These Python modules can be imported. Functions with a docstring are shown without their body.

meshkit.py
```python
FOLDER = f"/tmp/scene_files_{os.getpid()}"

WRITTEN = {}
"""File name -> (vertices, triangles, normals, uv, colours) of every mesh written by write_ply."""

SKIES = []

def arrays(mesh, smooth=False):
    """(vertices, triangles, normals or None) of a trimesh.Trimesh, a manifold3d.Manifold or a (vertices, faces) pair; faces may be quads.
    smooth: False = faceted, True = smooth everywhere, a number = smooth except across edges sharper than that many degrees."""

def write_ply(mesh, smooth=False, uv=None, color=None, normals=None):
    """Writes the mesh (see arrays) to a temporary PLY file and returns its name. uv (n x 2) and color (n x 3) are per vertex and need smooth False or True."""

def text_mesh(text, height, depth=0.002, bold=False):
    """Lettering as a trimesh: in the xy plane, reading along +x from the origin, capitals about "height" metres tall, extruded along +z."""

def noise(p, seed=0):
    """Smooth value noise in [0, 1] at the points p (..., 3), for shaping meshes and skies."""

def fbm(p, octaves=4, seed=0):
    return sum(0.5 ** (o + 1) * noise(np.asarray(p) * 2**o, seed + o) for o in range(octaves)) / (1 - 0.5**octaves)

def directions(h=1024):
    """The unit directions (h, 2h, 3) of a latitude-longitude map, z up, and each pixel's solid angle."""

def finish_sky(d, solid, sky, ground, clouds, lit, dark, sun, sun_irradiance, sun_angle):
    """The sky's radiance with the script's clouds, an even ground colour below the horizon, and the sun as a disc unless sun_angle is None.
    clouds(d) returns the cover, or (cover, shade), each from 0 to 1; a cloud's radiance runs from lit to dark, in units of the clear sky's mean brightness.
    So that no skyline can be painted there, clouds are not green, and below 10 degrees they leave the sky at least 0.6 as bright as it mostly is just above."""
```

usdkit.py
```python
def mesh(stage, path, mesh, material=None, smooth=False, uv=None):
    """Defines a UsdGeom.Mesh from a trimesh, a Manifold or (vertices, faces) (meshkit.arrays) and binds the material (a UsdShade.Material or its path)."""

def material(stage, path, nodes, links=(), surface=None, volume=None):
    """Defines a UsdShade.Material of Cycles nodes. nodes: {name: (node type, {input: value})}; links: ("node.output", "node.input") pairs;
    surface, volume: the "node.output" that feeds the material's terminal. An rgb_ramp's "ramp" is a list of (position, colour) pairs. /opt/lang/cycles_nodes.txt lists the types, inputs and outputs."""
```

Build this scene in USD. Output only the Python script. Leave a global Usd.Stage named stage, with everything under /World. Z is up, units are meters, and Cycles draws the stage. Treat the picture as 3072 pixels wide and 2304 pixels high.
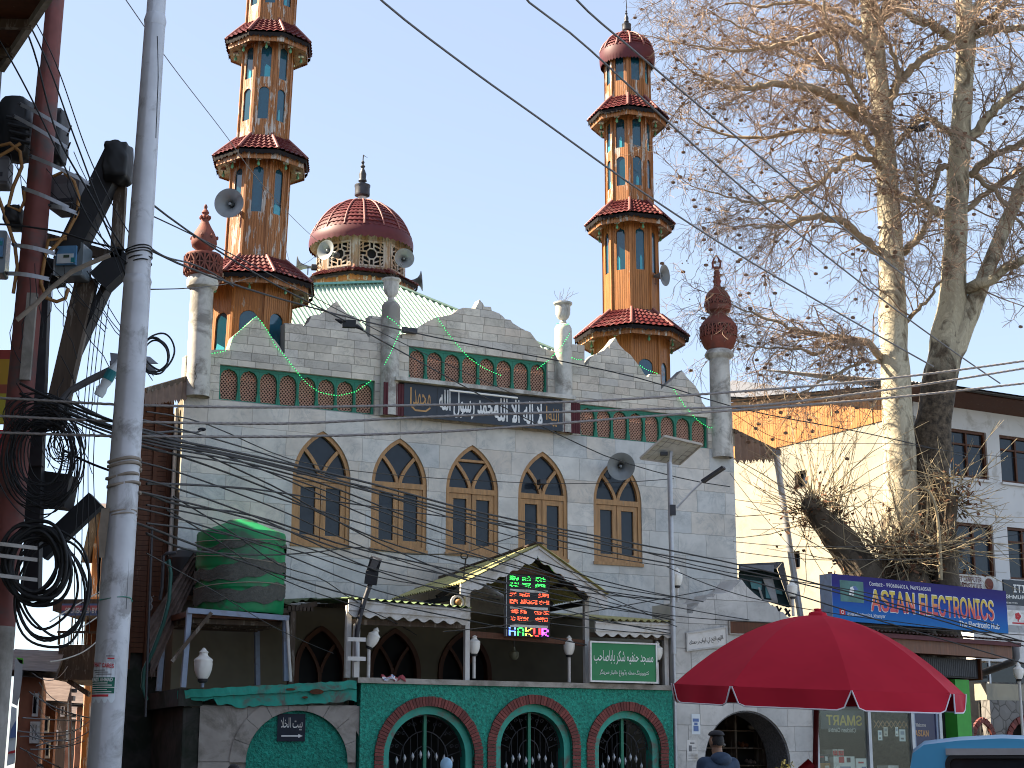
import math, random, json
import numpy as np, trimesh, usdkit, meshkit
from shapely.geometry import Polygon, MultiPolygon, box as sbox, Point, LineString
from shapely import union_all, affinity
from pxr import Usd, UsdGeom, UsdLux, UsdShade, Gf, Sdf, Vt

stage = Usd.Stage.CreateInMemory()
UsdGeom.Xform.Define(stage, '/World'); UsdGeom.Scope.Define(stage, '/World/Looks')
rnd = random.Random(7); nrg = np.random.default_rng(11)
PI = math.pi

# ---------------------------------------------------------------- camera, sky, sun, exposure
EYE = np.array([0.0, 0.0, 1.5]); PITCH = math.radians(13.0); FPX = 5007.0
cam = UsdGeom.Camera.Define(stage, '/World/camera')
cam.CreateHorizontalApertureAttr(36.0); cam.CreateVerticalApertureAttr(27.0)
cam.CreateFocalLengthAttr(36.0 * FPX / 3072)
cam.CreateExposureAttr(2.15)
cam.AddTranslateOp().Set(Gf.Vec3d(*EYE)); cam.AddRotateXOp().Set(90 + 13.0)
SUN_EL = math.radians(43.0); SUN_DIR = np.array([-0.99, 0.08])
SUN_DIR = SUN_DIR / np.linalg.norm(SUN_DIR)
SUN = np.array([SUN_DIR[0] * math.cos(SUN_EL), SUN_DIR[1] * math.cos(SUN_EL), math.sin(SUN_EL)])
sky = UsdLux.DomeLight.Define(stage, '/World/sky')
skym = usdkit.material(stage, '/World/Looks/sky_look', {
    's': ('sky_texture', {'sky_type': 'single_scattering', 'sun_disc': False, 'sun_elevation': SUN_EL,
                          'sun_rotation': math.atan2(SUN[0], SUN[1]), 'altitude': 1600.0, 'air_density': 1.0, 'aerosol_density': 2.2, 'ozone_density': 1.0}),
    
    'v': ('mix_color', {'fac': .5, 'b': (2.2, 2.42, 2.75), 'use_clamp': False}),   # a thin even veil of high cloud
    'b': ('background_shader', {'strength': 0.075})}, [('s.color', 'v.a'), ('v.result', 'b.color')])
skym.CreateSurfaceOutput('cycles').ConnectToSource(UsdShade.Shader.Get(stage, '/World/Looks/sky_look/b').CreateOutput('background', Sdf.ValueTypeNames.Token))
UsdShade.MaterialBindingAPI.Apply(sky.GetPrim()).Bind(skym)
sun = UsdLux.DistantLight.Define(stage, '/World/sun')
sun.CreateIntensityAttr(1.25); sun.CreateAngleAttr(0.5); sun.CreateNormalizeAttr(True); sun.CreateColorAttr(Gf.Vec3f(1.0, 0.86, 0.66))
_m = Gf.Matrix4d(1).SetRotate(Gf.Rotation(Gf.Vec3d(0, 0, 1), Gf.Vec3d(*SUN)))
sun.AddTransformOp().Set(_m)

# ---------------------------------------------------------------- layout helpers
_R = np.array([1, 0, 0.0]); _F = np.array([0, math.cos(PITCH), math.sin(PITCH)]); _U = np.array([0, -math.sin(PITCH), math.cos(PITCH)])
def V(*a): return np.array(a, float)
def hit(px, py, p, n):
    d = (px - 1536) * _R - (py - 1152) * _U + FPX * _F
    return EYE + d * (np.dot(np.asarray(p) - EYE, n) / np.dot(d, n))
def at(px, py, Y): return hit(px, py, V(0, Y, 0), V(0, 1, 0))
class Frame:
    "a vertical plane in the street: u runs along it, w comes out of it towards the street, z is up"
    def __init__(s, o, ang):
        a = math.radians(ang); s.o = np.asarray(o, float); s.u = V(math.cos(a), math.sin(a), 0); s.n = V(math.sin(a), -math.cos(a), 0)
    def p(s, u, w, z): return s.o + u * s.u + w * s.n + V(0, 0, z)
    def uz(s, px, py, w=0):
        q = hit(px, py, s.o + w * s.n, s.n); return float(np.dot(q - s.o, s.u)), float(q[2])
    def tf(s, v):
        v = np.asarray(v, float); return s.o + v[:, :1] * s.u + v[:, 1:2] * s.n + v[:, 2:3] * V(0, 0, 1)
class Local:
    "origin, turned about z (degrees) and optionally leaning"
    def __init__(s, o, ang=0, lean=(0, 0)):
        a = math.radians(ang); s.o = np.asarray(o, float); s.c, s.s = math.cos(a), math.sin(a); s.l = lean
    def tf(s, v):
        v = np.asarray(v, float); x, y, z = v[:, 0], v[:, 1], v[:, 2]
        return s.o + np.stack([s.c * x - s.s * y + s.l[0] * z, s.s * x + s.c * y + s.l[1] * z, z], 1)

class G:
    "collects shapes into one mesh"
    def __init__(s, fr=None): s.V = []; s.F = []; s.n = 0; s.fr = fr
    def add(s, v, f):
        v = np.asarray(v, float); f = np.asarray(f, int)
        if f.shape[1] == 4: f = np.vstack([f[:, [0, 1, 2]], f[:, [0, 2, 3]]])
        if s.fr is not None: v = s.fr.tf(v)
        s.V.append(v); s.F.append(f + s.n); s.n += len(v); return s
    def mesh(s): return np.vstack(s.V), np.vstack(s.F)
    def box(s, x0, x1, y0, y1, z0, z1):
        v = [(x, y, z) for x in (x0, x1) for y in (y0, y1) for z in (z0, z1)]
        return s.add(v, [(0, 1, 3, 2), (4, 6, 7, 5), (0, 4, 5, 1), (2, 3, 7, 6), (0, 2, 6, 4), (1, 5, 7, 3)])
    def beam(s, a, b, w, h, up=(0, 0, 1)):
        a = np.asarray(a, float); b = np.asarray(b, float); d = b - a; d = d / np.linalg.norm(d)
        up = np.asarray(up, float)
        if abs(np.dot(d, up)) > .95: up = V(0, 1, 0)
        x = np.cross(d, up); x /= np.linalg.norm(x); y = np.cross(x, d)
        v = [p + sx * x * w / 2 + sy * y * h / 2 for p in (a, b) for sx, sy in ((-1, -1), (1, -1), (1, 1), (-1, 1))]
        return s.add(v, [(0, 3, 2, 1), (4, 5, 6, 7), (0, 1, 5, 4), (1, 2, 6, 5), (2, 3, 7, 6), (3, 0, 4, 7)])
    def tube(s, pts, r, n=8, cap=True):
        p = np.asarray(pts, float); r = np.broadcast_to(np.asarray(r, float), (len(p),))
        t = np.gradient(p, axis=0); t /= np.linalg.norm(t, axis=1, keepdims=True) + 1e-12
        ref = np.where(np.abs(t[:, 2:]) < .9, [[0, 0, 1.0]], [[1.0, 0, 0]]) if len(p) < 3 else np.broadcast_to(V(0, 0, 1) if np.abs(t[:, 2]).max() < .9 else (V(1, 0, 0) if np.abs(t[:, 0]).max() < .95 else V(.35, .9, .2)), p.shape)
        a = np.cross(t, ref); a /= np.linalg.norm(a, axis=1, keepdims=True) + 1e-12; b = np.cross(t, a)
        g = np.arange(n) * 2 * PI / n
        v = (p[:, None] + r[:, None, None] * (np.cos(g)[None, :, None] * a[:, None] + np.sin(g)[None, :, None] * b[:, None])).reshape(-1, 3)
        i, j = np.meshgrid(np.arange(len(p) - 1), np.arange(n), indexing='ij'); k = (j + 1) % n
        q = np.stack([i * n + j, i * n + k, (i + 1) * n + k, (i + 1) * n + j], -1).reshape(-1, 4)
        f = np.vstack([q[:, [0, 1, 2]], q[:, [0, 2, 3]]])
        if cap:
            m = len(v); v = np.vstack([v, p[:1], p[-1:]]); e = (len(p) - 1) * n; kk = np.arange(n)
            f = np.vstack([f, np.stack([kk * 0 + m, (kk + 1) % n, kk], 1), np.stack([kk * 0 + m + 1, e + kk, e + (kk + 1) % n], 1)])
        return s.add(v, f)
    def lathe(s, prof, c=(0, 0, 0), n=24, ph=0.0, d=(0, 0, 1)):
        "prof: (radius, height) pairs about the axis d through c"
        d = np.asarray(d, float) / np.linalg.norm(d); x = np.cross(V(0, 1, 0) if abs(d[1]) < .9 else V(1, 0, 0), d); x /= np.linalg.norm(x); y = np.cross(d, x)
        g = np.arange(n) * 2 * PI / n + ph; v = []
        for r, h in prof: v.append(np.asarray(c) + h * d + r * (np.cos(g)[:, None] * x + np.sin(g)[:, None] * y))
        i, j = np.meshgrid(np.arange(len(prof) - 1), np.arange(n), indexing='ij'); k = (j + 1) % n
        return s.add(np.vstack(v), np.stack([i * n + j, i * n + k, (i + 1) * n + k, (i + 1) * n + j], -1).reshape(-1, 4))
    def ext(s, poly, w0, w1):
        "polygon in (u, z) extruded from depth w0 to w1"
        for g in getattr(poly, 'geoms', [poly]):
            if g.geom_type != 'Polygon' or g.area < 1e-7: continue
            m = trimesh.creation.extrude_polygon(g, 1.0, engine='earcut'); v = np.array(m.vertices)
            s.add(np.stack([v[:, 0], w0 + (w1 - w0) * v[:, 2], v[:, 1]], 1), m.faces)
        return s
    def grid(s, P, thick=None):
        P = np.asarray(P, float); m, n = P.shape[:2]
        i, j = np.meshgrid(np.arange(m - 1), np.arange(n - 1), indexing='ij')
        q = np.stack([i * n + j, i * n + j + 1, (i + 1) * n + j + 1, (i + 1) * n + j], -1).reshape(-1, 4)
        s.add(P.reshape(-1, 3), q)
        if thick is not None: s.add((P + np.asarray(thick)).reshape(-1, 3), q[:, ::-1])
        return s
    def ball(s, c, r, sub=1, sc=(1, 1, 1)):
        m = trimesh.creation.icosphere(sub, 1.0); return s.add(np.asarray(c) + np.array(m.vertices) * r * np.asarray(sc), m.faces)
    def tm(s, m, M=None):
        v = np.array(m.vertices)
        if M is not None: v = v @ np.asarray(M)[:3, :3].T + np.asarray(M)[:3, 3]
        return s.add(v, m.faces)

_used = {}
def numbered(parent, name):
    k = (parent, name); i = _used.get(k, 0); _used[k] = i + 1
    return name if i == 0 else f'{name}_{i:03d}'
def tags(prim, **kw):
    for k, v in kw.items():
        if v: prim.SetCustomDataByKey(k, v)
class Thing:
    def __init__(s, name, label, cat=None, loc=(0, 0, 0), group=None, kind=None):
        s.loc = np.asarray(loc, float); s.name = name; s.cat = cat; s.group = group
        s.path = '/World/' + numbered('/World', name)
        x = UsdGeom.Xform.Define(stage, s.path); x.AddTransformOp().Set(Gf.Matrix4d(1).SetTranslate(Gf.Vec3d(*map(float, s.loc))))
        tags(x.GetPrim(), label=label, category=cat, group=group, kind=kind)
    def part(s, name, g, mat, smooth=False, label=None, under=None, kind=None, raw=False):
        par = under or s.path; path = par + '/' + numbered(par, name)
        v, f = g.mesh() if isinstance(g, G) else g
        k, f = np.unique(f, return_inverse=True); v = np.asarray(v)[k]; f = f.reshape(-1, 3)
        m = usdkit.mesh(stage, path, ((v if raw else v - s.loc), f), mat, smooth)
        tags(m.GetPrim(), label=label, kind=kind)
        return path
    def copy(s, label, M, group=None):
        path = '/World/' + numbered('/World', s.name)
        x = UsdGeom.Xform.Define(stage, path); x.GetPrim().GetReferences().AddInternalReference(s.path); x.GetPrim().SetInstanceable(True)
        UsdGeom.Xformable(x).MakeMatrixXform().Set(Gf.Matrix4d(*[float(a) for a in np.asarray(M).T.ravel()]))
        tags(x.GetPrim(), label=label, category=s.cat, group=group or s.group)
def place(loc, ang=0, sc=1.0):
    M = np.eye(4); a = math.radians(ang); M[:2, :2] = [[math.cos(a), -math.sin(a)], [math.sin(a), math.cos(a)]]; M[:3, :3] *= sc; M[:3, 3] = loc; return M
def single(name, label, cat, g, mat, loc=None, smooth=False, group=None, kind=None):
    v, f = g.mesh() if isinstance(g, G) else g
    loc = v.mean(0) if loc is None else np.asarray(loc, float)
    path = '/World/' + numbered('/World', name)
    m = usdkit.mesh(stage, path, (v - loc, f), mat, smooth)
    UsdGeom.Xformable(m).AddTransformOp().Set(Gf.Matrix4d(1).SetTranslate(Gf.Vec3d(*map(float, loc))))
    tags(m.GetPrim(), label=label, category=cat, group=group, kind=kind)
    return path

# ---------------------------------------------------------------- materials
_mats = {}
def mat(name, nodes, links):
    m = usdkit.material(stage, '/World/Looks/' + name, nodes, links, surface='p.BSDF'); _mats[name] = m; return m
def plain(name, col, rough=.6, metal=0.0, var=.12, scale=9.0, bump=0.0, spec=.4, dirt=None, dirt_amt=.35, dscale=1.7, island=0.0, objvar=0.0, **kw):
    "one colour with blotches of tone, optional stains of another colour and fine relief"
    c = np.array(col, float)
    N = {'geo': ('geometry', {}), 'n': ('noise_texture', {'scale': scale, 'detail': 5.0, 'roughness': .62}),
         'r': ('rgb_ramp', {'ramp': [(.25, tuple(np.clip(c * (1 - var), 0, 1))), (.55, tuple(c)), (.8, tuple(np.clip(c * (1 + var), 0, 1)))]}),
         'p': ('principled_bsdf', {'roughness': rough, 'metallic': metal, 'specular_ior_level': spec, **kw})}
    L = [('geo.position', 'n.vector'), ('n.fac', 'r.fac')]; out = 'r.color'
    if dirt is not None:
        N['dn'] = ('noise_texture', {'scale': dscale, 'detail': 7.0, 'roughness': .7, 'distortion': .6}); N['dr'] = ('map_range', {'from_min': .62 - dirt_amt * .5, 'from_max': .70 - dirt_amt * .3, 'clamp': True})
        N['dm'] = ('mix_color', {'b': dirt}); L += [('geo.position', 'dn.vector'), ('dn.fac', 'dr.value'), ('dr.result', 'dm.fac'), (out, 'dm.a')]; out = 'dm.result'
    if island or objvar:
        src = 'geo.random_per_island' if island else 'oi.random'
        if objvar and not island: N['oi'] = ('object_info', {})
        k = island or objvar
        N['ir'] = ('map_range', {'to_min': 1 - k, 'to_max': 1 + k}); N['hv'] = ('hsv', {}); L += [(src, 'ir.value'), ('ir.result', 'hv.value'), (out, 'hv.color')]; out = 'hv.color'
    L.append((out, 'p.base_color'))
    if bump:
        N['bn'] = ('noise_texture', {'scale': scale * 3.2, 'detail': 4.0}); N['bp'] = ('bump', {'strength': bump, 'distance': .02}); L += [('geo.position', 'bn.vector'), ('bn.fac', 'bp.height'), ('bp.normal', 'p.normal')]
    return mat(name, N, L)
def stone(name, cols, vein, vscale=2.2, rough=.45):
    "polished stone: every slab its own tone, drifting veins"
    N = {'geo': ('geometry', {}), 'oi': ('object_info', {}), 'o3': ('combine_xyz', {}), 'of': ('vector_math', {'math_type': 'multiply_add', 'vector2': (37., 91., 53.)}),
         'rr': ('rgb_ramp', {'ramp': [(i / (len(cols) - 1), c) for i, c in enumerate(cols)], 'interpolate': True}),
         'n': ('noise_texture', {'scale': vscale, 'detail': 8.0, 'roughness': .68, 'distortion': 1.6}), 'vr': ('rgb_ramp', {'ramp': [(.40, (1, 1, 1)), (.485, (.55, .55, .55)), (.5, (0, 0, 0)), (.515, (.6, .6, .6)), (.62, (1, 1, 1))]}),
         'n2': ('noise_texture', {'scale': vscale * .9, 'detail': 4.0, 'roughness': .6}), 'v2': ('map_range', {'from_min': .43, 'from_max': .62, 'to_min': 0.0, 'to_max': .72, 'clamp': True}),
         'iv': ('math', {'math_type': 'subtract', 'value1': 1.0}), 'ml': ('math', {'math_type': 'multiply'}), 'm': ('mix_color', {'b': vein}), 
         'n3': ('noise_texture', {'scale': 1.7, 'detail': 6.0, 'roughness': .65}), 'b3': ('map_range', {'from_min': .3, 'from_max': .7, 'to_min': .78, 'to_max': 1.12}), 'hv': ('hsv', {}),
         'p': ('principled_bsdf', {'roughness': rough, 'specular_ior_level': .4})}
    L = [('oi.random', 'o3.x'), ('oi.random', 'o3.y'), ('oi.random', 'o3.z'), ('o3.vector', 'of.vector1'), ('geo.position', 'of.vector3'), ('of.vector', 'n.vector'), ('of.vector', 'n2.vector'), ('oi.random', 'rr.fac'),
         ('n.fac', 'vr.fac'), ('vr.color', 'iv.value2'), ('iv.value', 'ml.value1'), ('n2.fac', 'v2.value'), ('v2.result', 'ml.value2'), ('ml.value', 'm.fac'), ('rr.color', 'm.a'),
         ('geo.position', 'n3.vector'), ('n3.fac', 'b3.value'), ('b3.result', 'hv.value'), ('m.result', 'hv.color'), ('hv.color', 'p.base_color')]
    return mat(name, N, L)
def boards(name, col, peel, amt, rough=.5):
    "varnished boards, each with its own tone; varnish flaked to grey wood in patches"
    N = {'geo': ('geometry', {}), 'mp': ('mapping', {'scale': (9., 9., .9)}), 'n': ('noise_texture', {'scale': 2.0, 'detail': 6.0, 'roughness': .65}),
         'r': ('rgb_ramp', {'ramp': [(.25, tuple(np.array(col) * .62)), (.5, col), (.75, tuple(np.clip(np.array(col) * 1.35, 0, 1)))]}), 'ir': ('map_range', {'to_min': .7, 'to_max': 1.3}), 'hv': ('hsv', {}),
         'mq': ('mapping', {'scale': (6., 6., 1.1)}), 'pn': ('noise_texture', {'scale': 1.25, 'detail': 9.0, 'roughness': .72}), 'pr': ('map_range', {'from_min': .63 - amt, 'from_max': .66 - amt, 'clamp': True}), 'm': ('mix_color', {'b': peel}),
         'bp': ('bump', {'strength': .35, 'distance': .01}), 'p': ('principled_bsdf', {'roughness': rough, 'specular_ior_level': .35})}
    L = [('geo.position', 'mp.vector'), ('mp.vector', 'n.vector'), ('n.fac', 'r.fac'), ('geo.random_per_island', 'ir.value'), ('ir.result', 'hv.value'), ('r.color', 'hv.color'),
         ('geo.position', 'mq.vector'), ('mq.vector', 'pn.vector'), ('pn.fac', 'pr.value'), ('pr.result', 'm.fac'), ('hv.color', 'm.a'), ('m.result', 'p.base_color'), ('n.fac', 'bp.height'), ('bp.normal', 'p.normal')]
    return mat(name, N, L)
def glow(name, col, strength):
    return mat(name, {'p': ('principled_bsdf', {'base_color': tuple(np.array(col) * .3), 'roughness': .4, 'emission_color': col, 'emission_strength': strength})}, [])
def pane(name, tint, rough=.04, refl=.12):
    "clear window glass: you see in, and it mirrors at an angle"
    m = usdkit.material(stage, '/World/Looks/' + name, {'t': ('transparent_bsdf', {'color': tint}), 'g': ('glossy_bsdf', {'roughness': rough, 'color': (.95, .97, 1.)}), 'x': ('mix_closure', {'fac': refl})},
                        [('t.BSDF', 'x.closure1'), ('g.BSDF', 'x.closure2')], surface='x.closure'); _mats[name] = m; return m

M_marble = stone('pale_marble', [(.53, .52, .48), (.61, .57, .51), (.56, .49, .41), (.59, .57, .52), (.49, .49, .47), (.62, .55, .46)], (.25, .27, .27))
M_block = stone('rough_marble', [(.56, .50, .41), (.64, .58, .48), (.49, .44, .36), (.60, .51, .41), (.54, .50, .44), (.43, .39, .33)], (.20, .18, .15), 3.5, .6)
M_render = plain('cement_render', (.54, .515, .46), .85, var=.15, scale=3.0, bump=.25, dirt=(.25, .23, .20), dirt_amt=.3)
M_backwall = plain('olive_plaster', (.17, .148, .10), .9, var=.15, scale=2.0, bump=.2)
M_joint = plain('grout', (.30, .29, .27), .9, var=.1)
M_pine = boards('honey_pine', (.53, .285, .115), (.30, .20, .12), .03)
M_clad = boards('varnished_cladding', (.44, .17, .048), (.46, .40, .34), .085)
M_cladfresh = boards('orange_cladding', (.50, .195, .05), (.44, .38, .30), -.02)
M_cladpale = boards('weathered_cladding', (.42, .27, .15), (.40, .34, .28), .14)
M_soffit = boards('soffit_boards', (.36, .16, .065), (.30, .22, .15), .0)
M_brown = boards('brown_timber', (.125, .04, .013), (.2, .12, .07), .0, .6)
M_grey_timber = boards('old_grey_timber', (.12, .085, .06), (.2, .17, .14), .08, .8)
M_redtile = plain('red_metal_tile', (.095, .013, .014), .55, var=.25, scale=6., spec=.3, dirt=(.15, .06, .05), dirt_amt=.18)
M_redtrim = plain('dark_red_trim', (.085, .014, .018), .55, var=.2, scale=8., spec=.3)
M_ridge = plain('pale_red_ridge', (.24, .085, .07), .5, var=.2, scale=8.)
M_blackedge = plain('dark_sheet_edge', (.018, .015, .015), .8, var=.3, spec=.1)
M_greenroof = plain('pale_green_sheet', (.33, .47, .36), .42, var=.08, scale=3., spec=.5, dirt=(.3, .33, .27), dirt_amt=.12)
M_tealridge = plain('teal_ridge_sheet', (.13, .33, .32), .5)
M_terra = plain('terracotta', (.205, .055, .034), .75, var=.25, scale=10., bump=.2, dirt=(.14, .05, .035), dirt_amt=.3)
M_terralat = plain('lattice_terracotta', (.44, .245, .17), .8, var=.15, scale=10.)
M_jaligreen = plain('jali_green_paint', (.012, .17, .10), .5, var=.2, scale=6.)
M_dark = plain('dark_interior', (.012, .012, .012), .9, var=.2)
M_glassteal = plain('teal_window_glass', (.006, .045, .068), .06, var=.1, spec=.8)
M_glasslight = plain('pale_teal_glass', (.045, .27, .33), .15, var=.1, spec=.6)
M_glassdark = plain('dark_window_glass', (.016, .021, .028), .1, var=.2, spec=.3)
M_teal = None
M_black = plain('black_paint', (.014, .014, .016), .55, var=.2)
M_sign_black = plain('sign_board_black', (.015, .02, .03), .35, var=.2)
M_white = plain('white_paint', (.72, .72, .70), .55, var=.06, scale=5., dirt=(.5, .47, .42), dirt_amt=.18)
M_offwhite = plain('old_white_board', (.58, .56, .53), .6, var=.1, scale=5., dirt=(.4, .36, .30), dirt_amt=.25)
M_gold = plain('gold_paint', (.46, .25, .09), .5, var=.15)
M_horn = plain('horn_grey', (.19, .20, .20), .45, var=.12, metal=.15, scale=6., spec=.5)
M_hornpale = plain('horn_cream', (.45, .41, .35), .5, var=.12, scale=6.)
M_iron = plain('dark_iron', (.045, .045, .05), .5, var=.3, metal=.4)
M_steel = plain('galvanised_steel', (.42, .43, .45), .42, var=.15, metal=.55, scale=7.)
M_rubber = plain('black_rubber', (.015, .015, .016), .55, var=.2)
M_wire = plain('grey_cable', (.13, .125, .13), .6, var=.2)
M_strand = plain('steel_strand', (.30, .27, .25), .55, var=.25, metal=.3, scale=40.)
M_orange = plain('orange_cable', (.34, .17, .055), .6, var=.2)
M_twine = plain('dirty_twine', (.30, .25, .20), .9, var=.25)
M_bulb = glow('green_bulb', (.05, 1., .2), .9)
M_greenbulb = plain('hanging_bulb_green', (.12, .3, .16), .2)
M_redbrick = plain('oxblood_brick', (.165, .038, .030), .7, var=.25, scale=12., bump=.25, objvar=.3)
M_silver = plain('silver_paint_pole', (.52, .52, .54), .48, var=.16, metal=.25, scale=4., bump=.1, dirt=(.28, .27, .27), dirt_amt=.2, dscale=3.)
M_redpole = plain('red_oxide_pole', (.20, .062, .052), .7, var=.2, scale=5., bump=.15, dirt=(.10, .075, .07), dirt_amt=.25)
M_tank = plain('green_tank_plastic', (.005, .215, .07), .5, var=.12, scale=2., dirt=(.05, .10, .06), dirt_amt=.25)
M_net = plain('torn_grey_net', (.085, .085, .072), .95, var=.3, scale=14., bump=.5)
M_bluesteel = plain('blue_grey_steel', (.24, .29, .38), .6, var=.12, dirt=(.2, .17, .15), dirt_amt=.15)
M_rust = plain('rusty_sheet', (.12, .085, .07), .8, var=.35, scale=5., bump=.2, dirt=(.06, .035, .025), dirt_amt=.4)
M_eave = plain('weathered_eave_sheet', (.19, .125, .095), .8, var=.3, scale=5., bump=.15)
M_roofsheet = plain('grey_roof_sheet', (.18, .18, .19), .6, var=.2)
M_yellow = plain('yellow_green_sheet', (.46, .42, .17), .5, var=.15, dirt=(.25, .25, .12), dirt_amt=.2)
M_canopy = plain('green_sheet', (.10, .15, .06), .55, var=.2)
M_lampglobe = plain('white_lamp_globe', (.78, .76, .70), .3, var=.06)
M_signgreen = plain('sign_green', (.006, .18, .055), .35, var=.06)
M_red_fabric = plain('red_umbrella_cloth', (.47, .02, .038), .9, var=.09, scale=2.5, spec=.1, bump=.12)
M_whitebind = plain('white_binding', (.75, .70, .72), .8)
M_asphalt = plain('asphalt', (.055, .053, .05), .9, var=.25, scale=4., bump=.3)
M_paving = plain('paving_concrete', (.26, .25, .23), .9, var=.15, scale=3., bump=.2)
M_houseplaster = plain('house_plaster', (.335, .30, .225), .9, var=.16, scale=1.2, bump=.25, dirt=(.23, .215, .175), dirt_amt=.32, dscale=.9)
M_housewhite = plain('house_white', (.62, .61, .60), .85, var=.06, scale=1.5, dirt=(.45, .43, .40), dirt_amt=.15)
M_bark = None

# ================================================================ ground
gg = G(); gg.grid([[(-400, -60, 0), (400, -60, 0)], [(-400, 900, 0), (400, 900, 0)]])
single('ground', 'grey asphalt of the street junction', None, gg, M_asphalt, (0, 0, 0), kind='structure')
MO = Frame((0, 34, 0), 26.5)                      # the mosque front
# ================================================================ mosque front
mosque = Thing('mosque', 'marble fronted mosque with five pointed timber windows and a stepped parapet', 'mosque', MO.p(0, 0, 0))
UL, UR = -6.95, 5.5
def pointed(u0, u1, z0, zs, za, n=9):
    w = (u1 - u0) / 2; h = za - zs; c = (u0 + u1) / 2; R = (w * w + h * h) / (2 * w)
    pts = [(u0, z0)]; a1 = math.atan2(h, R - w)
    for i in range(n + 1): a = a1 * i / n; pts.append((u0 + R - R * math.cos(a), zs + R * math.sin(a)))
    pts += [(2 * c - x, z) for x, z in reversed(pts[:-1])]
    return Polygon(pts)
WINS = [(-4.74, -3.55), (-3.10, -1.91), (-1.485, -.315), (.145, 1.295), (1.925, 3.095)]
wz0, wzs, wza = 5.73, 7.02, 7.97
wpoly = [pointed(a, b, wz0, wzs, wza) for a, b in WINS]
ARCH = [(-4.60, -3.54, 4.18), (-3.09, -2.0, 4.19), (-1.62, -.46, 4.2)]
apoly = [pointed(a, b, 2.3, 3.35, z) for a, b, z in ARCH]
LOW = 4.55
core = sbox(UL, 0.0, UR, 8.39).difference(union_all(wpoly + apoly))
mosque.part('wall', G(MO).ext(core, -.45, -.035), M_backwall)
# parapet outline, from the photograph
pl = lambda s, ox, oy, pts: [MO.uz(ox + x / s, oy + y / s) for x, y in pts]
A1 = pl(2.16, 500, 600, [(265, 970), (400, 968), (418, 920), (430, 882), (475, 845), (530, 800), (560, 770), (583, 748), (605, 772), (630, 805), (660, 855), (695, 897), (735, 950), (755, 990), (765, 990), (766, 795), (885, 803), (886, 822), (920, 790), (940, 747), (1000, 737), (1060, 692), (1085, 672), (1102, 655), (1118, 678), (1135, 695), (1175, 737), (1215, 750), (1250, 795), (1290, 850), (1305, 885), (1318, 885), (1318, 748), (1400, 756), (1480, 770)])
A2 = pl(2.37, 1100, 800, [(240, 478), (345, 467), (365, 432), (440, 385), (500, 357), (580, 345), (610, 335), (650, 302), (690, 290), (772, 297), (780, 280), (808, 230), (828, 262), (838, 282), (885, 285), (890, 310), (945, 332), (970, 352), (985, 370), (1025, 378), (1040, 400), (1100, 437), (1165, 465), (1250, 578), (1340, 600), (1400, 606)])
A3 = pl(2.37, 1600, 700, [(200, 782), (365, 792), (366, 940), (385, 930), (405, 890), (430, 862), (500, 832), (540, 795), (560, 770), (583, 738), (598, 768), (612, 792), (650, 832), (690, 860), (715, 892), (760, 950), (790, 1000), (812, 1022), (830, 998), (905, 1002), (910, 1108), (925, 1090), (970, 1055), (1020, 1012), (1062, 970), (1076, 1000), (1092, 1022), (1150, 1082), (1175, 1120), (1192, 1155), (1200, 1195), (1225, 1232), (1420, 1240)])
def outline(pts): return Polygon([(pts[0][0], 8.39)] + pts + [(pts[-1][0], 8.39)]).buffer(0)
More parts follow.
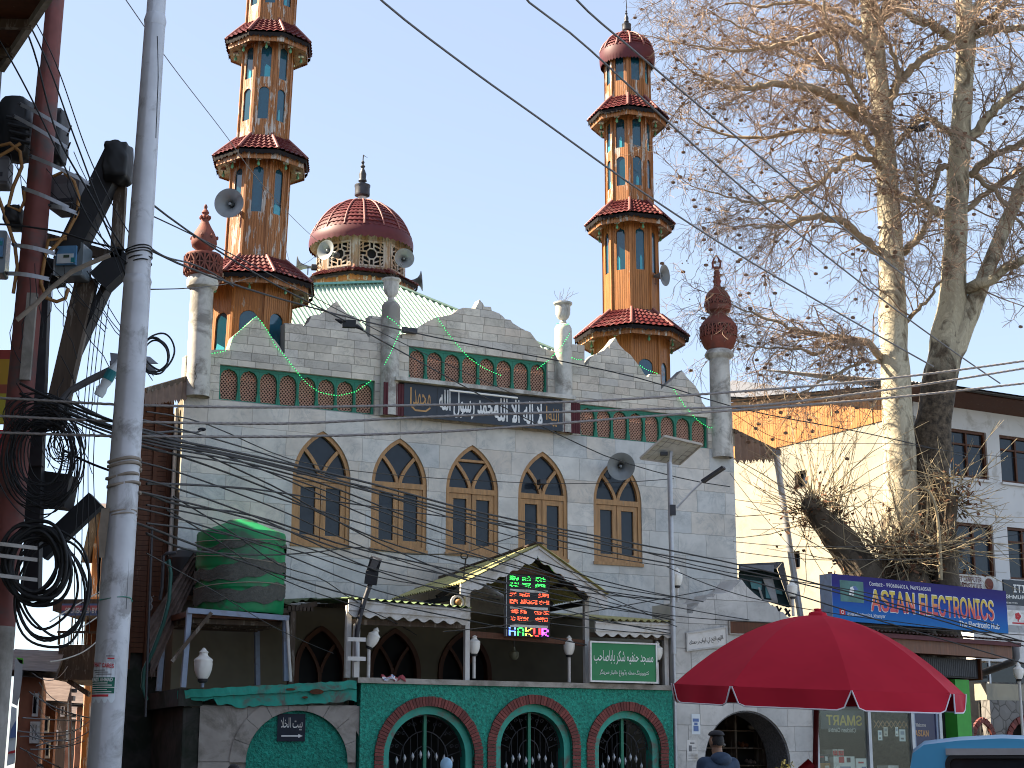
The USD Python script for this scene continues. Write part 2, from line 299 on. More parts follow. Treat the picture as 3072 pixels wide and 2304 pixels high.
par = union_all([outline(A1), outline(A2), outline(A3), sbox(UL, 8.39, UR, 9.2), sbox(-3.0, 8.39, -2.2, 10.05), sbox(.85, 8.39, 1.6, 9.75)]).intersection(sbox(UL, 8.39, UR, 13))
PAN = [(-6.265, -3.08, 8.41, 9.09), (-2.335, .835, 9.205, 9.905), (1.635, 4.83, 8.40, 9.08)]
holes = union_all([sbox(a, c, b, d) for a, b, c, d in PAN])
mosque.part('parapet', G(MO).ext(par.difference(holes), -.26, -.03), M_joint)
# marble slabs, each its own piece
def courses(name, region, rows, length, m, w0, w1, gap, jitter, avoid=.0):
    k = 0
    for z0, z1 in rows:
        u = UL - rnd.uniform(0, length)
        while u < UR:
            L = length * rnd.uniform(1 - jitter, 1 + jitter)
            p = sbox(u + gap / 2, z0 + gap / 2, u + L - gap / 2, z1 - gap / 2).intersection(region); u += L
            for g in getattr(p, 'geoms', [p]):
                if g.geom_type == 'Polygon' and g.area > .004:
                    d = rnd.uniform(-.0025, .0025); mosque.part(name, G(MO).ext(g, w0, w1 + d), m); k += 1
    return k
sl = sbox(UL, LOW, UR, 8.39).difference(union_all([w.buffer(.004) for w in wpoly]))
zs = np.linspace(LOW, 8.39, 9)
n1 = courses('marble_slab', sl, list(zip(zs[:-1], zs[1:])), .80, M_marble, -.035, 0, .005, .14)
bl = par.difference(holes.buffer(.004, join_style=2)).buffer(-.004)
zb = np.arange(8.39, 11.6, .166)
n2 = courses('marble_block', bl, list(zip(zb[:-1], zb[1:])), .42, M_block, -.03, 0, .007, .22)
# pointed windows
def ring(p, d): return p.difference(p.buffer(-d, join_style=2))
for k, (u0, u1) in enumerate(WINS):
    P = wpoly[k]; uc = (u0 + u1) / 2; zt = 7.02; th = .075
    fr = union_all([ring(P, th), sbox(u0, zt - .055, u1, zt + .055).intersection(P)])
    win = mosque.part('window', G(MO).ext(fr, -.17, -.028).ext(sbox(u0 - .02, wz0 - .05, u1 + .02, wz0 + .015), -.2, .03), M_pine, label='timber window whose arch head is braced with an extra crossbar' if k == 2 else None)
    # the two curved bars crossing in the arch head
    tr = G(MO); inn = P.buffer(-th + .01)
    for sgn in (-1, 1):
        pts = [(uc + sgn * (.03 + .40 * (math.sin(t * PI / 2)) ** 1.15 * 1.0), zt + .05 + .62 * t - .05 * t * t) for t in np.linspace(0, 1, 8)]
        pts = [(uc + sgn * (.028 + .36 * t ** 1.6), zt + .04 + .58 * t) for t in np.linspace(0, 1.15, 9)]
        tr.ext(LineString(pts).buffer(.034, cap_style=2).intersection(inn), -.15, -.045 + .003 * sgn)
    if k == 2: tr.ext(sbox(uc - .3, 7.62, uc + .3, 7.67).intersection(inn), -.15, -.037)
    mosque.part('tracery', tr, M_pine, under=win)
    for s_ in (-1, 1):
        a, b = (u0 + th, uc - .004) if s_ < 0 else (uc + .004, u1 - th)
        c = sbox(a + .004, wz0 + .075, b - .004, zt - .06); h = sbox(a + .105, wz0 + .19, b - .105, zt - .165)
        mosque.part('casement', G(MO).ext(c.difference(h), -.13, -.05), M_pine, under=win)
        mosque.part('pane', G(MO).ext(h.buffer(.01), -.10, -.092), M_glassdark, under=win)
    mosque.part('fanlight', G(MO).ext(inn.intersection(sbox(u0, zt + .05, u1, 9)), -.115, -.105), M_glassdark, under=win)
for k, (u0, u1, za) in enumerate(ARCH):
    P = apoly[k]; uc = (u0 + u1) / 2
    w = mosque.part('arched_opening', G(MO).ext(ring(P, .09), -.2, .02), M_brown)
    tr = G(MO)
    for sgn in (-1, 1):
        tr.ext(LineString([(uc + sgn * (.02 + .34 * t ** 1.6), 3.3 + .6 * t) for t in np.linspace(-.0, 1.1, 9)]).buffer(.03, cap_style=2).intersection(P), -.12, -.03 + .003 * sgn)
    tr.ext(sbox(uc - .035, 2.3, uc + .035, 3.33), -.12, -.04)
    mosque.part('tracery', tr, M_brown, under=w)
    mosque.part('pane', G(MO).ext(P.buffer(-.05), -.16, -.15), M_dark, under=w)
# pierced lattice panels with a green arcade
def lattice(a, b, c, d):
    poly = sbox(a, c, b, d); hs = []; dx = .066; dz = .062; r = .0235; j = 0; z = c + .025
    while z < d:
        u = a + (j % 2) * dx / 2
        while u < b: hs.append(Point(u, z).buffer(r, 1)); u += dx
        z += dz * .62; j += 1
    return poly.difference(union_all(hs))
for (a, b, c, d) in PAN:
    n = 8; wd = (b - a) / n
    jal = mosque.part('lattice_arcade', G(MO).ext(union_all([ring(sbox(a, c, b, d), .02)] + [sbox(a, d - .05, b, d)]), -.16, -.055), M_jaligreen)
    for i in range(n):
        x0 = a + i * wd; x1 = x0 + wd; m = (x0 + x1) / 2
        hole = Polygon([(x0 + .045, c + .02), (x0 + .04, c + .1), (x0 + .022, c + .2), (x0 + .026, d - .22), (x0 + .05, d - .14), (x0 + .10, d - .085), (m - .03, d - .065), (m, d - .045), (m + .03, d - .065), (x1 - .10, d - .085), (x1 - .05, d - .14), (x1 - .026, d - .22), (x1 - .022, c + .2), (x1 - .04, c + .1), (x1 - .045, c + .02)])
        mosque.part('arch_panel', G(MO).ext(sbox(x0 + .002, c + .021, x1 - .002, d - .021).difference(hole), -.13, -.062), M_jaligreen, under=jal)
        mosque.part('lattice', G(MO).ext(lattice(x0 + .01, x1 - .01, c + .01, d - .03), -.16, -.125), M_terralat, under=jal)
    mosque.part('backing', G(MO).ext(sbox(a - .02, c - .02, b + .02, d + .02), -.33, -.3), M_dark, under=jal)  # dark board added so no light comes through the lattice holes
# ledge, end sheets and board seat over the centre
mosque.part('stone_ledge', G(MO).ext(sbox(-2.75, 9.085, 1.33, 9.165), -.02, .34), M_render)
for a, b in ((-2.97, -2.53), (1.10, 1.50)):
    g = G(MO); n = 29
    P = [[(a + (b - a) * i / (n - 1), .225 + .012 * math.sin(i * PI / 2), z) for i in range(n)] for z in (8.38, 9.04)]
    mosque.part('corrugated_strip', g.grid(P, (0, -.02, 0)), M_redtrim, True)
# side and rear walls, roof structure
mosque.part('side_wall', G(MO).box(UL + .02, UL + .3, -3.5, -.46, 0, 8.2), M_houseplaster)
mosque.part('side_wall', G(MO).box(UR - .3, UR - .02, -12, -.46, 0, 8.8), M_render)
mosque.part('side_wall', G(MO).box(-3.4, -3.1, -12, -3.8, 0, 8.8), M_render); mosque.part('rear_wall', G(MO).box(UL + .31, -3.1, -3.79, -3.51, 0, 8.2), M_render); mosque.part('rear_wall', G(MO).box(-3.09, UR - .31, -12, -11.7, 0, 8.8), M_render)
# hipped roof of ribbed pale green sheet
AP = V(-.79, -5.0, 12.77); CR = V(5.2, -.42, 9.25); CL = V(-5.0, -3.61, 11.70); EL = V(-5.0, -.42, 9.25)
g = G(MO); u = EL[0]
def zroof(w): return 9.25 + (-.42 - w) / (-.42 + 5.0) * (12.77 - 9.25)
step = .115
while u < CR[0]:
    def top(x): return CL[1] + (AP[1] - CL[1]) * (x - CL[0]) / (AP[0] - CL[0]) if x < AP[0] else AP[1] + (CR[1] - AP[1]) * (x - AP[0]) / (CR[0] - AP[0])
    xs = [u, u + step * .30, u + step * .42, u + step * .58, u + step * .70, u + step]; hs = [0, 0, .035, .035, 0, 0]
    g.grid([[(min(x, CR[0]), -.42, zroof(-.42) + h) for x, h in zip(xs, hs)], [(min(x, CR[0]), top(min(x, CR[0])), zroof(top(min(x, CR[0]))) + h) for x, h in zip(xs, hs)]]); u += step
roofp = mosque.part('sheet_roof', g, M_greenroof)
g = G(MO); BK = V(-.79, -9.0, 12.77)
g.grid([[CR, V(5.2, -11.9, 9.0)], [AP, BK]]); g.grid([[CL, AP], [V(-3.2, -11.9, 9.0), BK]]); g.grid([[V(-3.2, -11.9, 9.0), V(5.2, -11.9, 9.0)], [BK, BK + V(.1, 0, 0)]])
mosque.part('roof_slope', g, M_greenroof, under=roofp)
g = G(MO); g.beam(AP + V(0, 0, .03), CL + V(0, 0, .05), .16, .05); mosque.part('ridge_cap', g, M_tealridge, under=roofp)
g = G(MO); g.beam(AP + V(0, 0, .03), CR + V(0, 0, .05), .14, .04); mosque.part('ridge_cap', g, M_greenroof, under=roofp)
mosque.part('gutter_board', G(MO).box(UL + .3, UR - .3, -.45, -.42, 8.8, 9.22), M_blackedge)
# floodlight on the parapet and bracket camera on the fourth window
q = MO.uz(1225, 993)
g = G(MO); g.box(q[0] - .16, q[0] + .16, .02, .1, q[1] - .06, q[1] + .05)
single('floodlight', 'black floodlight fixed to the parapet beside the green roof', 'floodlight', g, M_iron)
g = G(MO); q = MO.uz(1613, 1452); g.box(q[0] - .07, q[0] + .07, .1, .26, q[1] - .04, q[1] + .06); g.tube([V(q[0] + .05, -.03, q[1] - .1), V(q[0], .18, q[1])], .015, 6)
single('floodlight', 'small black floodlight bracketed on the fourth pointed window', 'floodlight', g, M_iron)
g = G(MO); q0 = MO.uz(1347, 1171, .36); q1 = MO.uz(1552, 1194, .36); g.tube([V(q0[0], .37, q0[1]), V(q1[0], .37, q1[1])], .02, 8)
single('tube_light', 'white fluorescent tube under the stone ledge above the black board', 'lamp', g, M_lampglobe)

# ---------------------------------------------------------------- lettering traced as outlines
ARAB = json.loads('''{"toilet":[350,87,[[[191,31,193,50,201,48,199,34,201,29,216,24,238,24,254,27,266,32,275,40,282,37,281,30,283,27,301,26,307,31,310,46,317,44,315,30,317,27,337,26,342,31,341,43,337,55,343,57,346,56,350,39,350,32,347,24,344,21,335,18,316,19,311,24,301,18,286,18,277,21,273,28,263,22,250,18,215,16,198,21,195,23]],[[334,3,334,7,337,10,341,10,344,7,344,3,341,0,337,0]],[[312,3,312,7,315,10,319,10,322,7,322,3,319,0,315,0]],[[299,7,302,10,306,10,309,7,308,1,300,1]],[[237,59,237,63,240,66,244,66,247,63,247,59,244,56,240,56]],[[223,59,223,63,226,66,230,66,233,63,233,59,230,56,226,56]],[[149,18,147,87,155,87,157,18]],[[0,66,3,71,6,72,33,43,33,87,41,87,42,38,45,27,69,27,90,36,90,39,77,44,61,43,60,51,76,52,97,42,106,41,106,34,101,33,104,28,110,26,122,26,126,30,124,87,132,87,134,29,128,20,122,18,104,19,97,24,94,31,78,22,63,18,46,18,40,20,34,28,24,20,4,18,1,19,2,27,20,27,26,30,29,34,15,53]],[[64,65,64,69,67,72,71,72,74,69,74,65,71,62,67,62]]]],"mosque":[1078,91,[[[844,26,847,33,855,30,866,30,873,33,873,44,862,62,866,67,869,67,871,64,880,47,884,34,890,30,906,31,927,40,927,43,914,48,898,47,897,55,901,56,917,55,934,46,943,45,943,38,939,38,939,34,947,30,960,31,966,49,973,47,971,33,974,30,985,30,988,33,992,50,999,48,997,39,998,31,1010,30,1014,34,1014,56,1021,55,1023,36,1029,30,1038,30,1043,35,1049,49,1055,55,1060,57,1070,55,1074,51,1078,42,1078,33,1075,26,1068,22,1056,23,1047,28,1038,22,1029,22,1024,24,1019,29,1016,25,1009,22,1000,22,995,24,993,27,985,22,974,22,967,27,958,22,945,22,937,25,931,35,915,26,900,22,887,22,879,28,868,22,855,22],[1051,34,1059,30,1067,30,1071,34,1070,43,1066,48,1060,49,1053,42]],[[911,11,914,14,918,14,921,11,920,5,912,5]],[[597,33,598,44,603,50,612,54,621,54,626,50,632,33,637,30,648,30,653,32,658,50,665,48,663,34,665,31,691,30,685,40,685,48,688,55,698,62,706,62,710,60,717,51,718,41,712,30,734,31,737,35,740,49,747,48,746,33,751,30,773,31,794,40,794,43,781,48,765,47,764,55,769,56,787,54,801,46,810,45,811,40,811,38,802,37,780,25,767,22,751,22,742,27,732,22,716,22,703,25,691,22,668,22,662,24,659,28,653,23,636,22,626,29,618,46,609,45,606,42,606,25,600,24],[694,40,699,33,707,36,710,42,708,51,704,54,697,53,693,47]],[[735,62,735,66,738,69,742,69,745,66,745,62,742,59,738,59]],[[696,79,699,82,703,82,706,79,705,73,697,73]],[[660,11,663,14,667,14,670,11,669,5,661,5]],[[647,11,650,14,654,14,657,11,656,5,648,5]],[[408,0,405,8,418,13,428,25,429,37,423,52,428,55,430,55,437,35,440,31,463,30,471,33,470,42,449,62,448,68,453,75,481,90,483,90,486,83,464,73,456,66,472,52,483,34,490,30,501,30,504,33,508,48,515,47,515,31,527,30,532,36,534,49,539,49,541,48,539,33,542,30,553,30,557,34,557,42,552,58,560,61,563,52,565,43,563,29,553,22,543,22,535,27,527,22,517,22,509,27,504,23,490,22,480,26,477,29,470,24,462,22,441,22,436,25,431,15,420,5]],[[537,71,540,74,544,74,547,71,546,65,538,65]],[[530,78,530,82,533,85,537,85,540,82,540,78,537,75,533,75]],[[524,71,527,74,531,74,534,71,533,65,525,65]],[[337,34,335,91,343,91,345,37,348,31,364,30,369,34,369,42,364,59,370,61,373,60,377,36,371,25,362,22,349,22,343,24,339,28]],[[361,7,361,11,364,14,368,14,371,11,371,7,368,4,364,4]],[[283,34,281,91,289,91,291,37,294,31,310,30,315,34,315,42,310,59,316,61,319,60,323,36,317,25,308,22,295,22,289,24,285,28]],[[307,11,310,14,314,14,317,11,316,5,308,5]],[[166,91,174,91,176,37,179,31,195,31,199,36,202,48,204,48,209,46,207,33,215,29,225,43,233,50,248,57,257,57,267,51,270,44,268,32,261,25,244,20,214,21,208,23,203,28,193,22,180,22,174,24,170,28,168,34],[224,29,245,28,254,30,261,35,262,43,256,49,244,48,237,44]],[[0,35,0,45,3,55,10,53,8,47,9,35,15,30,25,28,47,28,60,30,75,36,84,45,91,42,90,33,97,30,117,31,138,40,138,43,125,48,109,47,108,55,113,56,131,54,145,46,154,45,155,40,155,38,146,37,124,25,111,22,95,22,88,24,82,32,70,25,59,22,24,20,7,25]],[[37,9,40,12,44,12,47,9,46,3,38,3]]]],"street":[1359,120,[[[1242,24,1255,29,1265,41,1266,53,1260,68,1265,71,1267,71,1270,65,1275,49,1279,46,1293,47,1297,52,1300,65,1307,64,1305,49,1307,47,1336,46,1343,48,1345,51,1343,60,1321,80,1321,84,1329,93,1357,106,1359,102,1358,98,1339,90,1330,83,1348,66,1352,59,1353,50,1348,42,1336,38,1310,38,1304,40,1301,44,1291,38,1278,38,1272,41,1268,31,1257,21,1245,16]],[[1303,82,1306,85,1310,85,1313,82,1312,76,1304,76]],[[1290,82,1293,85,1297,85,1300,82,1299,76,1291,76]],[[1228,27,1231,30,1235,30,1238,27,1237,21,1229,21]],[[1175,17,1175,25,1190,28,1198,36,1198,38,1181,40,1177,44,1176,55,1182,67,1189,71,1198,70,1206,61,1208,46,1226,46,1230,51,1230,60,1226,75,1233,77,1238,61,1238,50,1232,41,1223,38,1206,38,1203,29,1197,23,1189,19],[1185,49,1189,46,1200,46,1199,57,1194,63,1189,63,1185,59]],[[1215,27,1218,30,1222,30,1225,27,1224,21,1216,21]],[[1107,16,1104,24,1117,29,1127,41,1128,52,1122,65,1123,69,1129,71,1139,47,1152,46,1157,51,1156,63,1152,75,1158,77,1161,76,1165,52,1159,41,1150,38,1140,38,1134,41,1130,31,1119,21]],[[1149,27,1152,30,1156,30,1159,27,1158,21,1150,21]],[[989,51,990,66,991,70,994,71,999,69,997,53,1004,46,1014,44,1039,44,1055,48,1057,51,1055,59,1034,79,1034,86,1043,94,1067,106,1069,106,1071,102,1070,98,1046,87,1042,84,1042,81,1060,65,1067,52,1073,47,1088,46,1093,50,1092,63,1088,72,1091,76,1096,77,1101,59,1099,45,1095,41,1086,38,1075,38,1062,45,1058,41,1046,37,1013,36,996,41]],[[1087,94,1090,97,1094,97,1097,94,1096,88,1088,88]],[[1027,96,1036,103,1062,117,1066,112,1032,92]],[[776,49,777,60,782,66,791,70,800,70,805,66,811,49,817,46,828,46,831,48,832,61,830,107,838,107,839,60,841,50,846,46,868,48,885,56,885,59,872,64,856,63,855,71,860,72,875,71,892,62,901,61,902,54,897,54,897,50,905,46,915,46,920,51,926,65,932,71,937,73,947,71,951,67,955,58,955,49,952,42,945,38,933,39,924,44,915,38,903,38,895,41,889,50,871,41,858,38,845,38,838,43,827,38,815,38,805,45,797,62,788,61,785,58,785,41,779,40],[928,50,936,46,944,46,948,50,947,59,943,64,937,65,930,58]],[[675,42,678,49,686,46,697,46,704,49,704,60,693,77,693,80,697,83,700,83,702,80,712,61,715,50,720,46,731,46,736,50,736,58,731,75,737,77,740,76,744,52,738,41,729,38,719,38,710,44,703,39,686,38]],[[728,27,731,30,735,30,738,27,737,21,729,21]],[[681,100,686,103,686,120,691,120,691,110,702,112,707,107,706,100,699,95,682,95],[691,101,698,100,701,102,701,105,696,106]],[[633,25,646,27,653,31,657,37,657,39,645,38,637,42,635,46,635,55,638,63,642,68,648,71,659,69,665,60,667,52,667,43,663,31,654,22,640,17,634,17],[644,49,648,46,659,47,658,57,653,63,648,63,644,59]],[[584,50,582,107,590,107,592,53,595,47,611,46,616,50,616,58,611,75,617,77,620,76,624,52,618,41,609,38,596,38,590,40,586,44]],[[608,27,611,30,615,30,618,27,617,21,609,21]],[[527,20,529,38,539,51,530,61,530,75,541,85,558,85,557,77,542,77,538,73,537,66,540,61,546,58,565,63,567,55,548,49,539,41,535,33,535,21,539,14,545,10,553,8,566,8,579,11,581,4,566,0,547,1,536,6,529,14]],[[544,102,547,105,551,105,554,102,553,96,545,96]],[[425,50,423,107,431,107,433,53,436,47,459,47,480,56,480,59,467,64,451,63,450,71,454,72,470,71,490,61,496,61,497,54,486,52,473,44,459,39,437,38,431,40,427,44]],[[455,89,458,92,462,92,465,89,464,83,456,83]],[[335,50,333,107,341,107,343,53,346,47,361,46,366,48,372,66,378,64,376,50,378,47,400,47,403,50,403,57,398,74,406,77,411,59,409,45,405,41,396,38,377,39,372,44,362,38,347,38,341,40,337,44]],[[397,90,397,94,400,97,404,97,407,94,407,90,404,87,400,87]],[[373,27,376,30,380,30,383,27,382,21,374,21]],[[360,23,360,27,363,30,367,30,370,27,370,23,367,20,363,20]],[[288,22,303,30,310,38,312,52,306,68,313,70,320,52,319,40,316,33,308,24,293,16,290,17]],[[149,24,162,29,172,41,173,53,167,68,172,71,174,71,177,65,182,49,186,46,195,46,198,48,203,65,210,63,208,49,211,46,222,46,226,51,228,65,230,66,236,64,234,55,235,47,246,46,252,52,252,59,247,75,255,77,256,75,260,52,258,45,251,39,238,38,234,39,230,43,222,38,211,38,204,43,195,38,185,38,180,41,175,31,164,21,152,16]],[[3,16,0,24,13,29,23,41,24,53,18,68,23,71,25,71,32,51,35,47,58,46,66,49,65,58,44,78,43,84,51,93,76,106,78,106,81,99,59,89,51,83,67,68,79,49,86,46,98,47,101,51,104,65,108,65,111,64,110,50,112,47,133,46,137,51,137,60,133,75,140,77,142,73,145,61,145,50,143,45,135,39,115,38,105,43,100,39,85,38,75,42,72,45,65,40,57,38,36,38,31,41,26,31,15,21]],[[135,27,138,30,142,30,145,27,144,21,136,21]],[[122,27,125,30,129,30,132,27,131,21,123,21]],[[99,82,102,85,106,85,109,82,108,76,100,76]],[[37,97,71,117,73,117,75,113,74,110,42,92,39,92]]]],"k1":[424,73,[[[374,51,377,57,382,60,407,41,408,59,406,70,408,72,416,73,419,71,420,48,416,32,424,19,424,11,419,3,411,0,382,0,382,12,388,15,401,31],[402,13,411,12,413,18,409,21]],[[331,1,329,72,340,73,342,0]],[[253,20,254,31,260,39,268,44,277,46,278,54,288,54,291,15,296,12,308,13,306,71,307,73,318,72,320,12,314,3,306,0,289,1,285,3,281,9,268,9,258,13],[266,28,265,23,270,21,278,21,278,34,269,32]],[[211,1,209,72,220,73,222,0]],[[150,51,153,57,158,60,183,41,184,59,182,70,184,72,192,73,195,71,196,48,192,32,200,19,200,11,195,3,187,0,158,0,158,12,164,15,177,31],[178,13,187,12,189,18,185,21]],[[107,1,105,72,116,73,118,0]],[[0,20,1,31,7,39,15,44,24,46,25,54,35,54,38,15,43,12,55,13,56,25,54,72,65,73,68,17,72,12,84,13,82,71,83,73,94,72,96,12,90,3,82,0,71,0,63,4,53,0,40,0,32,3,28,9,15,9,9,11,2,16],[13,28,12,23,17,21,25,21,25,34,16,32]]]],"k2":[611,95,[[[399,27,399,31,403,37,413,34,424,34,428,36,429,42,427,48,417,63,417,67,423,71,427,71,431,65,440,47,442,38,447,34,453,35,461,51,469,59,474,61,485,59,491,52,497,37,502,34,518,35,535,42,535,45,526,48,510,47,508,49,507,58,514,60,529,59,547,50,556,49,558,39,554,37,558,34,570,35,579,53,585,59,590,61,597,61,603,58,608,52,611,44,611,34,609,29,599,22,587,23,579,27,570,22,557,22,547,26,542,34,528,26,518,23,498,22,492,25,485,20,474,21,463,29,458,24,453,22,444,22,436,27,425,22,412,22],[584,39,590,34,598,34,600,36,600,42,595,49,591,49,587,45],[469,42,473,35,478,32,484,32,485,34,481,46,478,49,471,45]],[[334,2,332,11,344,15,353,23,356,30,356,38,349,54,359,59,364,52,368,39,367,26,363,17,353,7,339,0]],[[217,6,217,12,232,15,239,20,239,22,232,22,224,25,219,32,220,45,229,57,241,59,247,56,252,50,256,34,266,34,268,36,273,53,283,50,281,35,292,34,296,41,297,52,299,54,307,53,309,51,307,35,317,34,321,37,321,44,316,57,316,62,323,65,328,64,332,51,333,38,330,29,326,25,319,22,308,22,301,26,293,22,282,22,274,26,266,22,253,22,249,13,237,4,220,0],[231,37,234,34,243,34,240,46,235,47,232,44]],[[149,19,151,38,154,43,157,43,164,40,161,31,161,22,167,14,184,12,195,18,199,33,197,94,208,95,211,40,210,26,204,11,192,2,172,0,157,6,151,13]],[[107,23,105,94,116,95,118,22]],[[0,42,1,53,7,61,15,66,24,68,25,76,35,76,38,37,43,34,55,35,56,47,54,94,65,95,68,39,72,34,84,35,82,93,83,95,94,94,96,34,90,25,82,22,71,22,63,26,53,22,40,22,32,25,28,31,15,31,9,33,2,38],[13,50,12,45,17,43,25,43,25,56,16,54]]]],"moh":[208,47,[[[0,6,3,13,11,10,22,10,29,13,29,24,18,42,22,47,25,47,27,44,36,27,40,14,46,10,53,11,64,31,73,37,82,36,87,31,95,13,100,10,121,12,138,20,138,23,125,28,109,27,108,35,113,36,128,35,145,26,154,25,155,18,150,18,150,14,158,10,168,10,173,15,179,29,185,35,190,37,200,35,204,31,208,22,208,13,205,6,198,2,186,3,177,8,168,2,156,2,148,5,142,14,117,3,98,2,90,5,83,0,71,2,62,11,52,2,43,2,35,8,24,2,11,2],[181,14,189,10,197,10,201,14,200,23,196,28,190,29,183,22],[66,20,70,12,77,8,83,8,86,11,83,23,78,29,74,29,69,25]]]],"allah":[115,69,[[[107,0,105,69,113,69,115,0]],[[0,19,0,26,7,36,16,41,23,42,24,50,32,50,33,19,35,11,40,8,54,9,56,14,54,69,62,69,64,14,70,8,82,9,84,12,82,69,90,69,92,11,86,2,69,0,61,5,51,0,38,0,31,3,27,10,9,10,5,12],[9,21,14,17,25,17,25,35,12,31,8,26]]]],"gate":[1017,109,[[[1009,40,1007,109,1015,109,1017,40]],[[844,31,844,44,850,59,861,70,872,75,878,75,883,71,888,56,893,49,904,48,908,64,913,73,920,79,929,80,935,75,937,69,936,57,932,49,956,49,958,54,956,109,964,109,966,54,972,48,984,49,986,52,984,109,992,109,994,51,988,42,971,40,963,45,953,40,940,40,941,29,939,25,931,20,922,20,916,22,909,28,905,40,893,40,887,43,883,39,873,38,862,44,855,52,852,45,852,31,858,4,853,2,850,2],[913,40,917,31,920,29,930,28,934,31,934,38,930,42,916,43],[918,67,913,49,916,49,927,55,929,67,927,72,923,72],[862,58,867,50,874,46,880,46,882,48,879,61,875,66,868,65]],[[804,40,802,109,810,109,812,40]],[[655,24,656,39,661,49,671,59,687,67,674,72,658,71,657,78,659,79,675,80,695,73,709,72,709,64,699,63,699,59,705,50,711,48,727,49,731,54,734,67,741,66,739,51,741,49,775,49,780,52,781,56,770,55,763,58,759,64,760,76,763,82,772,89,783,87,789,78,791,70,789,53,783,45,773,41,744,40,738,42,735,46,731,42,725,40,708,40,697,45,693,52,691,61,675,53,668,46,663,36,663,25,665,20,670,15,683,11,697,11,709,15,711,8,708,6,696,3,681,3,670,6,660,13],[767,67,772,63,783,64,781,77,777,81,772,81,769,78]],[[768,101,768,105,771,108,775,108,778,105,778,101,775,98,771,98]],[[737,84,740,87,744,87,747,84,746,78,738,78]],[[724,84,727,87,731,87,734,84,733,78,725,78]],[[536,36,536,46,540,57,547,55,544,46,545,34,549,30,561,26,579,27,592,34,592,42,579,46,580,54,600,48,613,49,615,52,613,109,621,109,623,51,617,42,601,40,601,34,595,26,586,21,572,18,559,18,546,22,540,27]],[[566,7,569,10,573,10,576,7,575,1,567,1]],[[553,3,553,7,556,10,560,10,563,7,563,3,560,0,556,0]],[[494,40,492,109,500,109,502,40]],[[418,26,434,30,442,38,442,40,425,42,421,46,420,57,426,69,433,73,444,71,450,63,452,48,467,48,472,53,471,65,467,77,473,79,476,78,480,54,474,43,465,40,450,40,447,31,441,25,430,20,419,19],[429,51,433,48,444,48,443,59,438,65,433,65,429,61]],[[464,29,467,32,471,32,474,29,473,23,465,23]],[[400,40,398,109,406,109,408,40]],[[298,53,300,72,308,71,306,55,311,49,316,47,364,47,377,53,378,62,373,76,381,78,385,67,386,56,383,48,371,41,351,38,322,38,309,41,300,48]],[[337,23,337,27,340,30,344,30,347,27,347,23,344,20,340,20]],[[232,24,247,32,254,40,256,54,250,70,257,72,264,54,263,42,260,35,252,26,237,18,234,19]],[[0,53,1,68,2,72,5,73,10,71,8,55,15,48,25,46,50,46,65,50,68,55,66,109,74,109,76,56,78,51,83,48,97,49,101,54,104,67,111,66,109,60,109,50,115,48,126,48,130,52,139,69,148,75,157,74,162,69,170,51,174,48,192,49,213,58,213,61,200,66,184,65,183,73,188,74,206,72,220,64,229,63,230,58,230,56,221,55,196,42,173,40,165,43,158,38,146,40,137,49,127,40,110,41,105,46,95,40,81,40,72,46,64,41,56,39,24,38,7,43],[141,58,145,50,152,46,158,46,161,49,158,61,153,67,149,67,144,63]],[[107,84,110,87,114,87,117,84,116,78,108,78]],[[94,84,97,87,101,87,104,84,103,78,95,78]],[[30,66,42,70,34,78,34,83,38,88,47,92,49,86,44,85,40,81,48,73,48,68,44,64,33,60,31,61]]]]}''')
def arab(key):
    w, h, gs = ARAB[key]; ps = []
    for g in gs:
        r = [list(zip(x[::2], x[1::2])) for x in g]; p = Polygon(r[0], r[1:]).buffer(0)
        if not p.is_empty: ps.append(p)
    return MultiPolygon([q for p in ps for q in getattr(p, 'geoms', [p])]), w, h
def fit(key, u0, u1, z0, z1):
    p, w, h = arab(key); return affinity.translate(affinity.scale(p, (u1 - u0) / w, (z1 - z0) / h, origin=(0, 0)), u0, z0)
def latin(text, frame_, u0, z0, height, width=None, w=0, bold=False, depth=.004, shear=0.0):
    m = meshkit.text_mesh(text, height, depth, bold); v = np.array(m.vertices); k = 1 if width is None else width / (v[:, 0].max() - v[:, 0].min())
    v[:, 0] = (v[:, 0] - v[:, 0].min()) * k; g = G(frame_); return g.add(np.stack([u0 + v[:, 0] + shear * v[:, 1], w + v[:, 2], z0 + v[:, 1]], 1), m.faces)
board = Thing('calligraphy_board', 'long dark board of white and gold calligraphy over the pointed windows', 'sign', MO.p(-.7, .2, 8.7))
board.part('panel', G(MO).ext(sbox(-2.525, 8.40, 1.115, 9.07), .17, .215), M_sign_black)
wh = union_all([fit('k1', -.52, .60, 8.48, 8.97), fit('k2', -1.76, -.44, 8.46, 9.02)])
board.part('white_script', G(MO).ext(wh, .215, .221), M_white)
go = union_all([fit('moh', -2.33, -1.95, 8.62, 8.95), LineString([(-2.38, 8.98), (-2.38, 8.62), (-2.28, 8.53), (-2.05, 8.53), (-1.96, 8.6)]).buffer(.017), fit('allah', .74, .99, 8.60, 8.86), LineString([(.70, 8.9), (.70, 8.62)]).buffer(.013), Point(.86, 8.5).buffer(.02), Point(.92, 8.5).buffer(.02)])
board.part('gold_script', G(MO).ext(go, .215, .221), M_gold)
for a in (-1.80, .64):
    board.part('panel_seam', G(MO).ext(sbox(a - .006, 8.41, a + .006, 9.06), .215, .2175), M_black)

M_holeshade = plain('hollow_terracotta', (.035, .012, .008), .9)  # near black colour standing in for shade inside the pierced drums
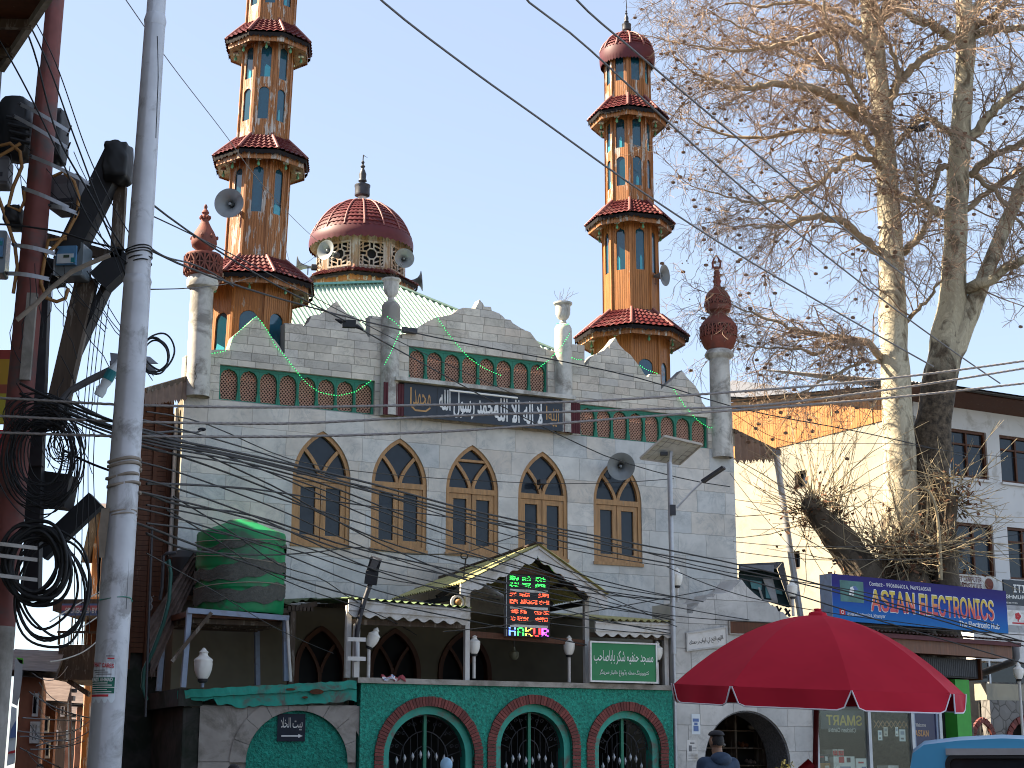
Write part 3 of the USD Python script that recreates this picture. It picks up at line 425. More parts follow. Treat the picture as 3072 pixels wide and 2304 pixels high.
# ---------------------------------------------------------------- pillars on the front
def pillar_shaft(t, u, w, z0, z1, r, mat_):
    c = MO.p(u, w, 0); t.part('shaft', G().lathe([(r * 1.02, z0), (r * 1.0, z0 + (z1 - z0) * .5), (r * .97, z1), (0, z1)], c, 28), mat_, 40)
    return c
c = MO.p(-6.70, .03, 0); t = Thing('corner_pillar', 'cream corner pillar with a slender pierced terracotta finial, by the left tower', 'pillar', c)
pillar_shaft(t, -6.70, .03, 8.4, 10.62, .225, M_render)
t.part('neck_ring', G().lathe([(.2, 10.5), (.29, 10.56), (.31, 10.66), (.28, 10.78), (.2, 10.8)], c, 24), M_render, 40)
dr = G().lathe([(.27, 10.76), (.34, 10.80), (.35, 11.18), (.335, 11.22), (.30, 11.22), (.30, 10.9), (.1, 10.9)], c, 24)
drum = t.part('pierced_drum', dr, M_terra, 40); t.part('dark_holes', G().lathe([(.345, 10.83), (.353, 10.84), (.354, 11.16), (.345, 11.17)], c, 24), M_holeshade, under=drum)
def fret(c, R, z0, z1, n, hexes=3, th=.026):
    "raised star fretwork round a drum"
    g = G()
    for i in range(n):
        a0 = 2 * PI * i / n; da = 2 * PI / n
        P = lambda f, z: c + V(R * math.cos(a0 + f * da), R * math.sin(a0 + f * da), z0 + z * (z1 - z0))
        for p, q in (((0, 0), (.5, .5)), ((.5, .5), (0, 1)), ((1, 0), (.5, .5)), ((.5, .5), (1, 1)), ((.5, 0), (.5, 1)), ((0, .5), (1, .5)), ((0, 0), (0, 1))):
            g.beam(P(*p), P(*q), th, th)
    return g
t.part('fretwork', fret(c, .362, 10.82, 11.17, 12), M_terra, under=drum)
t.part('finial', G().lathe([(.12, 11.2), (.13, 11.3), (.23, 11.38), (.25, 11.46), (.24, 11.56), (.19, 11.68), (.13, 11.78), (.09, 11.86), (.07, 11.9), (.085, 11.96), (.06, 12.0), (.05, 12.04), (.075, 12.08), (.05, 12.13), (.025, 12.16), (.04, 12.2), (.02, 12.25), (0, 12.26)], c, 20), M_terra, 50)
g = G()
for i in range(8):
    a = 2 * PI * i / 8
    for z, r in ((11.56, .25), (11.98, .09)): g.ball(c + V(r * math.cos(a), r * math.sin(a), z), .03, 0, (1, 1, 1.6))
t.part('petals', g, M_terra)
t.part('crack', G().tube([c + V(.0 - .02 + x, -.232, z) for x, z in ((.02, 9.0), (-.01, 8.85), (.03, 8.75), (-.02, 8.62), (0, 8.5))], .006, 4), M_dark)
c = MO.p(5.17, .03, 0); t = Thing('corner_pillar', 'white corner pillar crowned by a double terracotta bulb, by the right tower', 'pillar', c)
pillar_shaft(t, 5.17, .03, 8.2, 10.55, .232, M_render)
t.part('neck_ring', G().lathe([(.2, 10.42), (.3, 10.48), (.33, 10.54), (.29, 10.62), (.24, 10.66)], c, 24), M_render, 40)
b1 = t.part('pierced_drum', G().lathe([(.22, 10.62), (.33, 10.72), (.385, 10.84), (.40, 10.92), (.40, 11.20), (.38, 11.26), (.30, 11.36), (.22, 11.42), (.19, 11.46), (.19, 11.52)], c, 28), M_terra, 40)
t.part('fretwork', fret(c, .412, 10.93, 11.19, 14), M_terra, under=b1); t.part('dark_holes', G().lathe([(.39, 10.93), (.404, 10.94), (.404, 11.18), (.39, 11.19)], c, 28), M_holeshade, under=b1)
b2 = t.part('pierced_drum', G().lathe([(.2, 11.52), (.28, 11.56), (.30, 11.66), (.285, 11.8), (.25, 11.95), (.18, 12.04), (.1, 12.1), (.08, 12.14)], c, 24), M_terra, 40)
g = fret(V(0, 0, 0), .30, 11.68, 11.90, 11); v, f = g.mesh(); s_ = (1 - (v[:, 2:] - 11.68) / .22 * .12); v[:, :2] *= s_; t.part('fretwork', (v + c, f), M_terra, under=b2); t.part('dark_holes', G().lathe([(.28, 11.68), (.302, 11.69), (.268, 11.89), (.25, 11.9)], c, 24), M_holeshade, under=b2)
t.part('finial', G().lathe([(.09, 12.12), (.075, 12.2), (.10, 12.26), (.07, 12.31), (.09, 12.37), (.06, 12.42), (.075, 12.47), (.05, 12.52), (.05, 12.56), (.06, 12.6)], c, 16), M_terra, 40)
g = G(); 
for s_ in (-1, 1): g.tube([c + V(s_ * x, 0, z) for x, z in ((.04, 12.55), (.085, 12.62), (.09, 12.70), (.05, 12.8), (0, 12.88))], [.02, .028, .026, .02, .012], 6); g.tube([c + V(s_ * .08, 0, 12.6), c + V(s_ * .11, 0, 12.56)], .018, 5)
t.part('leaf_tip', g, M_terra, True)
def urn_pillar(u, z1, label, octo, plant):
    c = MO.p(u, .06, 0); t = Thing('urn_pillar', label, 'pillar', c)
    prof = [(.19, 8.39), (.188, z1 - .16), (.185, z1 - .1), (.15, z1 - .03), (.09, z1), (0, z1)]
    t.part('shaft', G().lathe(prof, c, 26), M_render, 40)
    n = 8 if octo else 20
    t.part('urn', G().lathe([(.05, z1 - .01), (.075, z1 + .03), (.06, z1 + .08), (.12, z1 + .14), (.155, z1 + .22), (.16, z1 + .4), (.2, z1 + .44), (.2, z1 + .475), (.15, z1 + .475), (.14, z1 + .36), (0, z1 + .36)], c, n, .2), M_render, 30)
    g = G(); r = random.Random(plant)
    for i in range(9):
        p = c + V(r.uniform(-.08, .08), r.uniform(-.08, .08), z1 + .4); pts = [p]; d = V(r.uniform(-.5, .5), r.uniform(-.3, .3), 1)
        for k in range(5): pts.append(pts[-1] + d * r.uniform(.04, .1)); d = d + V(r.uniform(-.5, .5), r.uniform(-.5, .5), r.uniform(-.2, .2))
        g.tube(pts, .0035, 4)
    t.part('dry_stems', g, M_grey_timber)
urn_pillar(-2.78, 10.77, 'grey pillar with an eight sided stone urn in front of the roof peak', True, 3)
urn_pillar(1.19, 10.77, 'grey pillar with a round footed urn of dead stems right of the parapet peak', False, 5)

# ================================================================ towers
class Face:
    def __init__(s, L, x, n, ap): s.L, s.x, s.n, s.ap = L, x, n, ap
    def tf(s, v): v = np.asarray(v, float); return s.L.tf(v[:, :1] * s.x + (s.ap + v[:, 1:2]) * s.n + v[:, 2:3] * V(0, 0, 1))
def octring(R, z, n=8, off=.0): return [(R * math.cos(2 * PI * (i + .5) / n - PI / 2 + off), R * math.sin(2 * PI * (i + .5) / n - PI / 2 + off), z) for i in range(n)]
def tile_slope(g, p00, p01, p10, p11, rows, cols, amp=.028):
    "a roof face of pressed tiles: p00-p01 the lower edge, p10-p11 the upper one"
    p00, p01, p10, p11 = map(np.asarray, (p00, p01, p10, p11)); nrm = np.cross(p01 - p00, p10 - p00); nrm = nrm / np.linalg.norm(nrm)
    if nrm[2] < 0: nrm = -nrm
    P = []; nc = cols * 4 + 1
    for r in range(rows):
        for t0, lift in ((r / rows, .024), ((r + .97) / rows, 0.0)):
            row = []
            for c_ in range(nc):
                s_ = c_ / (nc - 1); a = p00 + (p01 - p00) * s_; b = p10 + (p11 - p10) * s_
                row.append(a + (b - a) * t0 + nrm * (lift + amp * .5 * (1 + math.cos(2 * PI * c_ / 4))))
            P.append(row)
    g.grid(P)
def tower_tier(t, L, R, z, Rin, ztop, Rsh, plain_=False, bulbs=True):
    "an eave: tiled skirt, hip ridges, boarded fascia and soffit, dark sheet edge"
    g = G(L); lo = octring(R, z + .07); up = octring(Rin, ztop)
    for i in range(8): tile_slope(g, lo[i], lo[(i + 1) % 8], up[i], up[(i + 1) % 8], 5, max(5, int(R * .765 / .13)))
    roof = t.part('tile_roof', g, M_redtile, 50)
    for i in range(8): a, b = np.array(lo[i]), np.array(up[i]); t.part('hip_ridge', G(L).tube([a + V(0, 0, .035), (a + b) / 2 + V(0, 0, .04), b + V(0, 0, .035)], .032, 6), M_ridge, True, under=roof)
    f = G(L); n = 11; Ro = R * .93
    o0 = octring(Ro, z + .05); o1 = octring(Ro, z - .11)
    for i in range(8):
        a, b = np.array(o0[i]), np.array(o0[(i + 1) % 8]); c_, d = np.array(o1[i]), np.array(o1[(i + 1) % 8])
        for k in range(n):
            s0, s1 = (k + .04) / n, (k + .96) / n; f.grid([[a + (b - a) * s0, a + (b - a) * s1], [c_ + (d - c_) * s0, c_ + (d - c_) * s1]], (-np.array(o0[i])[:3] * V(1, 1, 0) - np.array(o0[(i + 1) % 8]) * V(1, 1, 0)) * .012)
    t.part('fascia', f, M_clad, kind='stuff')
    s_ = G(L); i0 = octring(Rsh * .98, z + .02); o = octring(Ro * .99, z - .085)
    for i in range(8):
        a, b = np.array(o[i]), np.array(o[(i + 1) % 8]); c_, d = np.array(i0[i]), np.array(i0[(i + 1) % 8])
        for k in range(n):
            s0, s1 = (k + .03) / n, (k + .97) / n; s_.grid([[a + (b - a) * s0, a + (b - a) * s1], [c_ + (d - c_) * s0, c_ + (d - c_) * s1]], (0, 0, .02))
    t.part('soffit', s_, M_soffit, kind='stuff')
    e = G(L); lo2 = octring(R * .995, z + .065)
    for i in range(8):
        a, b = np.array(lo2[i]), np.array(lo2[(i + 1) % 8]); m = 15; rr = random.Random(i + int(z * 10))
        top = [a + (b - a) * k / m for k in range(m + 1)]; bot = [p * V(.99, .99, 1) - V(0, 0, .045 + .035 * (k % 2) + .04 * rr.random()) for k, p in enumerate(top)]
        e.grid([top, bot])
    t.part('sheet_edge', e, M_blackedge)
    if bulbs:
        for i in range(8):
            a = -PI / 2 + PI / 4 * i + PI / 8 * 0; q = V(math.cos(a), math.sin(a), 0) * (Ro + Rsh) * .5 * .96 + V(0, 0, z - .06)
            bl_ = t.part('bulb_plate', G(L).box(q[0] - .055, q[0] + .055, q[1] - .05, q[1] + .05, q[2] - .02, q[2] + .01), M_offwhite)
            t.part('bulb', G(L).lathe([(.012, -.02), (.014, -.06), (.032, -.11), (.03, -.14), (0, -.165)], q, 8), M_greenbulb, True, under=bl_)
def tower_storey(t, L, R, z0, z1, wins, mat_, boards_=10, cracked=0):
    "eight boarded faces; wins: list of (sill, top, width, kind)"
    core = G(L); core.lathe([(R * .90, z0), (R * .90, z1)], (0, 0, 0), 8, PI / 8); t.part('inner_shaft', core, M_dark)
    g = G(L); ap = R * math.cos(PI / 8); hw = R * math.sin(PI / 8)
    glass = []
    for i in range(8):
        a = -PI / 2 + PI / 4 * i; n = V(math.cos(a), math.sin(a), 0); x = V(-math.sin(a), math.cos(a), 0)
        FF = Face(L, x, n, ap); gf = G(FF); hole = []
        for sill, top, wd, kind in wins:
            h = wd / 2
            if kind == 'ogee': p = Polygon([(-h, sill), (-h, top - .13), (-h * .86, top - .075), (-h * .55, top - .055), (-h * .2, top - .04), (0, top), (h * .2, top - .04), (h * .55, top - .055), (h * .86, top - .075), (h, top - .13), (h, sill)])
            else: p = Polygon([(-h, sill)] + [(-h * math.cos(q), top - h * .9 + h * .9 * math.sin(q)) for q in np.linspace(0, PI, 11)] + [(h, sill)])
            hole.append(p)
        H = union_all(hole) if hole else None; bw = 2 * hw / boards_
        for k in range(boards_):
            p = sbox(-hw + k * bw + .004, z0, -hw + (k + 1) * bw - .004, z1)
            if H is not None: p = p.difference(H)
            gf.ext(p, -.03, rnd.uniform(-.002, .002))
        gf.ext(sbox(-hw, z0, hw, z1).difference(H) if H is not None else sbox(-hw, z0, hw, z1), -.035, -.012)
        v, f = gf.mesh(); g.V.append(v); g.F.append(f + g.n); g.n += len(v)
        for p in hole: glass.append((FF, p, i))
    # corner strips
    for i in range(8):
        a = -PI / 2 + PI / 4 * (i + .5); q = V(math.cos(a), math.sin(a), 0) * R; g.beam(q + V(0, 0, z0), q + V(0, 0, z1), .045, .045, q)
    t.part('cladding', g, mat_, kind='stuff')
    for FF, p, i in glass:
        w = t.part('window', G(FF).ext(p.buffer(.012), -.032, -.026), M_glassteal)
        b = p.bounds
        if rnd.random() < cracked:
            x0 = rnd.uniform(b[0], 0); x1 = rnd.uniform(x0 + .05, b[2]); h1 = rnd.uniform(.2, .5) * (b[3] - b[1])
            q = Polygon([(x0, b[1]), (x0, b[1] + h1 * .8), (x0 + .03, b[1] + h1), (x1, b[1] + h1 * .75), (x1, b[1])]).intersection(p)
            if not q.is_empty: t.part('loose_pane', G(FF).ext(q, -.025, -.02), M_glasslight, under=w)
DOME = [(.60, 17.60), (.625, 17.68), (.63, 17.82), (.615, 17.95), (.56, 18.08), (.47, 18.2), (.36, 18.30), (.22, 18.38), (.1, 18.42), (0, 18.43)]
def dome_tiles(t, L, prof, name='dome', z0t=0.27, nrib=12, rows=9, skirt=None):
    R = np.array(prof)
    d = np.r_[0, np.cumsum(np.hypot(*np.diff(R, axis=0).T))]; d /= d[-1]
    seg = nrib * 8; P = []
    for r in range(rows):
        for tt, lift in ((z0t + (1 - z0t) * r / rows, .02), (z0t + (1 - z0t) * (r + .96) / rows, 0)):
            rr = np.interp(tt, d, R[:, 0]); zz = np.interp(tt, d, R[:, 1]); row = []
            for k in range(seg + 1):
                a = 2 * PI * k / seg; bmp = .016 * math.cos(k * PI / 2) ** 2 if k % 2 == 0 else 0; q = rr + (lift + bmp) * min(1, rr / .15)
                row.append((q * math.cos(a), q * math.sin(a), zz + lift * .5))
            P.append(row)
    dm = t.part(name, G(L).grid(P), M_redtile, 50)
    g = G(L)
    for k in range(nrib):
        a = 2 * PI * (k + .5) / nrib; pts = []
        for tt in np.linspace(z0t, .99, 9):
            rr = np.interp(tt, d, R[:, 0]) + .02; pts.append((rr * math.cos(a), rr * math.sin(a), np.interp(tt, d, R[:, 1]) + .015))
        g.tube(pts, .026, 5)
    t.part('rib', g, M_ridge, True, under=dm)
    # smooth skirt with a saw tooth hem
    g = G(L); m = 96; rows_ = []
    for tt in np.linspace(0, z0t + .02, 6):
        rr = np.interp(tt, d, R[:, 0]) + .025; zz = np.interp(tt, d, R[:, 1]); rows_.append([(rr * math.cos(2 * PI * k / m), rr * math.sin(2 * PI * k / m), zz - (.045 if (tt == 0 and k % 2) else 0)) for k in range(m + 1)])
    t.part('skirt', g.grid(rows_), M_redtrim, 40, under=dm)
    return dm
def finial(t, L, z, s, tip):
    g = G(L); g.lathe([(.11 * s, z - .03), (.10 * s, z + .06 * s), (.10 * s, z + .14 * s)], (0, 0, 0), 14); t.part('finial_neck', g, M_offwhite, 40)
    z = z + .14 * s; d = G(L).lathe([(.1 * s, z), (.17 * s, z + .03 * s), (.175 * s, z + .07 * s), (.17 * s, z + .09 * s), (.17 * s, z + .22 * s), (.18 * s, z + .24 * s), (.18 * s, z + .28 * s), (.06 * s, z + .3 * s), (.055 * s, z + .34 * s), (.10 * s, z + .38 * s), (.075 * s, z + .44 * s), (.085 * s, z + .54 * s), (.05 * s, z + .64 * s), (.03 * s, z + .68 * s), (.055 * s, z + .73 * s), (.02 * s, z + .78 * s), (.04 * s, z + .83 * s), (.015 * s, z + .87 * s)], (0, 0, 0), 16)
    d.tube([(0, 0, z + .86 * s), (.01, 0, z + 1.0 * s), tip], [.014 * s, .02 * s, .004], 6); t.part('finial', d, M_iron, 40)
def tower(label, c, ang, lean, fresh, seed):
    global rnd
    keep = rnd; rnd = random.Random(seed)
    t = Thing('minaret', label, 'minaret', c); L = Local(c, ang, lean)
    # local z is true height: undo the base offset
    tower_storey(t, L, .83, 8.3, 11.02, [(9.25, 10.35, .34, 'round')], M_cladfresh, 12, .5)
    tower_tier(t, L, 1.30, 10.93, .68, 11.52, .83)
    tower_storey(t, L, .625, 11.45, 13.72, [(12.47, 13.47, .21, 'ogee')], M_cladfresh if fresh else M_clad, 9, .55)
    tower_tier(t, L, 1.03, 13.60, .56, 14.13, .625)
    tower_storey(t, L, .54, 14.08, 16.3, [(14.50, 15.20, .21, 'round'), (15.42, 16.12, .21, 'round')], M_clad, 8, .6)
    tower_tier(t, L, .94, 16.18, .54, 16.68, .54)
    tower_storey(t, L, .525, 16.62, 17.95, [(17.08, 17.76, .21, 'ogee')], M_clad, 8, .3)
    dome_tiles(t, L, DOME)
    finial(t, L, 18.42, .62, (.0, 0, 19.45))
    rnd = keep
tower('timber clad minaret on the left with flaking varnish, its top out of view', V(-5.26, 32.6, 0) - V(.028 * 10.9, 0, 0), 5.0, (.028, 0), False, 21)
tower('timber clad minaret on the right ending in a small red tiled dome and dark spire', V(2.71, 36.58, 0), 18.6, (0, 0), True, 22)
# lantern dome behind the roof
c = MO.p(-.73, -7.0, 0); L = Local(c, 20.0); t = Thing('lantern_dome', 'red ribbed dome on an eight sided timber lantern behind the green roof', 'dome', c)
tower_tier(t, L, 1.45, 13.12, 1.1, 13.38, 1.1, bulbs=False)
g = G(L); R = 1.12; hw = R * math.sin(PI / 8); ap = R * math.cos(PI / 8)
t.part('base_drum', G(L).lathe([(1.1, 11.8), (1.1, 13.2)], (0, 0, 0), 8, PI / 8), M_cladpale)
g = G(L).lathe([(1.0, 13.1), (1.0, 14.7)], (0, 0, 0), 8, PI / 8); t.part('inner_shaft', g, M_dark)
for i in range(8):
    a = -PI / 2 + PI / 4 * i; n = V(math.cos(a), math.sin(a), 0); x = V(-math.sin(a), math.cos(a), 0)
    ff = Face(L, x, n, ap); W = .30
    hole = sbox(-W, 13.47, W, 14.05)
    gf = G(ff)
    for k in range(10):
        p = sbox(-hw + k * hw / 5 + .004, 13.12, -hw + (k + 1) * hw / 5 - .004, 14.6).difference(hole); gf.ext(p, -.03, 0)
    wl = t.part('boarded_side', gf, M_cladpale, kind='stuff')
    t.part('window_frame', G(ff).ext(ring(sbox(-W - .04, 13.43, W + .04, 14.09), .045), -.04, .015), M_cladpale, under=wl)
    # star lattice
    b = []; cz = 13.76
    oc = [(.11 * math.cos(PI / 8 + k * PI / 4) * 1.25, cz + .11 * math.sin(PI / 8 + k * PI / 4) * 1.3) for k in range(8)]
    b.append(LineString(oc + [oc[0]]))
    for k, (px, pz) in enumerate(oc):
        dx, dz = px, pz - cz
        e = (W if dx > 0 else -W, pz) if abs(dx) > abs(dz) else (px, 14.05 if dz > 0 else 13.47)
        b.append(LineString([(px, pz), e]))
    for sx in (-1, 1):
        for sz in (-1, 1): b += [LineString([(sx * W, cz + sz * .19), (sx * .19, cz + sz * .29)]), LineString([(sx * .22, cz + sz * .05), (sx * .22, cz + sz * .29)]), LineString([(sx * W, cz + sz * .12), (sx * .06, cz + sz * .22)])]
    t.part('star_lattice', G(ff).ext(union_all([q.buffer(.016, cap_style=2) for q in b]).intersection(hole), -.035, -.005), M_cladpale, under=wl)
prof = [(1.27, 14.15), (1.285, 14.25), (1.27, 14.36), (1.22, 14.5), (1.12, 14.72), (.98, 14.92), (.78, 15.12), (.55, 15.29), (.32, 15.38), (.12, 15.42), (0, 15.42)]
dome_tiles(t, L, prof, 'dome', .15, 16, 13)
t.part('underside', G(L).lathe([(1.27, 14.17), (1.1, 14.35), (.9, 14.5)], (0, 0, 0), 32), M_cladpale)
finial(t, L, 15.40, 1.12, (.12, 0, 16.62))

# ================================================================ boundary wall with brick ringed arches
def stucco(name, col):
    c = np.array(col)
    return mat(name, {'geo': ('geometry', {}), 'n': ('noise_texture', {'scale': 21., 'detail': 3.0, 'roughness': .6, 'distortion': .4}), 'b': ('bump', {'strength': 1.0, 'distance': .045}), 'n2': ('noise_texture', {'scale': 1.6, 'detail': 5.0}),
                      'r': ('rgb_ramp', {'ramp': [(.3, tuple(c * .72)), (.6, tuple(c)), (.85, tuple(c * 1.15))]}), 'hr': ('map_range', {'from_min': .35, 'from_max': .65, 'to_min': .6, 'to_max': 1.2}), 'hv': ('hsv', {}), 'p': ('principled_bsdf', {'roughness': .62, 'specular_ior_level': .35})},
               [('geo.position', 'n.vector'), ('n.fac', 'b.height'), ('b.normal', 'p.normal'), ('geo.position', 'n2.vector'), ('n2.fac', 'r.fac'), ('n.fac', 'hr.value'), ('hr.result', 'hv.value'), ('r.color', 'hv.color'), ('hv.color', 'p.base_color')])
M_teal = stucco('rough_teal_stucco', (.018, .30, .215))
M_tealsmooth = plain('teal_paint', (.03, .33, .25), .55, var=.18, scale=5., bump=.2, dirt=(.13, .13, .11), dirt_amt=.22, dscale=2.4)
M_gate = stone('gate_marble', [(.46, .44, .41), (.52, .50, .47), (.42, .41, .39)], (.25, .24, .22), 2.4, .55)
M_oldstone = plain('stained_stone', (.36, .325, .285), .8, var=.2, scale=3., bump=.25, dirt=(.2, .18, .15), dirt_amt=.35)
WW = 3.0
wall = Thing('boundary_wall', 'teal roughcast wall with three brick ringed arches and iron grilles below the porch', 'wall', MO.p(-1.2, WW, 0))
AR = [(-3.115, 1.035, 1.715), (-1.045, .945, 1.875), (.905, .875, 1.855)]
def archpoly(c, r, zc, z0=.25, n=24): return Polygon([(c - r, z0)] + [(c - r * math.cos(a), zc + r * math.sin(a)) for a in np.linspace(0, PI, n)] + [(c + r, z0)])
inner = [archpoly(c, r - .30, zc) for c, r, zc in AR]
wall.part('roughcast', G(MO).ext(sbox(-4.42, 0, 1.90, 2.955).difference(union_all([archpoly(c, r - .165, zc) for c, r, zc in AR])), WW - .3, WW), M_teal)
wall.part('coping', G(MO).ext(sbox(-4.50, 2.958, 1.90, 3.05), WW - .36, WW + .06), M_oldstone)
for k, (c, r, zc) in enumerate(AR):
    g = G(MO).ext(archpoly(c, r - .168, zc).difference(inner[k]), WW - .30, WW - .07); wall.part('reveal', g, M_tealsmooth)
    nb = int(PI * r / .066); st = int((zc - .3) / .066)
    for i in range(nb):
        a0, a1 = PI * (i + .07) / nb, PI * (i + .93) / nb; r0, r1 = r - .165, r + rnd.uniform(-.006, .006)
        wall.part('brick', G(MO).ext(Polygon([(c - q * math.cos(a), zc + q * math.sin(a)) for q, a in ((r0, a0), (r1, a0), (r1, a1), (r0, a1))]), WW - .07, WW + .035 + rnd.uniform(-.006, .006)), M_redbrick)
    for s_ in (-1, 1):
        for i in range(st):
            z = zc - (i + 1) * .066 + .005
            if z < 1.0: break
            x0, x1 = sorted((c + s_ * (r - .165), c + s_ * r)); wall.part('brick', G(MO).ext(sbox(x0, z, x1, z + .057), WW - .07, WW + .03 + rnd.uniform(-.006, .006)), M_redbrick)
    g = G(MO); w = WW - .22; ri = r - .30
    P = lambda pts: [V(x, w, z) for x, z in pts]
    g.tube(P([(c - (ri - .02) * math.cos(a), zc + (ri - .02) * math.sin(a)) for a in np.linspace(0, PI, 20)]), .013, 5)
    for f in (.62, .3): g.tube(P([(c - ri * f * math.cos(a), zc - .06 + ri * f * 1.1 * math.sin(a)) for a in np.linspace(0, PI, 16)]), .009, 5)
    for a in np.linspace(.15, PI - .15, 9): g.tube(P([(c - ri * .62 * math.cos(a), zc - .06 + ri * .68 * math.sin(a)), (c - ri * math.cos(a), zc + ri * math.sin(a))]), .008, 4)
    for a in np.linspace(.3, PI - .3, 7):
        q = (c - ri * .82 * math.cos(a), zc + ri * .82 * math.sin(a))
        for dx in (-.05, .05):
            g.tube(P([(q[0] + dx + .042 * math.cos(b) * (1 - b / 9), q[1] + .042 * math.sin(b) * (1 - b / 9)) for b in np.linspace(0, 7, 14)]), .007, 4)
    for x in np.linspace(-ri * .9, ri * .9, 11): g.tube(P([(c + x, .3), (c + x, zc - .06 + (ri * .68 if abs(x) < ri * .6 else 0) * math.sqrt(max(0, 1 - (x / ri / .62) ** 2)))]), .008, 4)
    gr = wall.part('iron_grille', g, M_iron)
    wall.part('centre_post', G(MO).box(c - .028, c + .028, WW - .25, WW - .19, .2, zc + ri), M_jaligreen, under=gr)
    g = G(MO)
    for x in np.linspace(-ri * .72, ri * .72, 8):
        z = 1.50 + .16 * (1 - abs(x) / ri) + .1 * (int(x * 40) % 2); g.lathe([(0, -.07), (.03, -.01), (.034, .015), (0, .085)], (c + x, w + .012, z), 6)
    wall.part('spear_leaf', g, M_steel, under=gr)
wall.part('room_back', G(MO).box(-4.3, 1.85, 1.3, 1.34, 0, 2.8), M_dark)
g = G(MO).box(-4.42, 1.9, 1.35, WW - .31, 2.80, 2.93); wall.part('flat_roof', g, M_render)

# ================================================================ porch over the steps
porch = Thing('porch', 'gabled porch of corrugated sheet with scalloped white boards over the teal wall', 'porch', MO.p(-1.1, 1.6, 3))
def corr(g, a, b, c, d, pitch, amp, thick=.006):
    "corrugated sheet: a-b along the ribs' spacing, c-d the opposite edge"
    a, b, c, d = map(lambda q: np.asarray(q, float), (a, b, c, d)); n = max(4, int(np.linalg.norm(b - a) / pitch) * 6) + 1; nr = np.cross(b - a, c - a); nr /= np.linalg.norm(nr); nr = nr if nr[2] > 0 else -nr
    P = [[p + (q - p) * k / (n - 1) + nr * amp * math.sin(k * PI / 3) for k in range(n)] for p, q in ((a, b), (c, d))]
    return g.grid(P, nr * thick)
RG = (-1.11, 5.53); EL_ = (-2.66, 4.74); ER_ = (.36, 4.68); wf = WW + .25
porch.part('roof_sheet', corr(G(MO), V(EL_[0], wf + .1, EL_[1]), V(EL_[0], .03, EL_[1]), V(RG[0], wf + .1, RG[1]), V(RG[0], .03, RG[1] - .13), .11, .018), M_yellow, 40)
porch.part('roof_sheet', corr(G(MO), V(ER_[0], wf + .1, ER_[1]), V(ER_[0], .03, ER_[1]), V(RG[0], wf + .1, RG[1]), V(RG[0], .03, RG[1] - .13), .11, .018), M_yellow, 40)
porch.part('ridge_cap', G(MO).beam((RG[0], wf + .12, RG[1] + .02), (RG[0], .03, RG[1] - .11), .16, .03), M_rust)
def scallop(u0, u1, zt0, zt1, h, n, depth=.07):
    top = [(u0, zt0), (u1, zt1)]; pts = []
    for k in range(n):
        for j in range(7):
            t = (k + j / 7) / n; u = u1 + (u0 - u1) * t; z = zt1 + (zt0 - zt1) * t; pts.append((u, z - h + depth - depth * abs(math.sin(PI * (j / 7)))  - (.018 if j in (0,) else 0)))
    pts.append((u0, zt0 - h + depth)); return Polygon(top + pts).buffer(0)
for (u0, z0), (u1, z1), n in ((EL_, RG, 6), (RG, ER_, 6)):
    if n: porch.part('barge_board', G(MO).ext(scallop(u0, u1, z0 - .01, z1 - .03, .27, n), wf - .01, wf + .02), M_offwhite)
    porch.part('moulding', G(MO).beam((u0, wf + .035, z0 - .04), (u1, wf + .035, z1 - .06), .03, .045), M_offwhite)
def canopy(u0, u1, zt0, zt1, h, n, back, col):
    porch.part('fascia_board', G(MO).ext(scallop(u0, u1, zt0, zt1, h, n, .08), WW + .02, WW + .05), M_offwhite)
    for dz in (.03, .17): porch.part('moulding', G(MO).beam((u0, WW + .06, zt0 - dz), (u1, WW + .06, zt1 - dz), .02, .03), M_offwhite)
    porch.part('roof_sheet', corr(G(MO), V(u0, WW + .10, zt0 + .02), V(u1, WW + .10, zt1 + .02), V(u0, .05, back), V(u1, .05, back), .15, .022), col, 40)
canopy(-4.70, -2.36, 4.385, 4.315, .30, 9, 4.62, M_canopy)
canopy(.22, 1.93, 4.20, 4.225, .29, 7, 4.6, M_yellow)
q0, q1 = MO.uz(846, 1815, 1.5), MO.uz(1046, 1798, 1.5)
porch.part('roof_sheet', corr(G(MO), V(q0[0], 1.5, q0[1]), V(-4.72, 1.5, q1[1]), V(q0[0], .05, q0[1] + .14), V(-4.72, .05, q1[1] + .1), .15, .02), M_canopy, 40)
g = G(MO)
for u in np.linspace(q0[0] + .15, -4.8, 7): g.beam((u, 1.48, q0[1] - .05), (u, .05, q0[1] + .08), .05, .07)
g.beam((q0[0], 1.42, q0[1] - .11), (-4.7, 1.42, q1[1] - .1), .06, .09); porch.part('rafter', g, M_grey_timber)
for u, z1 in ((-2.335, 4.66), (.13, 4.66), (-4.62, 4.3), (1.86, 4.1)):
    porch.part('post', G(MO).box(u - .045, u + .045, WW - .2, WW - .11, 3.05, z1), M_offwhite)
for u in (-5.15,): porch.part('post', G(MO).box(u - .05, u + .05, 1.35, 1.45, 2.9, 4.4), M_grey_timber)
for (a, b) in (((-2.33, WW - .15, 4.6), (-2.33, .05, 4.6)), ((.13, WW - .15, 4.55), (.13, .05, 4.55)), ((-2.33, WW - .12, 4.66), (-1.11, WW - .12, 5.40)), ((.13, WW - .12, 4.62), (-1.11, WW - .12, 5.40)), ((-2.33, 1.5, 4.66), (-1.11, 1.5, 5.42)), ((.13, 1.5, 4.62), (-1.11, 1.5, 5.42))):
    porch.part('rafter', G(MO).beam(a, b, .07, .09), M_iron)
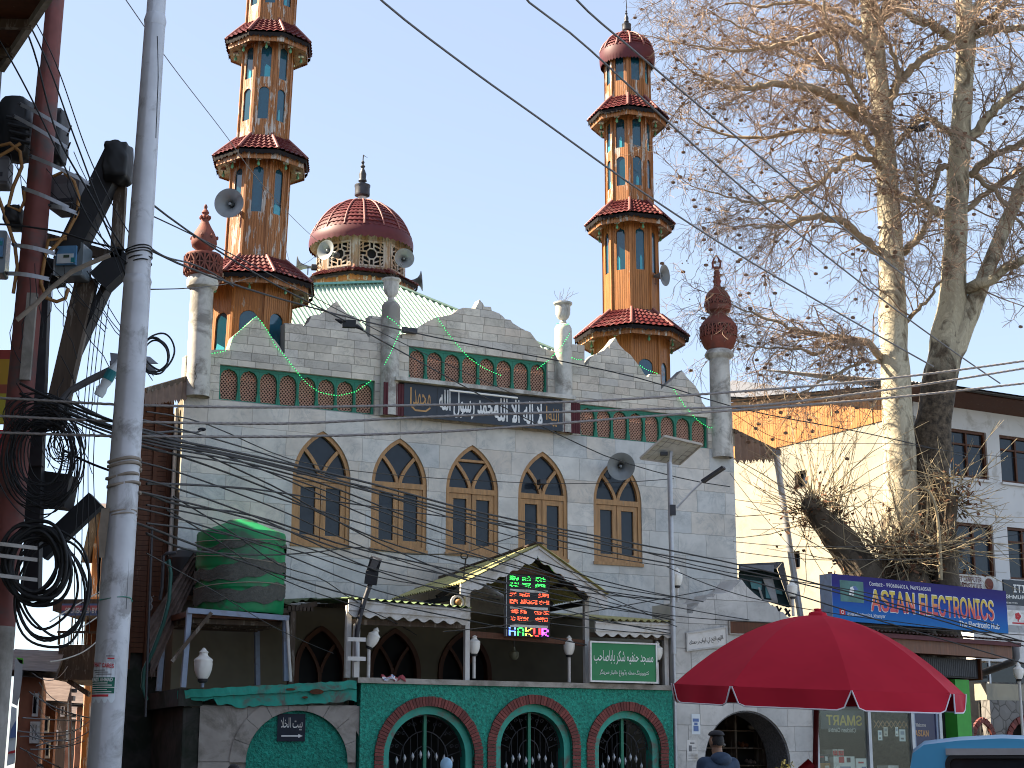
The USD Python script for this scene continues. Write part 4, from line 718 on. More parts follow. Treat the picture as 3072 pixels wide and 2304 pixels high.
for zz, uu in ((.33, .33), (.66, .66)):
    for e in (EL_, ER_): porch.part('purlin', G(MO).beam((e[0] + (RG[0] - e[0]) * uu, wf, e[1] + (RG[1] - e[1]) * zz - .05), (e[0] + (RG[0] - e[0]) * uu, .05, e[1] + (RG[1] - e[1]) * zz - .05), .05, .07), M_grey_timber)
a, b = MO.uz(1405, 1902, WW - .15), MO.uz(1752, 1929, WW - .15)
porch.part('tie_beam', G(MO).beam((a[0], WW - .15, a[1]), (b[0], WW - .15, b[1]), .06, .11), M_brown)
for u0, u1, z in ((-4.62, -2.33, 4.02), (.13, 1.86, 3.96)): porch.part('tie_beam', G(MO).beam((u0, WW - .15, z), (u1, WW - .15, z), .06, .09), M_grey_timber)
g = G(MO)
for u in np.linspace(-4.5, -2.4, 6): g.beam((u, WW - .05, 4.3), (u, .06, 4.55), .05, .06)
porch.part('rafter', g, M_grey_timber)
# little round siren lamp and hanging bulb
q = MO.uz(1372, 1807, WW - .05); c = MO.p(q[0], WW - .1, q[1])
t = Thing('round_lamp', 'round cream bulkhead lamp where the left canopy meets the porch post', 'lamp', c)
t.part('body', G().lathe([(.10, 0), (.13, .02), (.13, .06), (.09, .08)], c, 18, 0, MO.n), M_offwhite, 40); t.part('lens', G().ball(c + MO.n * .08, .06, 2), M_orange, True)
M_clearglass = plain('dusty_lamp_glass', (.22, .22, .15), .25)
def hanging(px, py, label):
    q = MO.uz(px, py, 1.6); c = MO.p(q[0], 1.6, q[1]); t = Thing('hanging_lamp', label, 'lamp', c)
    t.part('cord', G().tube([c + V(0, 0, .05), c + V(0, 0, 4.6 - q[1])], .006, 4), M_wire); t.part('shade', G().lathe([(.02, .12), (.03, .06), (.09, .02), (.095, -.06), (.05, -.12), (0, -.13)], c, 14), M_clearglass, 40)
hanging(1542, 1960, 'glass lamp hanging inside the porch under the lit display')

# ================================================================ lit dot display
led = Thing('display_board', 'black dot display with green and red digits and coloured letters under the gable', 'sign', MO.p(-1.16, WW - .02, 4.4))
lu0, lu1, lz0, lz1 = -1.60, -.715, 3.86, 5.0
led.part('case', G(MO).box(lu0, lu1, WW - .1, WW, lz0, lz1), M_black)
led.part('side_trim', G(MO).box(lu0 - .012, lu0 - .001, WW - .1, WW + .006, lz0, lz1), M_steel)
cr = Polygon([(lu0 + .03, 5.002), (lu0 + .03, 5.05), (lu0 + .16, 5.09), (lu0 + .26, 5.08), (lu0 + .3, 5.11), (lu1 - .2, 5.10), (lu1 - .05, 5.08), (lu1 + .13, 4.99), (lu1 + .02, 4.98), (lu1 - .02, 5.002)])
led.part('cornice', G(MO).ext(cr, WW - .12, WW + .03), M_brown)
for z in (4.70, 4.385, 4.055): led.part('white_strip', G(MO).box(lu0 + .06, lu1 - .04, WW, WW + .004, z - .025, z + .022), M_offwhite)
FONT = {'H': ['X..X', 'X..X', 'X..X', 'XXXX', 'X..X', 'X..X', 'X..X'], 'A': ['.XX.', 'X..X', 'X..X', 'XXXX', 'X..X', 'X..X', 'X..X'], 'K': ['X..X', 'X.X.', 'XX..', 'X...', 'XX..', 'X.X.', 'X..X'], 'U': ['X..X', 'X..X', 'X..X', 'X..X', 'X..X', 'X..X', '.XX.'], 'R': ['XXX.', 'X..X', 'X..X', 'XXX.', 'XX..', 'X.X.', 'X..X']}
cols = [('blue', (.12, .25, 1.)), ('green', (.05, 1., .12)), ('amber', (1., .62, .08)), ('red', (1., .05, .05)), ('violet', (.75, .1, 1.))]
for k, ch in enumerate('HAKUR'):
    g = G(MO); d = .0262
    for r, row in enumerate(FONT[ch]):
        for c_, x in enumerate(row):
            if x == 'X':
                for ss in (0, 1):
                    for tt in (0, 1): u = lu0 + .04 + k * .168 + c_ * .036 + ss * .018; z = 4.025 - r * .0215 * 1.0 - tt * .0108; g.box(u, u + .0145, WW + .0005, WW + .004, z - .0088, z)
    led.part('lit_letter', g, glow('led_' + cols[k][0], cols[k][1], 1.0))
def dots(z0, z1, colname, col, seed, patterns):
    g = G(MO); r = random.Random(seed)
    rows = 7; dz = (z1 - z0) / rows
    for blk in patterns:
        u0 = lu0 + .06 + blk[0]
        for i in range(rows):
            u = u0
            while u < u0 + blk[1]:
                if r.random() < .58: g.box(u, u + .012, WW + .0005, WW + .004, z0 + i * dz, z0 + i * dz + dz * .6)
                u += .0165
    led.part('lit_digits', g, _mats.get('led_' + colname) or glow('led_' + colname, col, .9))
DG = [(0, .17), (.25, .18), (.52, .2)]
dots(4.885, 4.965, 'green', None, 1, DG); dots(4.765, 4.845, 'green', None, 2, DG)
dots(4.59, 4.665, 'scarlet', (1., .12, .05), 3, [(0, .13), (.2, .2), (.58, .22)]); dots(4.46, 4.54, 'scarlet', None, 4, [(0, .16), (.22, .34), (.6, .2)])
dots(4.28, 4.35, 'scarlet', None, 5, [(.02, .16), (.22, .12), (.5, .3)]); dots(4.15, 4.225, 'scarlet', None, 6, [(.02, .09), (.15, .22), (.52, .26)])

# ================================================================ green notice and globe lamps on the wall
t = Thing('name_board', 'green board of white Urdu lettering standing on the teal wall', 'sign', MO.p(.76, WW + .15, 3.43))
t.part('panel', G(MO).box(.06, 1.465, WW + .12, WW + .15, 3.09, 3.80), M_signgreen); t.part('frame', G(MO).ext(ring(sbox(.04, 3.07, 1.485, 3.82), .03), WW + .1, WW + .165), M_white)
t.part('large_script', G(MO).ext(fit('mosque', .12, 1.40, 3.40, 3.66), WW + .15, WW + .154), M_white)
par_ = union_all([LineString([(x + s_ * .03, 3.2), (x, 3.235), (x, 3.265), (x + s_ * .03, 3.3)]).buffer(.007) for x, s_ in ((.98, -1), (1.31, -1))] + [LineString([(1.28, 3.2), (1.31, 3.235), (1.31, 3.265), (1.28, 3.3)]).buffer(.007)])
t.part('small_script', G(MO).ext(fit('street', .24, 1.30, 3.185, 3.31), WW + .15, WW + .154), M_white)
def globe_lamp(c, label, stem, seed=0, tilt=0.0, k=.68):
    t = Thing('globe_lamp', label, 'lamp', c, group=None)
    if not seed: k = 1.0
    S = lambda pr: [(r * k, h * k) for r, h in pr]
    t.part('stem', G().tube([c, c + V(0, 0, stem)], .03, 10), M_offwhite if seed else M_bluesteel)
    a = V(math.sin(tilt), 0, math.cos(tilt)); b = c + V(0, 0, stem)
    t.part('collar', G().lathe(S([(.05, -.02), (.085, 0), (.09, .04), (.07, .06)]), b, 14, 0, a), M_rubber, 40)
    t.part('globe', G().lathe(S([(.08, .05), (.115, .10), (.15, .2), (.16, .30), (.155, .34), (.165, .36), (.15, .385), (.10, .42), (.075, .45), (.07, .48), (.085, .50), (.05, .53), (.03, .56), (0, .58)]), b, 18, 0, a), M_lampglobe, 60)
for (px, py0, pyb, lab, w, tl) in ((607, 2045, 2062, 'white urn shaped lamp on a blue stem beside the water tank stand', 2.1, 0), (1105, 1945, 2033, 'white globe lamp tilted over beside the street light post', WW - .15, .38), (1422, 1967, 2035, 'white globe lamp just right of the left porch post', WW - .15, 0), (1708, 1970, 2047, 'stained globe lamp left of the right porch post', WW - .15, 0), (1973, 1985, 2052, 'white globe lamp half hidden behind the green notice board', WW - .1, 0)):
    q = MO.uz(px, pyb, w); b = MO.uz(px, py0, w); globe_lamp(MO.p(q[0], w, q[1]), lab, max(.06, b[1] - q[1] - .0), 0 if px < 700 else 1, tl)
# folded cloth banner lying on the coping
q = MO.uz(1165, 2031, WW + .07); g = G(MO); P = []
for i in range(3):
    P.append([(q[0] - .12 + .05 * k, WW + .0 + .04 * i, 3.06 + .03 * math.sin(k * 1.7 + i) + .02 * (i == 1) - .045 * (i == 2)) for k in range(10)])
g.grid(P, (0, 0, .012)); single('folded_banner', 'crumpled red, white and blue banner lying on the teal wall coping', 'banner',
  g, mat('banner_cloth', {'geo': ('geometry', {}), 'n': ('noise_texture', {'scale': 7.}), 'r': ('rgb_ramp', {'ramp': [(.40, (.30, .05, .06)), (.49, (.62, .6, .6)), (.56, (.1, .16, .42)), (.62, (.6, .58, .58))], 'interpolate': False}), 'p': ('principled_bsdf', {'roughness': .8})}, [('geo.position', 'n.vector'), ('n.fac', 'r.fac'), ('r.color', 'p.base_color')]))

# ================================================================ lower wall on the left with blind arch
TW = Frame(MO.p(-4.47, WW - .06, 0), 1.5)
L0 = TW.uz(553, 2069)[0]; A0 = TW.uz(592, 2304)[0]
tw = Thing('low_wall', 'low stone faced wall with a teal blind arch and flaking teal ledge', 'wall', TW.p(-1.7, 0, 0))
zr, zl = TW.uz(1076, 2040)[1], TW.uz(553, 2070)[1]
cen = TW.uz(892, 2200)[0]; RI = (TW.uz(1045, 2280)[0] - TW.uz(738, 2290)[0]) / 2; zt = TW.uz(890, 2132)[1]; zc_ = zt - RI
arch = archpoly(cen, RI, zc_); archo = archpoly(cen, RI + .26, zc_)
face = sbox(A0, 0, 0, zl - .3)
tw.part('wall_core', G(TW).ext(sbox(L0, 0, -.0, zl - .25), -.4, -.06), M_oldstone)
tw.part('roughcast_infill', G(TW).ext(arch, -.058, -.045), M_teal)
nb = 9
for i in range(nb):
    a0, a1 = PI * (i + .01) / nb, PI * (i + .99) / nb; r0, r1 = RI, RI + .27
    p = Polygon([(cen - q * math.cos(a), zc_ + q * math.sin(a)) for q, ang in ((r0, np.linspace(a0, a1, 6)), (r1, np.linspace(a1, a0, 6))) for a in ang]).intersection(sbox(A0, 0, 0, zl - .27))
    if not p.is_empty: tw.part('arch_stone', G(TW).ext(p, -.055, .015 + rnd.uniform(-.004, .004)), M_oldstone)
u = A0
for wd in (.82, .62, .7, .62, .5):
    for z0, z1 in ((0.2, 1.62), (1.63, zl - .27)):
        p = sbox(u + .006, z0, min(u + wd, -.02), z1).difference(archo.buffer(.012))
        for gme in getattr(p, 'geoms', [p]):
            if not gme.is_empty and gme.area > .01: tw.part('stone_slab', G(TW).ext(gme, -.055, -.002 + rnd.uniform(-.004, .004)), M_oldstone)
    u += wd
ledge = G(TW); n = 40; rr = random.Random(4); top = []; mid = []; bot = []
for k in range(n + 1):
    s_ = k / n; u = L0 - .1 + (-.0 - L0 + .1) * s_; z = zl + (zr - zl) * s_ + rr.uniform(-.012, .012); low = z - (.30 if s_ > .22 else .2) - (.06 if s_ > .3 else 0) + rr.uniform(-.015, .015)
    top.append((u, z, low))
P0_ = [(u, -.42, z) for u, z, l in top]; P1 = [(u, .10 + rr.uniform(-.006, .006), z - .01) for u, z, l in top]; P2 = [(u, .09, z - .15) for u, z, l in top]; P3 = [(u, .055, z - .16) for u, z, l in top]; P4 = [(u, .05, l) for u, z, l in top]; P5 = [(u, -.05, l + .01) for u, z, l in top]
tw.part('teal_ledge', ledge.grid([P0_, P1, P2, P3, P4, P5]), M_tealsmooth)
for px, py, a_, b_ in ((950, 2075, .12, .045), (872, 2068, .08, .02), (915, 2092, .05, .02)):
    q = TW.uz(px, py, .1); tw.part('bare_patch', G(TW).ext(affinity.scale(Point(q[0], q[1]).buffer(1, 5), a_, b_), .07, .108), M_brown)
single('flat_roof', 'mossy concrete roof behind the flaking teal ledge', 'roof', G(TW).box(L0, -.25, -1.9, -.43, 2.6, zl - .12), M_render)
# wall turning down the alley, dark with soot

g = G(); e = TW.p(L0, 0, 0); d = V(-.42, .907, 0); nn = V(-.907, -.42, 0)
def seg(s0, s1, z0, z1, t0=0, t1=.3): 
    a, b = e + d * s0, e + d * s1; v = []
    for p in (a, b):
        for t_ in (t0, t1):
            for z in (z0, z1): v.append(p - nn * t_ + V(0, 0, z))
    g.add(v, [(0, 1, 3, 2), (4, 6, 7, 5), (0, 4, 5, 1), (2, 3, 7, 6), (0, 2, 6, 4), (1, 5, 7, 3)])
M_soot = plain('sooty_wall', (.05, .045, .04), .9, var=.35, scale=3., bump=.3, dirt=(.015, .02, .012), dirt_amt=.4)
seg(0, 6.5, 0, 2.55); seg(-.1, 6.5, 2.56, 2.86, -.12, .3)
front = TW.p(L0, 0, 0)
single('alley_wall', 'soot black mossy wall turning into the alley beside the grey pole', 'wall', g, M_soot)
g = G(TW).ext(sbox(L0 - .02, 0, A0, zl - .3), -.054, -.02); tw.part('sooty_slab', g, M_soot)
# latrine sign
t = Thing('arrow_sign', 'small black sign of white script over an arrow on the blind arch', 'sign', TW.p(cen, 0, 2.2))
a, b = TW.uz(833, 2141, .0), TW.uz(914, 2224, .0)
t.part('panel', G(TW).box(a[0], b[0], -.044, -.02, b[1], a[1]), M_sign_black)
w_ = b[0] - a[0]; h_ = a[1] - b[1]
ar = union_all([sbox(a[0] + w_ * .15, b[1] + h_ * .17, a[0] + w_ * .78, b[1] + h_ * .22), Polygon([(a[0] + w_ * .76, b[1] + h_ * .12), (a[0] + w_ * .92, b[1] + h_ * .195), (a[0] + w_ * .76, b[1] + h_ * .27)])])
t.part('script', G(TW).ext(union_all([fit('toilet', a[0] + w_ * .13, a[0] + w_ * .9, b[1] + h_ * .40, b[1] + h_ * .86), ar]), -.02, -.016), M_white)

# ================================================================ water tank on its stand
tc = MO.uz(716, 1845, 1.25); c = MO.p(tc[0], 1.25, 0); zb = 4.2; R = .80
t = Thing('water_tank', 'big green plastic water tank wrapped in torn netting', 'water tank', c + V(0, 0, zb))
prof = [(0, zb), (R * .97, zb), (R, zb + .06), (R, zb + .32), (R * .97, zb + .36), (R * .97, zb + .40), (R, zb + .44), (R, zb + .72), (R * .975, zb + .76), (R * .975, zb + .8), (R, zb + .84), (R, zb + 1.1), (R * .975, zb + 1.14), (R * .975, zb + 1.18), (R, zb + 1.22), (R, zb + 1.42), (R * .985, zb + 1.455), (R * .6, zb + 1.58), (.3, zb + 1.655), (.26, zb + 1.70), (0, zb + 1.72)]
t.part('tank_body', G().lathe(prof, c, 40), M_tank, 30)
for z0, z1, ph, sd in ((zb + .24, zb + .50, 0.4, 1), (zb + .60, zb + .86, 1.4, 3), (zb + 1.10, zb + 1.17, 2., 2)):
    r = random.Random(sd); P = []; m = 60
    for i in range(6):
        f = i / 5; row = []
        for k in range(m + 1):
            a = 2 * PI * k / m; wob = .10 * math.sin(a * 1 + ph) + .04 * math.sin(3 * a + ph * 2 + f * 2); row.append(c + V((R + .012 + .014 * math.sin(9 * a + 5 * f + sd) ** 2) * math.cos(a), (R + .012 + .014 * math.sin(7 * a + 9 * f) ** 2) * math.sin(a), z0 + (z1 - z0) * f + wob + .025 * math.sin(11 * a + sd)))
        P.append(row)
    t.part('netting', G().grid(P), M_net, 40)
g = G()
for f in (.45, .95, 1.32): g.tube([c + V((R + .02) * math.cos(a), (R + .02) * math.sin(a), zb + f + .07 * math.sin(a + f * 5)) for a in np.linspace(0, 2 * PI, 40)], .008, 4)
t.part('rope', g, M_twine)
t = Thing('tank_stand', 'blue grey steel frame carrying the green water tank', 'stand', MO.p(-6.3, 1.4, 2.9))
B = lambda px, py, w: (lambda q: V(q[0], w, q[1]))(MO.uz(px, py, w))
legs = [(B(568, 1832, 2.05), B(549, 2062, 2.05)), (B(855, 1855, 2.05), B(858, 2043, 2.05))]
for a, b in legs:
    t.part('leg', G(MO).beam(a, b, .085, .085), M_bluesteel); t.part('leg', G(MO).beam(a + V(0, -1.6, -.02), b + V(0, -1.6, 0), .085, .085), M_bluesteel)
t.part('top_rail', G(MO).beam(legs[0][0] + V(-.05, .045, .0), legs[1][0] + V(.05, .045, 0), .07, .09), M_bluesteel)
t.part('deck', G(MO).box(legs[0][0][0] - .05, legs[1][0][0] + .05, .35, 2.0, 4.06, 4.16), M_brown)
for k in range(5): t.part('deck_joist', G(MO).box(legs[0][0][0], legs[1][0][0], .45 + k * .34, .52 + k * .34, 3.97, 4.055), M_grey_timber)
t.part('brace', G(MO).beam(B(634, 1838, 2.12), B(515, 1985, 2.12), .05, .06), M_grey_timber)
t.part('pipe', G(MO).tube([B(862, 1862, 2.15), B(866, 1950, 2.15), B(872, 2045, 2.15)], .03, 8), M_offwhite)
# black tank, sloping sheet, pipes
c = at(560, 1700, 30.9); t = Thing('water_tank', 'small black water tank tucked behind the green one', 'water tank', V(c[0], c[1], 4.6))
c = V(c[0], c[1], 0); t.part('tank_body', G().lathe([(.36, 4.6), (.37, 4.9), (.355, 4.95), (.37, 5.0), (.37, 5.3), (.3, 5.42), (.14, 5.47), (0, 5.5)], c, 24), M_rubber, 30)
a, b, c_, d_ = at(582, 1655, 30.2), at(588, 1735, 30.2), at(447, 1860, 29.6), at(452, 2040, 29.4)
g = G(); corr(g, b, a, d_, c_, .09, .018); single('leaning_sheet', 'rusty corrugated sheet leaning between the timber wall and the tank stand', 'metal sheet', g, M_rust)
t = Thing('hose_pipe', 'dark green hose hanging down beside the rusty leaning sheet', 'hose', at(505, 1800, 29.3))
t.part('tube', G().tube([at(x, y, 29.2) for x, y in ((497, 1690), (506, 1680), (512, 1720), (507, 1800), (490, 1870), (460, 1950), (432, 2010), (428, 2060), (440, 2100))], .035, 8), plain('green_hose', (.012, .07, .055), .5), True)
t = Thing('pole_pipe', 'thin rusty pipe standing on the sooty wall beside the grey pole', 'pipe', at(440, 1800, 28.5))
t.part('tube', G().tube([at(456, 1590, 28.6), at(436, 2150, 28.6)], .022, 7), M_iron); t.part('cap', G().ball(at(456, 1586, 28.6), .035, 1), M_iron)
t = Thing('drain_pipe', 'bent dark pipe running along the black tank', 'pipe', at(490, 1750, 29.3))
t.part('tube', G().tube([at(x, y, 29.4) for x, y in ((528, 1658), (500, 1660), (490, 1668), (486, 1760), (480, 1800))], .03, 8), M_iron, True)

# ================================================================ timber side house and its eave
LU0, LU1, LW = MO.uz(412, 1500, -.55)[0], UL - .05, -.55
side = Thing('timber_house', 'brown horizontally boarded annexe in the gap between the grey pole and the mosque', 'house', MO.p(LU0, LW, 0))
LM = MO.uz(458, 1500, LW)[0]
g = G(MO); g2 = G(MO)
for k in range(52):
    z = 3.6 + k * .095
    g.box(LM + .03, LU1, LW - .03, LW + rnd.uniform(0, .01), z, z + .088); g2.box(LU0, LM - .03, LW - .06, LW - .02 + rnd.uniform(0, .01), z, z + .088)
side.part('boarding', g, M_brown, kind='stuff'); side.part('boarding', g2, M_brown, kind='stuff')
for u in (LU0 - .04, LM, LU1 - .05): side.part('corner_post', G(MO).box(u - .03, u + .05, LW - .08, LW + .03, 3.3, 8.5), M_brown)
side.part('wall_base', G(MO).box(LU0, LU1, LW - 1.2, LW - .09, 0, 8.5), M_soot)
side.part('cream_pipe', G(MO).tube([V(UL - .06, -.25, 4.1), V(UL - .06, -.25, 8.2)], .04, 8), M_hornpale)  # pale upright strip along the mosque corner, shaped as a tube
# hanging fringe of pleated sheet under the roof, left of the front and again on its right
def fringe(name, label, a, b, drop0, drop1, roof_back, mat_):
    a, b = np.asarray(a), np.asarray(b); t = Thing(name, label, 'eave', (a + b) / 2); n = 26; d = (b - a) / np.linalg.norm(b - a); nr = np.cross(d, V(0, 0, 1))
    rr = random.Random(5); m = 13; drop = lambda s_: drop0 + (drop1 - drop0) * s_
    for k in range(m):
        s0, s1 = k / m, (k + 1) / m; p, q = a + (b - a) * s0 + nr * .045 * (k % 2), a + (b - a) * s1 + nr * .045 * ((k + 1) % 2); off = 0; mid = (p + q) / 2
        t.part('eave_strip', G().add([p + off, q + off, q + off - V(0, 0, drop(s1) - .06), mid + off - V(0, 0, drop(s0) + rr.uniform(-.02, .03)), p + off - V(0, 0, drop(s0) - .06)], [(0, 1, 2), (0, 2, 3), (0, 3, 4)]), mat_)
    g = G().grid([[a + V(0, 0, .05), b + V(0, 0, .05)], [a + roof_back, b + roof_back]], (0, 0, .03)); t.part('roof_sheet', g, M_roofsheet)
    t.part('eave_board', G().beam(a + V(0, 0, .02), b + V(0, 0, .02), .05, .1), M_grey_timber)
fringe('pleated_eave', 'weathered pleated eave between the grey pole and the left corner pillar', at(436, 1175, 30.0), at(559, 1140, 30.9), .30, .42, V(.6, 2.6, .9), M_eave)

# ================================================================ marble gateway
gate = Thing('gateway', 'marble gateway with a stepped ogee crown behind the red umbrella', 'gate', MO.p(3.5, WW, 0))
gp = [MO.uz(*p, WW) for p in ((2017, 1809), (2062, 1812), (2062, 1840), (2077, 1838), (2080, 1824), (2092, 1816), (2096, 1806), (2116, 1800), (2122, 1790), (2140, 1790), (2146, 1780), (2165, 1780), (2182, 1775), (2197, 1766), (2210, 1752), (2225, 1736), (2240, 1757), (2262, 1778), (2290, 1800), (2306, 1803), (2312, 1814), (2330, 1820), (2336, 1833), (2352, 1836), (2362, 1850), (2392, 1856), (2440, 1860))]
gu = 5.15
shape = Polygon([(1.935, 0)] + [(max(1.935, u), z) for u, z in gp] + [(gu, gp[-1][1]), (gu, 0)]).buffer(0)
ga = archpoly(3.58, .99, 1.62, 0.0)
gate.part('arch_wall', G(MO).ext(shape.difference(ga), WW - .75, WW - .03), M_gate)
gate.part('reveal', G(MO).ext(ga.difference(archpoly(3.58, .96, 1.62, 0)), WW - .75, WW - .03), stucco('grey_roughcast', (.17, .17, .175)))
z = 0.4
ga2 = ga.buffer(.0)
while z < 5.0:
    u = 1.935 - rnd.uniform(0, .5)
    while u < gu:
        L = rnd.uniform(.55, .8); p = sbox(u + .004, z + .004, u + L - .004, z + .476).intersection(shape.buffer(-.01)).difference(ga2); u += L
        for q in getattr(p, 'geoms', [p]):
            if q.geom_type == 'Polygon' and q.area > .01: gate.part('marble_slab', G(MO).ext(q, WW - .03, WW + rnd.uniform(-.003, .003)), M_gate)
    z += .48
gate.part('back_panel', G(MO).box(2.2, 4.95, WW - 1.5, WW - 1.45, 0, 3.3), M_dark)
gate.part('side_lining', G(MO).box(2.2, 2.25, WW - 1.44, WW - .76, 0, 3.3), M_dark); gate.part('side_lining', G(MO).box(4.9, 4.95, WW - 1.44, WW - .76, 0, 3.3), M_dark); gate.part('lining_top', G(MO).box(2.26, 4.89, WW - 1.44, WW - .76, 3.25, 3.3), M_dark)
sh = Thing('shoe_rack', 'dark shoe rack of shelves inside the gateway arch', 'shelf', MO.p(3.6, WW - 1.3, 0))
for k in range(8): sh.part('shelf_board', G(MO).box(2.5, 4.7, WW - 1.42, WW - 1.02, .2 + k * .34, .225 + k * .34), M_grey_timber)
for u in (2.5, 3.25, 4.0, 4.7): sh.part('upright', G(MO).box(u, u + .03, WW - 1.42, WW - 1.03, 0, 2.9), M_grey_timber)
cols_ = [M_offwhite, M_brown, M_wire, M_rust, M_hornpale]
for i in range(15):
    k = 2 + i // 3; u = 2.6 + (i % 3) * .75 + rnd.uniform(0, .5); z = .23 + k * .34
    g = G(MO)
    for d in (0, .1): g.ball((u + d, WW - 1.12, z + .045), .05, 1, (.75, 2.0, .85)); g.ball((u + d, WW - 1.2, z + .07), .042, 1, (.8, 1.2, 1.1))
    tone = ['pale', 'brown', 'grey', 'rusty', 'cream'][i % 5]
    single('shoes', f'pair of {tone} shoes in the {("left", "middle", "right")[i % 3]} bay of the {("lowest", "second", "third", "fourth", "top")[i // 3]} filled rack shelf', 'shoes', g, cols_[i % 5], group='shoes on the rack', smooth=True)
a, b, c_, d_ = MO.uz(2060, 1899, WW + .03), MO.uz(2180, 1880, WW + .03), MO.uz(2182, 1937, WW + .03), MO.uz(2061, 1953, WW + .03)
t = Thing('prayer_plaque', 'tilted white plaque of black script on the left of the gateway', 'sign', MO.p(a[0], WW, 2.5)); quad = Polygon([a, b, c_, d_])
t.part('panel', G(MO).ext(quad, WW + .01, WW + .025), M_offwhite); t.part('frame', G(MO).ext(ring(quad.buffer(.01, join_style=2), .03), WW + .01, WW + .04), M_gate)
p, w_, h_ = arab('gate'); ang = math.atan2(b[1] - a[1], b[0] - a[0]); k = math.hypot(b[0] - a[0], b[1] - a[1]) * .84 / w_
p = affinity.rotate(affinity.scale(p, k, k * 1.5, origin=(0, 0)), ang, (0, 0), use_radians=True); p = affinity.translate(p, d_[0] + (b[0] - a[0]) * .08, d_[1] + .08)
t.part('script', G(MO).ext(p, WW + .025, WW + .029), M_black)
t = Thing('wall_plaque', 'dark brown stone plaque at the middle of the gateway crown', 'sign', MO.p(3.3, WW, 4))
a, b = MO.uz(2187, 1863, WW), MO.uz(2300, 1905, WW); t.part('panel', G(MO).ext(sbox(a[0], b[1], b[0] + .2, a[1]), WW + .004, WW + .02), M_brown); t.part('frame', G(MO).ext(ring(sbox(a[0] - .02, b[1] - .02, b[0] + .22, a[1] + .02), .025), WW + .004, WW + .035), M_oldstone)
def poster(name, label, fr, px0, py0, px1, py1, w, blocks, base=None):
    a, b = fr.uz(px0, py0, w), fr.uz(px1, py1, w); t = Thing(name, label, 'poster', fr.p(a[0], w, b[1])); W_, H_ = b[0] - a[0], a[1] - b[1]
    t.part('sheet', G(fr).box(a[0], b[0], w, w + .003, b[1], a[1]), base or M_offwhite)
    for nm, x0, z0, x1, z1, m in blocks: t.part(nm, G(fr).box(a[0] + W_ * x0, a[0] + W_ * x1, w + .003, w + .0045, b[1] + H_ * z0, b[1] + H_ * z1), m)
    return t
M_ink = plain('print_ink', (.05, .05, .06), .7); M_pblue = plain('print_blue', (.10, .16, .34), .7); M_pred = plain('print_red', (.5, .03, .04), .7); M_pgreen = plain('print_green', (.01, .11, .07), .7); M_pale = plain('pale_print', (.62, .66, .68), .7, var=.08)
poster('wall_poster', 'blue and white printed poster on the left jamb of the gateway', MO, 2074, 2142, 2101, 2203, WW + .004, [('print_block', .15, .62, .85, .78, M_pblue), ('print_block', .2, .15, .8, .42, M_pblue), ('print_block', .3, .45, .7, .58, M_pblue)], M_pale)
poster('notice', 'white notice with a small portrait on the left jamb of the gateway', MO, 2060, 2220, 2094, 2282, WW + .004, [('print_block', .3, .82, .7, .88, M_ink), ('portrait', .18, .45, .45, .74, M_wire)] + [('text_line', .5, .5 + .07 * k, .88, .52 + .07 * k, M_wire) for k in range(3)] + [('text_line', .12, .1 + .07 * k, .88, .12 + .07 * k, M_wire) for k in range(4)])
for (px, py0, pyb, lab) in ((2033, 1762, 1806, 'white globe lamp on the left wing of the gateway beside the solar pole'), (2380, 1795, 1848, 'white globe lamp with a teal foot on the right of the gateway crown')):
    q, b = MO.uz(px, pyb, WW - .3), MO.uz(px, py0, WW - .3); globe_lamp(MO.p(q[0], WW - .3, q[1]), lab, b[1] - q[1], 1)
# tilted billboard behind the gateway
P = lambda x, y, Y=36.9: at(x, y, Y)
t = Thing('billboard', 'dark green billboard tilted over behind the gateway crown', 'sign', P(2290, 1760))
def slab(P4, th, toward=V(0, .12, 0)): return G().grid([[P4[0], P4[1]], [P4[3], P4[2]]], V(0, th, 0))
t.part('panel', slab([P(2219, 1712), P(2330, 1706), P(2372, 1822), P(2222, 1780)], .15), plain('dark_green_print', (.012, .05, .05), .5, var=.4))
t.part('hood', G().grid([[P(2217, 1692), P(2349, 1685)], [P(2217, 1712, 36.5), P(2330, 1706, 36.5)]], (0, .05, .0)), M_iron); t.part('side_flap', G().grid([[P(2349, 1685), P(2332, 1706, 36.5)], [P(2378, 1822), P(2372, 1822, 36.5)]], (.02, .05, 0)), M_iron)
t.part('pale_strip', G().grid([[P(2222, 1697, 36.45), P(2322, 1694, 36.45)], [P(2222, 1704, 36.45), P(2322, 1716, 36.45)]], (0, .02, 0)), M_roofsheet)
t.part('white_figure', G().grid([[P(2288, 1736, 36.8), P(2318, 1733, 36.8)], [P(2318, 1806, 36.8), P(2334, 1806, 36.8)]], (0, .02, 0)), M_offwhite); t.part('white_figure', G().grid([[P(2274, 1762, 36.8), P(2280, 1762, 36.8)], [P(2286, 1798, 36.8), P(2292, 1798, 36.8)]], (0, .02, 0)), M_offwhite); t.part('white_figure', G().grid([[P(2290, 1798, 36.79), P(2334, 1802, 36.79)], [P(2292, 1804, 36.79), P(2334, 1809, 36.79)]], (0, .02, 0)), M_offwhite)
for pts in (((2250, 1740), (2285, 1745), (2285, 1770), (2255, 1765)), ((2296, 1752), (2312, 1752), (2318, 1796), (2298, 1794)), ((2322, 1765), (2345, 1770), (2348, 1784), (2325, 1780))):
    t.part('teal_print', slab([P(x, y, 36.82) for x, y in pts], .02), M_tealridge)
g = G()
for k in range(6): g.beam(P(2225 + 26 * k, 1790 + 7 * k, 37.1), P(2240 + 26 * k, 1850, 37.1), .05, .05); g.beam(P(2240 + 26 * k, 1795 + 7 * k, 37.12), P(2222 + 26 * k, 1850, 37.12), .04, .04)
t.part('lattice_frame', g, M_iron)

